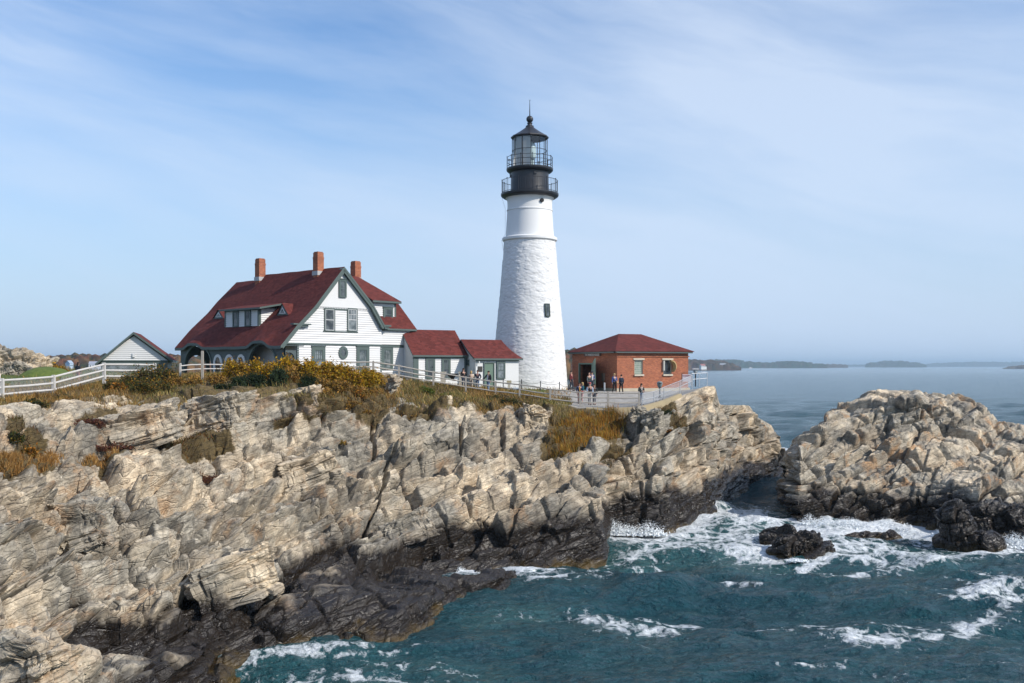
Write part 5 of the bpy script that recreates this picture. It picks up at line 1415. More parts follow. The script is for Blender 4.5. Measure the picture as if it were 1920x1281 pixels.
for a_ in (a0, a1): P += [(xl, a_, zl), (ppk[0], a_, ppk[1]), (xr, a_, zr_e)]
g.add(P, [(0, 1, 4, 3), (1, 2, 5, 4)], 0)
Q = [(p[0], p[1], p[2] - .22) for p in P]; g.add(P + Q, [(0, 1, 7, 6), (1, 2, 8, 7), (0, 3, 9, 6), (2, 5, 11, 8), (6, 7, 10, 9), (7, 8, 11, 10), (3, 4, 10, 9), (4, 5, 11, 10)], 1)
g.build('roof', [M_SHING, M_GREEN], gr)
g = MB(); lxx, lzz = G.onx(251, 667); g.box((lxx, -.1, lzz), (.22, .16, .3)); g.box((lxx, -.06, lzz + .2), (.3, .1, .06)); g.build('lamp', M_WHITE, gr)
# ================================================================ plants
def leaf_mat(name):
    m, n, b = new_mat(name)
    col = n.new('ShaderNodeAttribute', attribute_name='tone')
    n.lk(col.outputs['Color'], b.inputs['Base Color'])
    b.inputs['Roughness'].default_value = 0.75; b.inputs['Specular IOR Level'].default_value = 0.25
    try:
        tr = n.new('ShaderNodeBsdfTranslucent'); n.lk(col.outputs['Color'], tr.inputs['Color'])
        mx = n.new('ShaderNodeMixShader', inp={0: 0.28}); n.lk(b.outputs[0], mx.inputs[1]); n.lk(tr.outputs[0], mx.inputs[2])
        n.lk(mx.outputs[0], m.node_tree.nodes['Material Output'].inputs['Surface'])
    except Exception: pass
    return m
M_LEAF = leaf_mat('leaves'); M_BLADE = leaf_mat('dry grass blades'); M_STEM = flat_mat('twigs', (0.09, 0.065, 0.045), 0.9, 0.2, 3)
RG = np.random.RandomState(11)

def tones(n, pal, rg):
    pal = np.array(pal); k = rg.randint(0, len(pal), n)
    return np.concatenate([np.clip(pal[k] * rg.uniform(.65, 1.3, (n, 1)), 0, 1), np.ones((n, 1))], 1)

def leaf_quads(C, size, rg, flat=0.0):
    n = len(C)
    a = rg.normal(size=(n, 3)); a[:, 2] *= (1 - flat); a /= np.linalg.norm(a, axis=1, keepdims=True)
    b = np.cross(a, rg.normal(size=(n, 3))); b /= np.linalg.norm(b, axis=1, keepdims=True)
    s = (size * rg.uniform(.6, 1.35, n))[:, None]
    V = np.stack([C - a * s, C + b * s * .55, C + a * s, C - b * s * .55], 1).reshape(-1, 3)
    return V, np.arange(4 * n).reshape(n, 4)

def shrub_mesh(seed, w, d, h, n, leaf, pal, clumps=26, twig=40, low=0.0):
    rg = np.random.RandomState(seed)
    cc = rg.uniform(-1, 1, (clumps, 3)); cc[:, 2] = rg.uniform(0.0, 1.0, clumps)
    cc[:, :2] *= (1 - 0.55 * cc[:, 2:3] ** 2)
    cr = rg.uniform(.16, .42, clumps)
    k = rg.randint(0, clumps, n)
    dirv = rg.normal(size=(n, 3)); dirv /= np.linalg.norm(dirv, axis=1, keepdims=True)
    C = cc[k] * .72 + dirv * (cr[k] * rg.uniform(.35, 1, n) ** .5)[:, None]
    C += rg.normal(size=(n, 3)) * rg.choice([.03, .03, .16], n)[:, None]
    C[:, 2] = np.abs(C[:, 2] * 1.0 + 0.05)
    C = C * np.array([w / 2, d / 2, h * .82])
    V, Q = leaf_quads(C, leaf, rg)
    shade = np.repeat(tones(n, pal, rg) * np.concatenate([np.repeat(rg.uniform(.75, 1.2, clumps)[k][:, None], 3, 1), np.ones((n, 1))], 1), 4, 0)
    tb = MB()
    for i in range(twig):
        j = rg.randint(0, clumps)
        e = cc[j] * np.array([w / 2, d / 2, h * .8]) * rg.uniform(.7, 1.25); s0 = e * np.array([.25, .25, 0])
        tb.tube([s0, (s0 + e) / 2 + rg.normal(size=3) * .05, e], [.022, .015, .006], 4, cap=False)
    return V, Q, shade, tb

def shrub(name, label, loc, seed, w, d, h, n, leaf, pal, group, cat='shrub', **kw):
    V, Q, sh, tb = shrub_mesh(seed, w, d, h, n, leaf, pal, **kw)
    r = empty(name, loc); tag(r, label, cat, group)
    np_mesh('foliage', V, Q, M_LEAF, False, {'tone': ('POINT', sh)}, parent=r)
    tb.build('stem', M_STEM, r)
    return r
def shrub_copy(src, loc, rz, sc, label):
    c = src.copy(); COL.objects.link(c); c.location = loc; c.rotation_euler = (0, 0, rz); c.scale = sc; c['label'] = label
    for ch in src.children:
        k = ch.copy(); COL.objects.link(k); k.parent = c
    return c

YEL = [(.46, .27, .012), (.55, .35, .018), (.38, .18, .012), (.30, .22, .02), (.22, .17, .025), (.42, .22, .012)]
OCH = [(.29, .15, .035), (.21, .115, .032), (.36, .19, .04), (.17, .12, .035), (.42, .25, .04)]
DKG = [(.018, .032, .012), (.026, .045, .014), (.014, .026, .013), (.035, .052, .018)]
MIX = [(.06, .075, .018), (.10, .09, .02), (.16, .11, .018), (.055, .05, .02), (.30, .15, .014), (.045, .06, .016), (.085, .05, .022)]
RED = [(.10, .028, .02), (.13, .05, .025), (.075, .035, .022), (.15, .07, .03)]
GRN = [(.075, .12, .016), (.11, .16, .02), (.16, .17, .02), (.05, .085, .016)]
ORG = [(.36, .15, .015), (.28, .11, .014), (.20, .12, .02), (.09, .08, .02)]
def gz(u, v, Y):
    p = at(u, v, Y); return (p.x, p.y, ground_z(p.x, p.y) - .08)

# hedge-like row of yellow bayberry along the fence in front of the house
yl = shrub('bayberry_shrub', 'x', (0, 0, 0), 301, 2.2, 1.6, 1.7, 3200, .085, YEL, 'yellow shrubs in front of the big house')
src2 = shrub('bayberry_shrub', 'x', (0, 0, 0), 302, 2.1, 1.6, 1.7, 3000, .085, YEL + OCH[:2], 'yellow shrubs in front of the big house')
yrow = [(432, 74.6, .85, 1.0), (458, 74.2, 1.0, .9), (484, 74.4, 1.0, 1.0), (508, 74.8, 1.0, .95), (534, 75.4, .95, 1.12), (556, 75.8, .85, .9), (582, 75.2, 1.05, .95), (610, 75.6, 1.05, 1.0),
        (636, 76.0, 1.05, 1.0), (662, 76.4, 1.0, 1.0), (688, 76.8, .95, .95), (706, 77.6, .75, .72)]
ylab = ['leftmost yellow bush, below the middle arched porch window', 'yellow bush below the rightmost arched porch window', 'yellow bush below the left half of the big dark porch arch', 'yellow bush below the right half of the big dark porch arch',
        'tallest yellow-green bush, at the porch corner', 'orange-brown bush in front of the house corner board', 'yellow bush below the left ground-floor window', 'yellow bush between the left ground-floor window and the oval window',
        'yellow bush just below the oval window', 'yellow bush right of the oval window', 'golden bush below the second ground-floor window', 'small yellow bush at the right end of the row, by the fence rail']
for k, (u, Y, sc, hs) in enumerate(yrow):
    srcs = (yl, src2)[k % 2]; p = gz(u, 690, Y)
    if k < 2: o = srcs; o.location = p; o.scale = (sc, sc, hs); o['label'] = ylab[k]
    else: shrub_copy(srcs, p, k * 1.3, (sc, sc, hs), ylab[k])
# brown-gold scrub below that row
oc = shrub('dry_shrub', 'x', (0, 0, 0), 311, 2.2, 1.5, 1.1, 1900, .075, OCH, 'brown scrub on the bank below the house')
orow = [(330, 70.5, 1.0, .9, 'ochre scrub left of the tall grey post'), (365, 71, 1.0, .85, 'tan scrub around the foot of the tall grey post'), (405, 72.2, 1.0, .8, 'tan scrub right of the tall grey post'), (455, 72.2, .9, .8, 'brown scrub below the leftmost yellow bushes'),
        (545, 73, 1.1, 1.25, 'tall brown scrub between two dark junipers'), (600, 72.6, 1.1, 1.0, 'brown scrub below the oval window'), (640, 72.6, 1.1, 1.05, 'orange-brown scrub below the second ground-floor window'),
        (675, 73.2, 1.1, .95, 'orange-brown scrub near the right end of the yellow row'), (705, 75, .9, .8, 'brown scrub beside the narrow leaning rock'), (655, 70.6, 1.0, .7, 'low brown scrub above the pale crags below the house'), (610, 70.4, .9, .7, 'low brown scrub right of the rightmost juniper')]
for k, (u, Y, sc, hs, lb) in enumerate(orow):
    p = gz(u, 700, Y)
    if k == 0: oc.location = p; oc.scale = (sc, sc, hs); oc['label'] = lb
    else: shrub_copy(oc, p, k * 2.1, (sc, sc, hs), lb)
# dark junipers
jn = shrub('juniper_bush', 'x', (0, 0, 0), 321, 2.6, 1.4, .95, 3200, .055, DKG, 'dark green junipers above the crags', twig=14)
jrow = [(418, 69.6, 1.05, 1.0, 'leftmost and lowest dark green juniper, hanging over the square-faced crag'), (448, 70.2, .95, 1.05, 'dark juniper second from the left, joined to the leftmost one'), (478, 71.0, 1.05, 1.3, 'dark juniper just left of the tall brown scrub'), (522, 71.8, 1.1, 1.7, 'largest dark juniper, between brown scrub clumps'), (577, 72.0, .75, 1.5, 'narrow dark juniper at the right end of the junipers')]
for k, (u, Y, sc, hs, lb) in enumerate(jrow):
    p = gz(u, 712, Y)
    if k == 0: jn.location = p; jn.scale = (sc, sc, hs); jn['label'] = lb
    else: shrub_copy(jn, p, k * 1.7, (sc, sc, hs), lb)
# big mixed rose thicket by the shed
rs = shrub('rose_bush', 'x', (0, 0, 0), 331, 2.6, 1.8, 2.1, 3400, .075, MIX, 'mixed green and orange rose bushes below the shed')
rrow = [(275, 70, 1.0, 1.05, 'tall brown-green rose bush in front of the shed, hiding its right half'), (312, 71, .95, .95, 'rose bush between the shed and the house porch'), (240, 68.4, .85, .75, 'orange-flecked rose bush under the shed windows'), (212, 66.8, .8, .6, 'low rose bush at the fence post left of the shed'), (268, 66.6, .9, .6, 'low green rose bush on the rocks below the thicket'), (300, 67.8, .9, .7, 'low brown rose bush at the thicket\'s lower right')]
for k, (u, Y, sc, hs, lb) in enumerate(rrow):
    p = gz(u, 712, Y)
    if k == 0: rs.location = p; rs.scale = (sc, sc, hs); rs['label'] = lb
    else: shrub_copy(rs, p, k * 2.7, (sc, sc, hs), lb)
for (u, Y, lb) in ((222, 65.6, 'small bright orange bush beside the fence post near the shed'), (55, 48.8, 'small orange bush above the straw-coloured grass at far left'), (668, 71.6, 'small orange bush in the brown scrub below the house')):
    shrub('orange_bush', lb, gz(u, 720, Y), 340 + int(u), 1.5, 1.0, .95, 900, .075, ORG, 'small orange bushes')
# greens by the path and low brush on the rocks
low = [('green_shrub', 'bright green low bush on the bank under the path fence', 800, 79.6, 1.9, .7, GRN), ('green_shrub', 'yellow-green low bush right of the bright green one, under the path fence', 838, 80.0, 1.6, .6, GRN),
       ('dark_shrub', 'dark green low shrub at the left end of the fence by the red-brown scrub', 120, 60.5, 1.8, .7, DKG + MIX), ('dark_shrub', 'dark low shrub on the bank below the left white post', 68, 55.6, 1.7, .6, DKG + MIX), ('dark_shrub', 'dark low shrub at the far left foot of the fence', 25, 54.2, 1.6, .6, DKG + MIX),
       ('dark_shrub', 'dark shrub on the bank below the man holding the fence', 925, 80.4, 2.0, .8, DKG + MIX), ('dark_shrub', 'dark shrub between the bank grass and the tower fence', 955, 79.6, 2.2, .8, DKG + MIX), ('dark_shrub', 'olive shrub at the lower edge of the bank below the tower', 985, 78.2, 1.6, .7, MIX), ('dark_shrub', 'olive low shrub left of the tall orange grass', 1030, 79.2, 1.5, .6, MIX + GRN),
       ('dark_shrub', 'dark green bush on the rocks beneath the railing', 1247, 80.6, 1.5, .8, DKG + GRN[:1]), ('red_brush', 'reddish-brown brush in the hollow at upper left', 205, 55, 3.2, .7, RED), ('red_brush', 'reddish brush left of the long tilted rock', 165, 54.6, 2.2, .6, RED), ('red_brush', 'dark red brush spread below the square-faced crag', 365, 57.0, 3.4, .55, RED), ('red_brush', 'brownish red brush right of the red brush below the crag', 410, 57.8, 2.2, .45, RED + OCH),
       ('dark_shrub', 'small dark green shrub among the grey rocks at far left', 30, 47.6, 1.2, .7, DKG + MIX), ('red_brush', 'rusty tuft below the terrace boulders', 1262, 79.2, 1.1, .4, RED + ORG), ('dark_shrub', 'dark tuft at the foot of the tall orange grass', 1050, 72.6, 1.1, .5, DKG + MIX),
       ('dry_tuft', 'small ochre tuft on the pale slabs below the orange grass', 1115, 71.0, 1.2, .35, OCH), ('dry_tuft', 'tan tuft on the grey slope near the pale crags', 630, 66.2, 1.6, .4, OCH + GRN[:1]), ('dry_tuft', 'brown tuft on the upper rocks below the narrow leaning rock', 690, 70.4, 1.8, .5, OCH), ('dry_tuft', 'brown tuft on the rocks right of the narrow leaning rock', 780, 74.2, 1.6, .5, OCH)]
for k, (nm, lb, u, Y, w_, h_, pal) in enumerate(low):
    shrub(nm, lb, gz(u, 740, Y), 400 + k, w_, w_ * .75, h_, int(900 * w_ * .8), .06, pal, None, clumps=10, twig=16)
# autumn bush and rocky knoll beyond the left fence
ko = block('boulder', 14, 703, 88, (3.3, 2.6, 2.2), (0, 10, 12), M_ROCK, 251, 'grey rock knoll standing beyond the fence at far left', power=.75, amp=.9)
block('boulder', 60, 712, 84, (2.0, 1.4, .9), (0, 20, 4), M_ROCK, 252, 'low sloping rock at the right foot of the grey knoll', power=.6, amp=.7)
sb_ = shrub('autumn_bush', 'yellow and orange bush behind the grass mound beside the grey knoll', (at(88, 700, 90).x, 90, 11.1), 261, 2.6, 2.0, 1.5, 2200, .1, YEL + ORG, 'autumn bushes beyond the left fence')
shrub_copy(sb_, (at(112, 705, 88).x, 88, 10.9), 1.2, (.7, .7, .8), 'orange bush sloping down to the right of the yellow one beside the knoll')
shrub_copy(sb_, (at(128, 705, 86).x, 86, 10.7), 2.2, (.45, .5, .6), 'small orange bush at the right end, behind the fence rails')
shrub_copy(sb_, (at(4, 670, 90).x, 90.5, 12.5), 2.9, (.4, .4, .4), 'rusty bush on top of the grey knoll')
g = MB()
V = ICO6[0] * np.array([2.3, 2.6, 1.35]); V[:, 2] += .1 * vnoise(V, .8, 9, 3)
mgr, ngr, bgr = new_mat('turf'); ngr.lk(ngr.ramp(ngr.noise(ngr.obj(), 3.0, 6, .7), ((.3, (.05, .085, .012)), (.7, (.13, .165, .03)))), bgr.inputs['Base Color']); bgr.inputs['Roughness'].default_value = .95
o = np_mesh('grass_mound', V, ICO6[1], mgr, True); pm = at(88, 700, 83); o.location = (pm.x, 83, 10.55); tag(o, 'green grass mound beyond the left fence', None, None, 'structure')

# grass: countless blades on the bank and in the pockets of turf
vegA = HA['veg'][1].reshape(HU.shape); vegA = vegA * np.where((HU < 1120), 1, .8)
def blades(name, mask, n, h, w, pal, label, seed, lean=.35, pal2=None):
    rg = np.random.RandomState(seed)
    pos = HP[:-1, :-1].reshape(-1, 3); q = HP[1:, 1:].reshape(-1, 3)
    area = np.abs((q[:, 0] - pos[:, 0]) * (q[:, 1] - pos[:, 1])) + 1e-6
    wgt = mask[:-1, :-1].ravel() * np.clip(area, 0, .05)
    idx = rg.choice(len(pos), n, p=wgt / wgt.sum())
    t = rg.uniform(0, 1, (n, 2)); P = pos[idx].copy()
    P[:, 0] += t[:, 0] * (q[idx, 0] - P[:, 0]); P[:, 1] += t[:, 1] * (q[idx, 1] - P[:, 1]); P[:, 2] -= .05
    hh = h * rg.uniform(.5, 1.3, n) * (0.75 + .5 * (vnoise(P, 1.8, seed, 3) + .5)); a = rg.uniform(0, 6.28, n)
    dx = np.stack([np.cos(a), np.sin(a), 0 * a], 1) * (w * rg.uniform(.6, 1.4, n))[:, None]
    ln = np.stack([rg.normal(-.12, lean, n), rg.normal(0, lean, n), np.ones(n)], 1); ln /= np.linalg.norm(ln, axis=1, keepdims=True)
    mid = P + ln * (hh * .55)[:, None]; tip = P + ln * hh[:, None] + np.stack([rg.normal(-.1, .25, n), rg.normal(0, .25, n), -.1 * np.ones(n)], 1) * (hh * .5)[:, None]
    V = np.stack([P - dx, P + dx, mid + dx * .7, mid - dx * .7, tip], 1).reshape(-1, 3)
    b = np.arange(n)[:, None] * 5
    Q = np.concatenate([b + np.array([[0, 1, 2]]), b + np.array([[0, 2, 3]]), b + np.array([[3, 2, 4]])])
    tn = tones(n, pal, rg); pat = vnoise(P, 3.0, seed + 3, 3)[:, None]
    if pal2 is not None:
        t2 = tones(n, pal2, rg); tn = np.where(vnoise(P, 4.5, seed + 9, 4)[:, None] + rg.normal(0, .12, (n, 1)) > .02, t2, tn)
    tn[:, :3] *= (1 + .45 * pat)
    o = np_mesh(name, V, Q, M_BLADE, False, {'tone': ('POINT', np.repeat(np.clip(tn, 0, 1), 5, 0))})
    return tag(o, label, None, None, 'stuff')
bank = np.clip(vegA - .3, 0, 1) * (HV < 790) * (HU < 1075) * (1 - np.clip((760 - HU) / -200, 0, 0))
ledge_rows = np.interp(np.repeat(xs_h[:, None], HU.shape[1], 1) - np.clip((330 - HU) / 200, 0, 1) * .42 * (np.repeat(xs_h[:, None], HU.shape[1], 1) < 9), (7.7, 8.0, 9.15, 9.5), (0, 1, 1, .15))
blades('dry_grass', np.clip(ledge_rows * (HU < 1070) * (vegA > .35), 0, 1), 60000, .42, .022, [(.30, .17, .05), (.38, .23, .07), (.23, .13, .04), (.17, .14, .035), (.32, .17, .04), (.44, .28, .10)], 'brown and tan dry grass covering the bank', 511, pal2=[(.16, .16, .045), (.22, .19, .06), (.46, .33, .13), (.26, .21, .07), (.15, .11, .04)])
spots = lambda L: np.clip(np.max([blob(HU, HV, *s) for s in L], 0) - .35, 0, 1)
blades('tall_orange_grass', spots([(1110, 803, 56, 30), (1058, 832, 30, 22), (1148, 786, 26, 18)]), 8000, .66, .022, [(.34, .15, .02), (.28, .12, .02), (.38, .21, .03), (.17, .12, .025), (.22, .16, .03)], 'tall orange and gold grass below the terrace', 512, .22)
blades('straw_grass', spots([(38, 868, 58, 11), (185, 857, 36, 5), (92, 858, 24, 6)]), 6000, .4, .016, [(.36, .19, .055), (.30, .15, .04), (.40, .24, .08)], 'straw-orange grass in a hollow at far left', 513, .3)
blades('pocket_grass', spots([s for s in VEG_SPOTS if s[1] > 740 and s[0] not in (40, 185, 1100, 1045)]), 9000, .32, .018, [(.16, .09, .03), (.12, .10, .025), (.20, .09, .025), (.10, .06, .03)], 'brown grass and moss in pockets of the rock', 514)
lawnA = HA['lawn'][1].reshape(HU.shape) * (HP[:, :, 1] < 97)
blades('lawn_grass', lawnA, 16000, .14, .02, [(.07, .11, .016), (.10, .14, .02), (.12, .13, .03)], 'mown green grass behind the fence', 515)

# ================================================================ fences
M_WOODF = flat_mat('weathered white fence wood', (0.52, 0.50, 0.47), 0.85, 0.25, 3, bump=.3)
M_GREYW = flat_mat('grey fence wood', (0.36, 0.33, 0.29), 0.9, 0.25, 3, bump=.3)
def post(mb, p, h, w, lean=0): 
    p = Vector(p); mb.bar(p - Vector((0, 0, .25)), p + Vector((lean, 0, h - .04)), w, w); mb.bar(p + Vector((lean, 0, h - .04)), p + Vector((lean, 0, h)), w * .8, w * .8)
def rail_fence(name, label, pts, h, heights, wood, pw=.17, rw=.11, mesh=False, lowcut=None):
    r = empty(name, (0, 0, 0)); tag(r, label, 'fence')
    for p in pts:
        m = MB(); post(m, (0, 0, 0), h, pw, RG.normal(0, .01)); o = m.build('post', wood, r, loc=p)
    for (p, q) in zip(pts[:-1], pts[1:]):
        for k, hz_ in enumerate(heights):
            m = MB(); a = Vector(p) + Vector((0, -.02, hz_)); b = Vector(q) + Vector((0, -.02, hz_))
            d = (b - a).normalized() * (pw / 2 - .01)
            m.tube([a + d, (a + b) / 2 + Vector((0, 0, RG.normal(0, .02))), b - d], [rw / 2, rw / 2 * 1.05, rw / 2], 7); m.build('rail', wood, r)
    if mesh:
        m = MB()
        for (p, q) in zip(pts[:-1], pts[1:]):
            a, b = Vector(p) + Vector((0, .04, 0)), Vector(q) + Vector((0, .04, 0)); L = (b - a).length; n = int(L / .11)
            for i in range(n):
                for s_ in (-1, 1):
                    x0 = i / n; x1 = x0 + s_ * (h * .8 / L)
                    z0, z1 = .08, h * .88
                    if x1 < 0: z1 = z0 + (z1 - z0) * (x0 / (x0 - x1)); x1 = 0
                    if x1 > 1: z1 = z0 + (z1 - z0) * ((1 - x0) / (x1 - x0)); x1 = 1
                    m.bar(a + (b - a) * x0 + Vector((0, .0, z0)), a + (b - a) * x1 + Vector((0, 0, z1)), .007)
        m.build('wire_mesh', M_STEEL, r)
    return r
def fp(u, v, Y): return at(u, v, Y)
left_pts = [fp(-75, 766, 54.5), fp(4, 748.5, 57), fp(100.5, 739, 62), fp(195.5, 713, 67.5), fp(290, 712, 72)]
rail_fence('white_fence', 'whitewashed three-rail fence with wire mesh climbing at far left', left_pts, 1.17, (.26, .66, 1.05), M_WOODF, .19, .13, mesh=True)
mid_pts = [fp(338, 706, 75.5), fp(379, 703, 76.5), fp(430, 703, 77.4), fp(490, 703, 78), fp(560, 703, 78.5)]
rail_fence('rail_fence', 'pale rail fence half hidden by yellow bushes in front of the porch', mid_pts, 1.0, (.45, .78), M_WOODF, .12, .09)
pm = fp(379.5, 705, 74.5); m = MB(); post(m, (0, 0, 0), 1.85, .16); o = m.build('tall_post', M_GREYW, None, loc=pm); tag(o, 'tall grey wooden post standing alone before the porch arch', 'post')
right_pts = [fp(640, 705, 79.5), fp(700, 704, 80.5), fp(748, 711, 81.5), fp(812.5, 722.5, 82.3), fp(873.5, 732.5, 82.6), fp(929.5, 741, 82.4), fp(974.5, 746, 81.8), fp(1031.5, 755, 81), fp(1088, 761.5, 80.6), fp(1140, 762, 80.6), fp(1198.5, 762, 80.9)]
rail_fence('path_fence', 'weathered grey three-rail fence running from the house along the path to the terrace', right_pts, 1.16, (.30, .68, 1.06), M_GREYW, .15, .105)
# metal railing with white mesh panels round the terrace edge
M_PANEL = flat_mat('white mesh panel', (0.62, 0.64, 0.66), 0.7, 0.08, 5)
def panel_mat():
    m, n, b = new_mat('open white mesh'); v = n.obj()
    b.inputs['Base Color'].default_value = (0.62, 0.64, 0.66, 1)
    return m
def metal_rail(name, label, pts, h, panel=True):
    r = empty(name, (0, 0, 0)); tag(r, label, 'railing')
    for p in pts:
        m = MB(); m.tube([(0, 0, -.2), (0, 0, h)], .03, 8); m.build('post', M_STEEL, r, loc=p)
    for p, q in zip(pts[:-1], pts[1:]):
        for hz_ in (h, .5 * h):
            m = MB(); m.tube([Vector(p) + Vector((0, 0, hz_)), Vector(q) + Vector((0, 0, hz_))], .024, 8); m.build('rail', M_STEEL, r)
        if panel:
            m = MB(); a, b = Vector(p), Vector(q); L = (b - a).length; n = max(2, int(L / .075))
            for i in range(n + 1):
                c = a + (b - a) * i / n; m.bar(c + Vector((0, .02, .1)), c + Vector((0, .02, h - .03)), .012)
            nz = int(h / .075)
            for i in range(1, nz):
                m.bar(a + Vector((0, .045, .1 + (h - .15) * i / nz)), b + Vector((0, .045, .1 + (h - .15) * i / nz)), .010)
            m.build('mesh_panel', M_PANEL, r)
    return r
metal_rail('terrace_railing', 'front metal railing with white mesh along the edge of the terrace', [fp(1204, 761, 81), fp(1226, 756.5, 82), fp(1245, 748, 82.6), fp(1275, 736, 83.6), fp(1298, 725, 84.3)], .95)
metal_rail('terrace_railing', 'bare metal railing at the cliff top, right of the warning sign', [fp(1296.5, 722, 85.2), fp(1311, 721, 85.6), fp(1326, 720, 86)], .95, panel=False)
# terrace kerb wall and slab
M_KERB = flat_mat('tan concrete edge', (0.40, 0.325, 0.20), 0.9, 0.2, 1.2, bump=.3)
m = MB(); kp = [fp(1098, 764, 80.0), fp(1140, 765, 80.1), fp(1200, 763, 80.5), fp(1246, 750, 82.2), fp(1277, 737.5, 83.3)]
for a, b in zip(kp[:-1], kp[1:]): m.bar(a - Vector((0, .05, .55)), b - Vector((0, .05, .55)), .34, 1.1)
o = m.build('terrace_wall', M_KERB); tag(o, 'low tan concrete wall holding up the edge of the terrace', 'wall')
# chain posts round the tower
cp_ = [fp(943.5, 726, 90.6), fp(978, 727.5, 91.2), fp(1013.5, 731, 91.4), fp(1049, 732.5, 91.8), fp(1066, 738, 92.4)]
r = empty('chain_fence', (0, 0, 0)); tag(r, 'low black chain fence hung between thin posts round the tower', 'fence')
for p in cp_:
    m = MB(); m.tube([(0, 0, -.1), (0, 0, .72)], .04, 8); m.ball((0, 0, .74), .055, 8); m.build('post', M_IRON, r, loc=p)
for p, q in zip(cp_[:-1], cp_[1:]):
    m = MB(); pts = [Vector(p) + (Vector(q) - Vector(p)) * t + Vector((0, 0, .66 - .16 * (1 - (2 * t - 1) ** 2))) for t in np.linspace(0, 1, 13)]; m.tube(pts, .014, 5); m.build('chain', M_IRON, r)

# ================================================================ small furniture
def viewer(label, p, h):
    r = empty('coin_viewer', p); tag(r, label, 'coin viewer', 'coin viewers on the terrace')
    m = MB(); m.lathe([(.16, 0), (.16, .05), (.07, .12), (.06, h - .55), (.09, h - .5)], 14); m.build('pedestal', M_IRON, r)
    m = MB(); m.lathe([(.03, h - .52), (.12, h - .44), (.2, h - .28), (.235, h - .1), (.21, h + .02), (.1, h + .07), (.0, h + .08)], 18); hd = m.build('head', flat_mat('grey green viewer paint', (.17, .21, .21), .4, .1, 3), r, True)
    m = MB()
    for sx in (-.08, .08): m.tube([(sx, -.18, h - .06), (sx, -.3, h - .06)], .045, 10)
    m.build('eyepieces', M_DARK, hd)
    return r
viewer('grey-green coin viewer on a black stem behind the front railing', fp(1237, 747, 83.2), 1.32)
p = fp(1304, 720.5, 85.8); r = empty('lookout_lamp', p); tag(r, 'lamp post with a flat white top at the cliff edge', 'lamp post')
m = MB(); m.tube([(0, 0, -.2), (0, 0, .9)], .05, 8); m.build('post', M_IRON, r)
m = MB(); m.lathe([(.1, .88), (.16, 1.0), (.14, 1.22), (.16, 1.24)], 12); m.box((-.14, 0, 1.1), (.08, .1, .2)); m.box((.14, 0, 1.1), (.08, .1, .2)); m.build('body', flat_mat('grey metal', (.25, .28, .29), .5), r)
m = MB(); m.box((0, 0, 1.29), (.5, .4, .07)); m.build('top', M_WHITE, r)
# warning sign
p = fp(1288, 722, 86.6); r = empty('warning_sign', p); tag(r, 'pale warning sign in a dark frame on the terrace railing', 'sign')
m = MB(); 
for sx in (-.43, .43): m.bar((sx, 0, -.1), (sx, 0, 1.0), .05)
m.bar((-.45, 0, 1.02), (.45, 0, 1.02), .05); m.build('frame', M_IRON, r)
m = MB(); m.box((0, -.0, .60), (.78, .03, .62)); bo = m.build('board', flat_mat('pale pink sign board', (.58, .50, .52), .6, .05, 3), r)
text_mesh('WARNING', .15, 'lettering', flat_mat('faded red lettering', (.33, .08, .09), .6), bo, Matrix.Translation((0, -.022, .78)))
# information board beside the tower
p = fp(954.5, 731, 90.4); r = empty('notice_stand', p); tag(r, 'small tan notice board on a short stand by the tower', 'sign')
m = MB(); m.box((0, 0, .28), (.24, .12, .6)); m.build('stand', M_STONE, r)
m = MB(); m.box((0, -.02, .66), (.42, .06, .34)); m.build('board', flat_mat('tan board', (.40, .34, .22), .7), r)
p = fp(967, 735, 88); m = MB(); m.box((0, 0, .3), (.46, .05, .22), M=Matrix.Rotation(R(-25), 4, 'X')); m.bar((0, .0, -.1), (0, 0, .24), .05); o = m.build('low_plaque', flat_mat('pale blue plaque', (.45, .52, .58), .5), None, loc=p); tag(o, 'low pale blue plaque on the grass before the tower', 'plaque')
# twin stone pillars with a bell-shaped fog horn between them
p = fp(848, 727, 86.5); r = empty('stone_monument', p); tag(r, 'two pale stone pillars carrying a dark iron bowl beside the link house', 'monument')
for sx in (-.78, .78):
    m = MB(); m.box((sx, 0, .6), (.42, .42, 1.35)); m.box((sx, 0, 1.31), (.52, .52, .09)); m.build('pillar', M_STONE, r)
m = MB(); m.lathe([(.0, .62), (.12, .64), (.15, .78), (.32, .98), (.46, 1.12), (.5, 1.2), (.44, 1.2), (.3, 1.05), (0, .9)], 18); m.tube([(-.55, 0, 1.1), (.55, 0, 1.1)], .03, 6); m.build('bowl', M_IRON, r, True)
# barrel bin and rail stub by the door
p = fp(1133.5, 733, 93.5); r = empty('steel_bollard', p); tag(r, 'short steel post beside the brick building\'s open door', 'bollard'); m = MB(); m.tube([(0, 0, -.1), (0, 0, .72), (0, 0, .76)], [.075, .075, .03], 12); m.build('pipe', M_STEEL, r)
m = MB(); m.lathe([(.12, 0), (.12, .03), (.09, .06)], 12); m.build('foot', M_IRON, r)
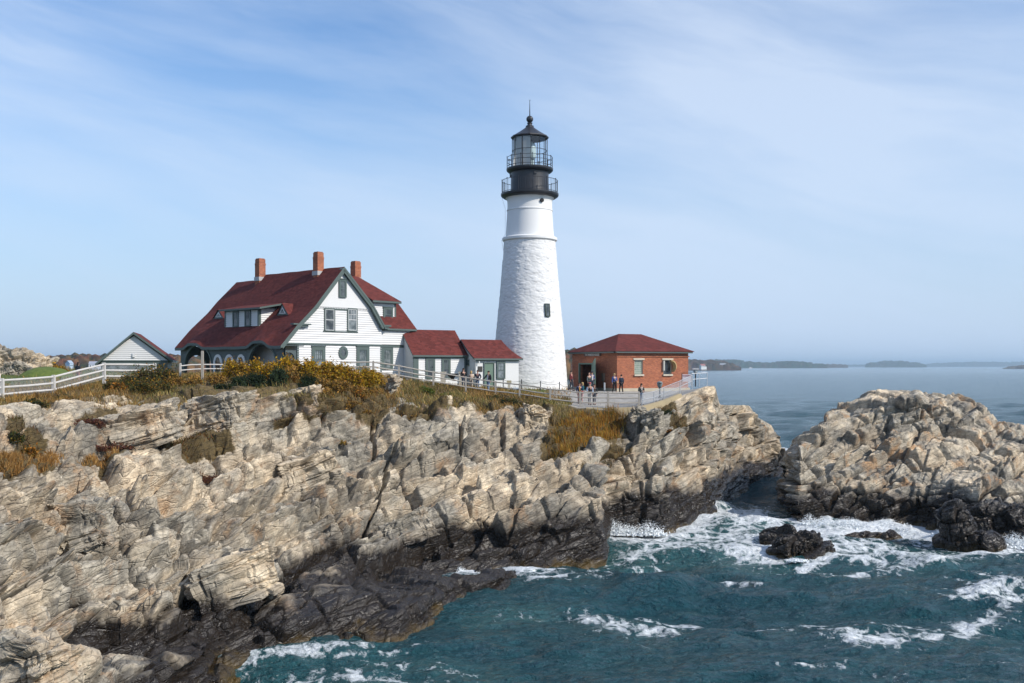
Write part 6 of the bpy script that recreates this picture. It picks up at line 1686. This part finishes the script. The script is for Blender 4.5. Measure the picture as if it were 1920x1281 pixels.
# ================================================================ people
M_SKIN = flat_mat('skin', (0.50, 0.29, 0.21), 0.55, 0.05, 6)
_cm = {}
def cloth(c):
    c = tuple(c)
    if c not in _cm: _cm[c] = flat_mat('cloth', c, 0.9, 0.14, 5)
    return _cm[c]
def skin_obj(name, chains, mat, parent, sub=1):
    """chains: list of [(pos, radius)...]; the first point of a later chain that repeats an earlier point joins it"""
    verts, edges, radii, key = [], [], [], {}
    for ch in chains:
        prev = None
        for p, r in ch:
            k = (round(p[0], 4), round(p[1], 4), round(p[2], 4))
            if k not in key: key[k] = len(verts); verts.append(p); radii.append(r)
            i = key[k]
            if prev is not None and prev != i: edges.append((prev, i))
            prev = i
    me = D.meshes.new(name); me.from_pydata(verts, edges, [])
    o = D.objects.new(name, me); COL.objects.link(o)
    md = o.modifiers.new('skin', 'SKIN'); md.use_smooth_shade = True
    for i, sv in enumerate(me.skin_vertices[0].data):
        r = radii[i]; sv.radius = (r, r) if not hasattr(r, '__len__') else r; sv.use_root = (i == 0)
    if sub: sm = o.modifiers.new('sub', 'SUBSURF'); sm.levels = sub; sm.render_levels = sub
    dg = bpy.context.evaluated_depsgraph_get(); m2 = D.meshes.new_from_object(o.evaluated_get(dg))
    D.objects.remove(o); m2.materials.clear(); m2.materials.append(mat)
    o = D.objects.new(name, m2); m2.polygons.foreach_set('use_smooth', [True] * len(m2.polygons)); COL.objects.link(o)
    if parent: o.parent = parent
    return o
def lerp(a, b, t): return tuple(a[i] + (b[i] - a[i]) * t for i in range(3))
def person(label, u, v, Y, h, face, top, legs, hair=(.03, .02, .015), hairlen=.06, arms=('down', 'down'), stride=.1, shoes=(.03, .03, .035), skirt=None, hat=None, sleeve=None, shirt=None, bag=None, extra=None, z=None, shorts=False, glasses=False, lean=0.0):
    """u,v = feet in the photo; face = turn about z in degrees, 0 looks at the viewpoint"""
    p = at(u, v, Y)
    if z is not None: p.z = z
    r = empty('person', p, R(face)); tag(r, label, 'person')
    s = h / 1.75
    def P(x, y, zz): return (x * s, (y - lean * max(0, zz - .9)) * s, zz * s)
    hipw, shw = .09, .19
    an = [P(-.09, stride, .06), P(.09, -stride, .06)]; kn = [P(-.09, stride * .3 - .03, .49), P(.09, -stride * .7 - .02, .49)]
    hp = [P(-hipw, 0, .92), P(hipw, 0, .92)]
    pel, wst, chs, nk = P(0, 0, .97), P(0, .0, 1.1), P(0, .0, 1.3), P(0, .0, 1.46)
    sh = [P(-shw, 0, 1.40), P(shw, 0, 1.40)]
    def arm(i, kind):
        sg = -1 if i == 0 else 1; x = shw * sg
        return {'down': [P(x * 1.22, .02, 1.12), P(x * 1.25, -.06, .88)], 'front': [P(x * 1.25, -.02, 1.13), P(x * .55, -.24, 1.08)], 'up': [P(x * 1.3, -.1, 1.2), P(x * .6, -.22, 1.42)],
                'pocket': [P(x * 1.55, .06, 1.14), P(x * .95, -.1, .95)], 'side': [P(x * 1.7, -.06, 1.18), P(x * 2.7, -.16, 1.04)], 'point': [P(x * 1.7, -.1, 1.25), P(x * 2.9, -.2, 1.22)], 'cross': [P(x * 1.35, -.03, 1.13), P(-x * .3, -.22, 1.16)]}[kind]
    A = [arm(0, arms[0]), arm(1, arms[1])]
    # body: torso, head, legs, arms as one skinned surface
    ch = [[(pel, .115 * s), (wst, .10 * s), (chs, (.14 * s, .10 * s)), (nk, .052 * s), (P(0, -.012, 1.56), (.075 * s, .085 * s)), (P(0, -.01, 1.655), (.078 * s, .095 * s)), (P(0, 0, 1.725), .055 * s)]]
    hands = []
    for i in (0, 1):
        ch.append([(pel, .115 * s), (hp[i], .088 * s), (kn[i], .056 * s), (lerp(kn[i], an[i], .35), .056 * s), (an[i], .036 * s), (lerp(an[i], (an[i][0], an[i][1] - .2 * s, an[i][2] - .02 * s), .85), .034 * s)])
        e, w = A[i]; d = Vector(w) - Vector(e); d.normalize(); palm = tuple(Vector(w) + d * .055 * s)
        ch.append([(chs, (.14 * s, .10 * s)), (sh[i], .06 * s), (e, .042 * s), (w, .027 * s), (palm, (.036 * s, .02 * s))])
        hands.append((Vector(w), Vector(palm), d))
    body = skin_obj('body', ch, M_SKIN, r)
    # five fingers on each hand and the features of the face, merged into the body mesh
    fb = MB()
    for i, (w, pm_, d) in enumerate(hands):
        sg = -1 if i == 0 else 1
        side = d.cross(Vector((1, 0, 0))).normalized() if abs(d.x) < .9 else Vector((0, 1, 0)); nrm_ = side.cross(d).normalized()
        for k, ln in enumerate((.062, .072, .067, .052)):
            b = pm_ + side * ((k - 1.5) * .018 * s); m_ = b + d * ln * .6 * s - nrm_ * .004 * s * sg; t = b + d * ln * s - nrm_ * .022 * s * sg
            fb.tube([b - d * .01 * s, m_, t], [.009 * s, .0085 * s, .006 * s], 5)
        b = w + d * .02 * s - side * .024 * s; fb.tube([b, b + d * .028 * s - side * .026 * s, b + d * .052 * s - side * .028 * s], [.011 * s, .0095 * s, .007 * s], 5)
    hc = Vector(P(0, -.01, 1.62))
    fb.add([hc + Vector(q) * s for q in ((-.014, -.09, .0), (.014, -.09, 0), (0, -.122, -.012), (0, -.088, .045))], [(0, 2, 1), (0, 3, 2), (1, 2, 3), (0, 1, 3)])
    for sg in (-1, 1): fb.ball(hc + Vector((sg * .086, .012, .0)) * s, (.014 * s, .02 * s, .033 * s), 6)
    tmp = fb.build('features', M_SKIN)
    bm = bmesh.new(); bm.from_mesh(body.data); bm.from_mesh(tmp.data); bm.to_mesh(body.data); bm.free(); D.objects.remove(tmp)
    m = MB()
    for sg in (-1, 1): m.ball(hc + Vector((sg * .034, -.085, .022)) * s, (.013 * s, .008 * s, .008 * s) if not glasses else (.03 * s, .014 * s, .02 * s), 6)
    if glasses: m.box(hc + Vector((0, -.095, .028)) * s, (.03 * s, .012 * s, .012 * s))
    m.build('glasses' if glasses else 'eyes', M_DARK, r)
    m = MB(); m.ball(hc + Vector((0, -.086, -.045)) * s, (.026 * s, .008 * s, .006 * s), 6); m.build('mouth', cloth((.35, .13, .12)), r)
    # hair
    if hair is not None:
        m = MB(); m.ball(hc + Vector((0, .018, .05)) * s, (.098 * s, .108 * s, .092 * s), 12)
        if hairlen > .08: m.ball(hc + Vector((0, .055, -.05)) * s, (.1 * s, .07 * s, (.09 + hairlen * .5) * s), 10)
        m.build('hair', cloth(hair), r, True)
    if hat is not None:
        m = MB(); m.ball(hc + Vector((0, .005, .075)) * s, (.104 * s, .112 * s, .075 * s), 12); m.box(hc + Vector((0, -.13, .07)) * s, (.14 * s, .1 * s, .012 * s)); m.build('cap', cloth(hat), r, True)
    # jacket with sleeves, trousers, shoes
    sl = sleeve or top
    jk = [[(P(0, 0, .93), (.155 * s, .125 * s)), (P(0, 0, 1.1), (.145 * s, .122 * s)), (P(0, 0, 1.31), (.168 * s, .125 * s)), (P(0, .01, 1.435), (.075 * s, .075 * s))]]
    if sleeve is None:
        for i in (0, 1):
            e, w = A[i]; jk.append([(P(0, 0, 1.31), (.168 * s, .125 * s)), (sh[i], .074 * s), (e, .06 * s), (lerp(e, w, .9), .046 * s)])
    skin_obj('jacket', jk, cloth(top), r)
    if sleeve is not None:
        for i in (0, 1):
            e, w = A[i]; skin_obj('sleeve', [[(lerp(sh[i], (0, 0, sh[i][2]), .1), .078 * s), (e, .06 * s), (lerp(e, w, .92), .046 * s)]], cloth(sl), r)
    if shirt is not None:
        m = MB(); q = [P(-.035, -.132, 1.42), P(.035, -.132, 1.42), P(.05, -.150, 1.2), P(.045, -.148, .96), P(-.045, -.148, .96), P(-.05, -.150, 1.2)]
        m.add(q, [tuple(range(6))]); m.add([(a[0], a[1] + .05, a[2]) for a in q], [tuple(range(6))[::-1]]); m.build('shirt', cloth(shirt), r)
    tr = []
    for i in (0, 1):
        end = [(lerp(kn[i], an[i], .85), .056 * s)] if not shorts else []
        tr.append([(P(0, 0, .96), .128 * s), (hp[i], .103 * s), (kn[i] if not shorts else lerp(hp[i], kn[i], .8), .073 * s)] + end)
    skin_obj('trousers', tr, cloth(legs), r)
    for i in (0, 1):
        a = Vector(an[i]); m = MB(); m.tube([a + Vector((0, .06, -.02)) * s, a + Vector((0, -.03, -.015)) * s, a + Vector((0, -.13, -.03)) * s, a + Vector((0, -.19, -.042)) * s], [.042 * s, .05 * s, .045 * s, .026 * s], 8); m.build('shoe', cloth(shoes), r, True)
    if bag:
        kind, col = bag
        if kind == 'pack': m = MB(); m.ball(P(0, .17, 1.22), (.15 * s, .1 * s, .22 * s), 10); m.build('backpack', cloth(col), r, True)
        if kind == 'cross':
            m = MB(); m.tube([P(-.13, -.06, 1.43), P(.02, -.155, 1.2), P(.2, -.13, .98)], .017 * s, 5); m.build('strap', cloth((.55, .45, .35)), r)
            m = MB(); m.ball(P(.25, -.15, .93), (.13 * s, .07 * s, .1 * s), 10); m.build('handbag', cloth(col), r, True)
    return r
NAVY = (.016, .022, .045); BLK = (.012, .012, .015); JEAN = (.10, .15, .24); LJEAN = (.22, .30, .42); DJEAN = (.035, .05, .085); BLOND = (.42, .29, .13); BRN = (.06, .032, .018)
def gp(u, Y): x = (u - CX) / F_PX * Y; return ground_z(x, Y)
person('person in a black coat and sunglasses standing left of the cream-coated one', 869, 730, 84.2, 1.74, 20, BLK, DJEAN, hairlen=.2, arms=('front', 'pocket'), stride=.05, glasses=True, z=gp(869, 84.2))
person('fair-haired person in a pale cream coat seen from behind at the path fence', 883.5, 735, 84.6, 1.58, 170, (.62, .52, .42), (.42, .36, .30), hair=BLOND, hairlen=.14, arms=('front', 'down'), stride=.06, bag=('pack', (.46, .33, .25)), z=gp(883, 84.6))
person('person in a navy padded jacket and blue jeans with hands in pockets', 895.5, 735, 85.4, 1.70, -15, NAVY, JEAN, hairlen=.05, arms=('pocket', 'pocket'), stride=.06, z=gp(895, 85.4))
person('person in an open dark jacket over a white shirt, one hand on the fence', 916, 735, 83.6, 1.78, -35, (.02, .02, .026), LJEAN, hairlen=.05, arms=('side', 'down'), stride=.13, shirt=(.66, .66, .68), glasses=True, z=gp(916, 83.6))
person('person in a maroon jacket and dark trousers half hidden beside the tower', 1071, 735, 93.2, 1.86, 60, (.13, .022, .026), (.03, .034, .045), hairlen=.06, stride=.14, arms=('down', 'down'), z=gp(1071, 93.2))
person('bald person in a dark vest standing before the open green door', 1105, 740, 93.2, 1.76, 40, (.035, .05, .05), (.03, .035, .05), hair=None, stride=.05, sleeve=(.12, .14, .14), arms=('down', 'front'), z=gp(1105, 93.2))
person('person in a dark cap and navy jacket inside the brick building\'s doorway', 1110, 738, 95.0, 1.86, 20, (.05, .07, .17), (.05, .06, .08), hat=(.03, .035, .06), stride=.05, arms=('down', 'front'), shirt=(.55, .55, .55), z=gp(1110, 95))
person('person in a navy jacket over a mustard top behind the fence post', 1086.5, 758, 82.4, 1.74, 10, (.035, .05, .10), (.42, .24, .20), hairlen=.16, stride=.04, shirt=(.50, .24, .035), arms=('down', 'front'), z=gp(1086, 82.4))
person('fair-haired person in a teal jacket reaching sideways at the fence', 1092, 757, 83.2, 1.68, -70, (.02, .13, .16), (.50, .32, .32), hair=BLOND, hairlen=.14, stride=.05, arms=('down', 'front'), bag=('cross', (.40, .05, .035)), z=gp(1092, 83.2))
person('person in a red cap and black vest with pale blue sleeves and grey trousers', 1106, 758.5, 82.0, 1.80, -10, (.014, .016, .024), (.42, .40, .38), hat=(.42, .10, .10), stride=.06, sleeve=(.40, .48, .58), arms=('front', 'down'), z=gp(1106, 82))
person('brown-haired person in a black jacket right of the red-capped one', 1114.5, 759, 82.2, 1.70, -20, (.02, .024, .026), (.13, .135, .15), hair=BRN, hairlen=.2, stride=.08, arms=('down', 'down'), z=gp(1114, 82.2))
person('fair-haired person in a royal blue jacket walking with a tan shoulder bag', 1152, 740, 91.6, 1.76, 25, (.045, .075, .22), BLK, hair=BLOND, hairlen=.2, stride=.17, arms=('down', 'front'), bag=('cross', (.55, .30, .17)), z=gp(1152, 91.6))
person('dark-haired person in a black jacket walking right of the blue-jacketed one', 1165, 741, 90.4, 1.72, -150, (.014, .022, .04), BLK, hairlen=.06, stride=.15, arms=('down', 'down'), z=gp(1165, 90.4))
person('person in a dark green jacket and blue jeans leaning on the end of the fence', 1202, 760, 81.9, 1.74, 15, (.028, .04, .042), JEAN, hairlen=.12, stride=.07, arms=('cross', 'front'), shirt=(.5, .48, .45), lean=.12, z=gp(1202, 81.9))
person('person in a white sweatshirt at the far left fence', -4, 748, 58.2, 1.72, -40, (.70, .66, .62), (.62, .57, .50), hair=BRN, hairlen=.1, arms=('down', 'side'), stride=.05, z=gp(-4, 58.2))
person('dark-haired person in shorts walking beyond the left fence', 146.5, 722, 78, 1.62, 160, (.025, .03, .04), (.34, .16, .13), hairlen=.1, stride=.1, shorts=True, arms=('down', 'down'), z=at(146, 718.5, 78).z)
# ================================================================ far shores
def far_mat(name, cols, sc):
    m, n, b = new_mat(name); v = n.obj()
    f = n.noise(n.mapping(v, (1, 1, 1.6)), sc, 6, .7)
    k = len(cols); n.lk(n.ramp(f, [(.30 + .4 * i / (k - 1), c) for i, c in enumerate(cols)]), b.inputs['Base Color']); b.inputs['Roughness'].default_value = 1.0
    b.inputs['Specular IOR Level'].default_value = .05
    return m
AUT = [(.035, .045, .02), (.09, .055, .022), (.13, .05, .022), (.055, .05, .022), (.16, .085, .03), (.08, .04, .02)]
def woods(name, label, prof, Y, depth, zbase, cols, seed, crown, kind='stuff', step=None):
    """a wooded shore: one canopy surface with a real depth, built of rounded crowns; prof = [(u, v top)]"""
    us = np.array([p[0] for p in prof], float); vt = np.array([p[1] for p in prof], float)
    u = np.arange(us[0], us[-1] + .01, step or .55)
    top = np.interp(u, us, vt)
    X = (u - CX) / F_PX * Y; Ztop = CAMZ - (top - HOR) / F_PX * Y - zbase
    t = np.linspace(0, 1, 18)
    P = []
    for tt in t:
        prof_h = np.sin(np.clip(tt, 0.0, 1) * math.pi) ** .42 if 0 < tt < 1 else 0
        P.append(np.stack([X * (1 + depth * tt / Y), Y + depth * tt + 0 * X, zbase + Ztop * prof_h], 1))
    P = np.array(P); f = P.reshape(-1, 3)
    F1, F2, ID, OF = cells(f / crown, seed)
    bump = (0.75 - F1) * crown * .55 + crown * .25 * (rnd(ID, 3) - .5)
    w_ = np.clip((f[:, 2] - zbase) / (crown * .8), 0, 1)
    f = f.copy(); f[:, 2] += bump * w_; f[:, 1] -= bump * w_ * .6
    f[:, 2] = np.maximum(f[:, 2], zbase)
    pal = np.array(cols); c = pal[(rnd(ID, 9) * len(pal)).astype(int) % len(pal)] * (0.8 + .4 * rnd(ID, 4))[:, None]
    o = np_mesh(name, f, grid_quads(len(t), len(u)), M_FAR, False, {'tone': ('POINT', np.concatenate([c, np.ones((len(c), 1))], 1))})
    return tag(o, label, None, None, kind)
M_FAR, _n, _b = new_mat('far trees'); _n.lk(_n.new('ShaderNodeAttribute', attribute_name='tone').outputs['Color'], _b.inputs['Base Color']); _b.inputs['Roughness'].default_value = 1.0; _b.inputs['Specular IOR Level'].default_value = .05
GREENS = [(.03, .05, .025), (.04, .06, .028), (.05, .055, .03), (.06, .05, .03)]
woods('autumn_woods', 'autumn-coloured woods on the shore behind the shed', [(-260, 678), (-120, 672), (0, 676), (60, 676), (95, 667), (118, 667), (138, 663.5), (152, 664), (166, 663), (185, 666), (230, 668), (300, 666), (335, 664), (350, 668), (400, 668), (520, 672), (760, 675), (900, 676), (1040, 658), (1064, 655), (1080, 655), (1100, 660), (1160, 672)], 900, 260, .2, AUT, 801, 9.0, step=.4)
woods('wooded_headland', 'brown wooded headland with white houses across the water', [(1150, 676), (1240, 674), (1285, 675.5), (1310, 676), (1330, 677), (1345, 676.8), (1358, 679), (1370, 683), (1380, 687), (1390, 690)], 2600, 420, .3, [(.07, .05, .03), (.09, .06, .035), (.05, .05, .03), (.08, .045, .03)], 811, 16, step=.4)
woods('far_hills', 'blue hills beyond the wooded headland', [(1180, 677), (1250, 675), (1330, 676), (1342, 675), (1360, 675), (1378, 676), (1392, 677), (1396, 678.8), (1415, 680), (1428, 681), (1440, 681.2), (1452, 680.5), (1462, 678.8), (1478, 678), (1495, 678.6), (1508, 680), (1522, 682), (1540, 683.6), (1552, 685)], 5200, 900, .3, GREENS, 821, 24, step=.4)
woods('far_low_shore', 'low brown spit at the end of the blue hills', [(1535, 685.6), (1548, 683.8), (1560, 683.4), (1572, 684), (1582, 685), (1590, 686.2)], 6000, 500, .3, [(.09, .07, .05)], 822, 18, step=.4)
woods('far_island', 'small wooded island on the horizon', [(1622, 686.4), (1625, 682.5), (1632, 680.8), (1645, 680), (1655, 678.5), (1666, 677.4), (1672, 678.2), (1680, 678), (1692, 677.8), (1700, 679), (1707, 681), (1714, 680.4), (1724, 681.6), (1732, 684), (1738, 686)], 7500, 700, .3, GREENS, 831, 28, step=.35)
woods('far_shore', 'long faint blue shore on the horizon', [(1560, 685.5), (1600, 684.4), (1700, 684.6), (1735, 683.6), (1770, 681.5), (1810, 680), (1850, 679.4), (1895, 680), (1920, 679), (1960, 677), (2050, 676), (2150, 679)], 11500, 1500, .3, GREENS, 841, 40, step=.5)
o = woods('far_ledge', 'low dark ledge in the sea at far right', [(1880, 691), (1888, 689.4), (1896, 687.6), (1905, 687.2), (1912, 686.6), (1925, 685.4), (1960, 684.6), (2010, 687), (2030, 690)], 3800, 160, .2, [(.10, .085, .07), (.06, .05, .045), (.14, .12, .10)], 851, 14, kind='structure', step=.5)
def far_house(label, u, v, Y, w, d, h, rz, wallc, roofc, wing=True):
    p = at(u, v, Y); r = empty('far_house', p, R(rz)); tag(r, label, 'house', 'white houses on the far shores')
    m = MB(); m.box((0, 0, h / 2 - 2), (w, d, h + 4)); m.prism([(-d / 2, h), (d / 2, h), (0, h + d * .45)], Matrix.Translation((-w / 2 + .05, 0, 0)) @ Matrix.Rotation(R(90), 4, 'Z') @ Matrix.Scale(-1, 4, (0, 1, 0)), w - .1)
    if wing: m.box((w * .62, -d * .1, h * .3 - 2), (w * .4, d * .7, h * .62 + 4))
    m.build('wall', flat_mat('far wall', wallc, .8), r)
    m = MB(); o_ = d * .06; zz = h + d * .45
    m.add([(-w / 2 - o_, -d / 2 - o_, h), (w / 2 + o_, -d / 2 - o_, h), (w / 2 + o_, 0, zz + .3), (-w / 2 - o_, 0, zz + .3), (-w / 2 - o_, d / 2 + o_, h), (w / 2 + o_, d / 2 + o_, h)], [(0, 1, 2, 3), (3, 2, 5, 4)])
    m.build('roof', flat_mat('far roof', roofc, .8), r)
    for i in range(3):
        m = MB(); m.box((-w * .3 + i * w * .3, -d / 2 - .05, h * .55), (w * .1, .2, h * .3)); m.build('window', M_DARK, r)
far_house('white house with a reddish roof on the brown headland', 1317, 690.2, 2560, 12, 9, 6, 20, (.72, .72, .70), (.32, .12, .10))
far_house('white house among trees right of the reddish-roofed one', 1355, 687.6, 2640, 14, 8, 5, -10, (.70, .70, .68), (.34, .35, .38))
far_house('pale blue gabled house below the autumn woods, left of the shed', 130, 690, 640, 3.0, 3.6, 2.8, 70, (.42, .52, .62), (.30, .36, .44), wing=False)
far_house('long white house beside the shed\'s left eave', 176, 690.5, 600, 5.0, 3.0, 2.4, 8, (.62, .64, .68), (.30, .32, .38))
# motor boat
p = at(1407, 691.2, 2400); r = empty('motor_boat', p, R(20)); tag(r, 'tiny white motor boat leaving a wake off the headland', 'boat')
m = MB(); m.add([(-4, -1.4, 0), (-4, 1.4, 0), (2, 1.5, .2), (2, -1.5, .2), (5, 0, .5), (-4, -1.6, 1.5), (-4, 1.6, 1.5), (2, 1.8, 1.8), (2, -1.8, 1.8), (5.4, 0, 2.2)],
  [(0, 1, 6, 5), (1, 2, 7, 6), (2, 4, 9, 7), (4, 3, 8, 9), (3, 0, 5, 8), (5, 6, 7, 8), (8, 7, 9), (0, 3, 2, 1), (3, 4, 2)]); m.build('hull', M_WHITE, r)
m = MB(); m.box((-.5, 0, 2.4), (2.6, 2.2, 1.6)); m.box((-.5, 0, 3.3), (3.0, 2.5, .15)); m.build('cabin', M_WHITE, r)
# ================================================================ haze: the air itself
hm = D.materials.new('haze'); hm.use_nodes = True
for nd in list(hm.node_tree.nodes):
    if nd.type == 'BSDF_PRINCIPLED': hm.node_tree.nodes.remove(nd)
pv = hm.node_tree.nodes.new('ShaderNodeVolumePrincipled')
pv.inputs['Color'].default_value = (0.64, 0.84, 1.0, 1); pv.inputs['Density'].default_value = 1.1e-4; pv.inputs['Density Attribute'].default_value = ''
pv.inputs['Anisotropy'].default_value = 0.2
hm.node_tree.links.new(pv.outputs[0], hm.node_tree.nodes['Material Output'].inputs['Volume'])
try: hm.cycles.homogeneous_volume = True
except Exception: pass
m = MB(); m.box((0, 12500, 55), (24000, 27000, 116)); hz_o = m.build('haze', hm); tag(hz_o, 'thin blue sea haze', None, None, 'stuff')
# ================================================================ surf thrown up on the rocks
M_SPRAY = flat_mat('white spray', (0.84, 0.87, 0.88), 0.7, 0.03, 4)
def spray(label, spots, seed):
    rg = np.random.RandomState(seed); V, Q = [], []
    base = np.array([(1, 0, -.5), (-.5, .87, -.5), (-.5, -.87, -.5), (0, 0, 1)], float); fc = np.array([(0, 2, 1), (0, 1, 3), (1, 2, 3), (2, 0, 3)])
    C, S = [], []
    for (u, v, Y, w, h, n) in spots:
        p = np.array(at(u, v, Y)); t = rg.uniform(0, 1, n) ** 2.0
        ang = rg.normal(0, .5, n)
        x = p[0] + rg.normal(0, w * .42, n) + np.sin(ang) * t * h * .5; y = p[1] + rg.normal(0, w * .16, n); z = t * h * (1 - .5 * np.abs((x - p[0]) / w)) + .02
        C.append(np.stack([x, y, z], 1)); S.append((.075 * (1 - t) ** 1.2 + .012) * rg.uniform(.5, 1.4, n))
    C = np.concatenate(C); S = np.concatenate(S); n = len(C)
    Rn = rg.normal(size=(n, 3, 3)); Rn = np.linalg.qr(Rn)[0]
    V = np.einsum('nij,kj->nki', Rn, base) * S[:, None, None] + C[:, None, :]
    Q = (np.arange(n)[:, None, None] * 4 + fc[None]).reshape(-1, 3)
    o = np_mesh('sea_spray', V.reshape(-1, 3), Q, M_SPRAY, False); tag(o, label, None, None, 'stuff')
spray('white spray bursting against the black cliff foot', [(1148, 1002, 72.2, 1.0, 1.3, 900), (1172, 1004, 72, 1.3, .9, 900), (1215, 1003, 71.8, 1.5, 1.2, 900)], 1)
spray('white surf breaking at the foot of the islet', [(1518, 990, 75.4, .8, 1.1, 1000), (1545, 992, 75, 1.2, .9, 800), (1590, 990, 75, 1.5, .9, 900), (1660, 990, 75.4, 1.6, .7, 700), (1770, 1008, 71.5, .8, .7, 700)], 2)
spray('white surf breaking at far right below the broad dark rock', [(1900, 1028, 67, 1.2, 1.1, 1200), (1880, 1030, 67, .9, .8, 700), (1940, 1025, 67, 1.6, 1.1, 900)], 3)
spray('small surf curl in the inlet behind the black ledge', [(835, 1079, 58, .6, .5, 500), (862, 1076, 58, .55, .55, 600), (900, 1079, 57.6, .9, .3, 400), (940, 1080, 57.5, .8, .2, 250)], 4)
spray('white wash round the lone sea rock', [(1455, 1040, 66, .9, .45, 600), (1530, 1052, 63.4, 1.0, .35, 500), (1495, 1066, 62.2, .8, .2, 300)], 5)
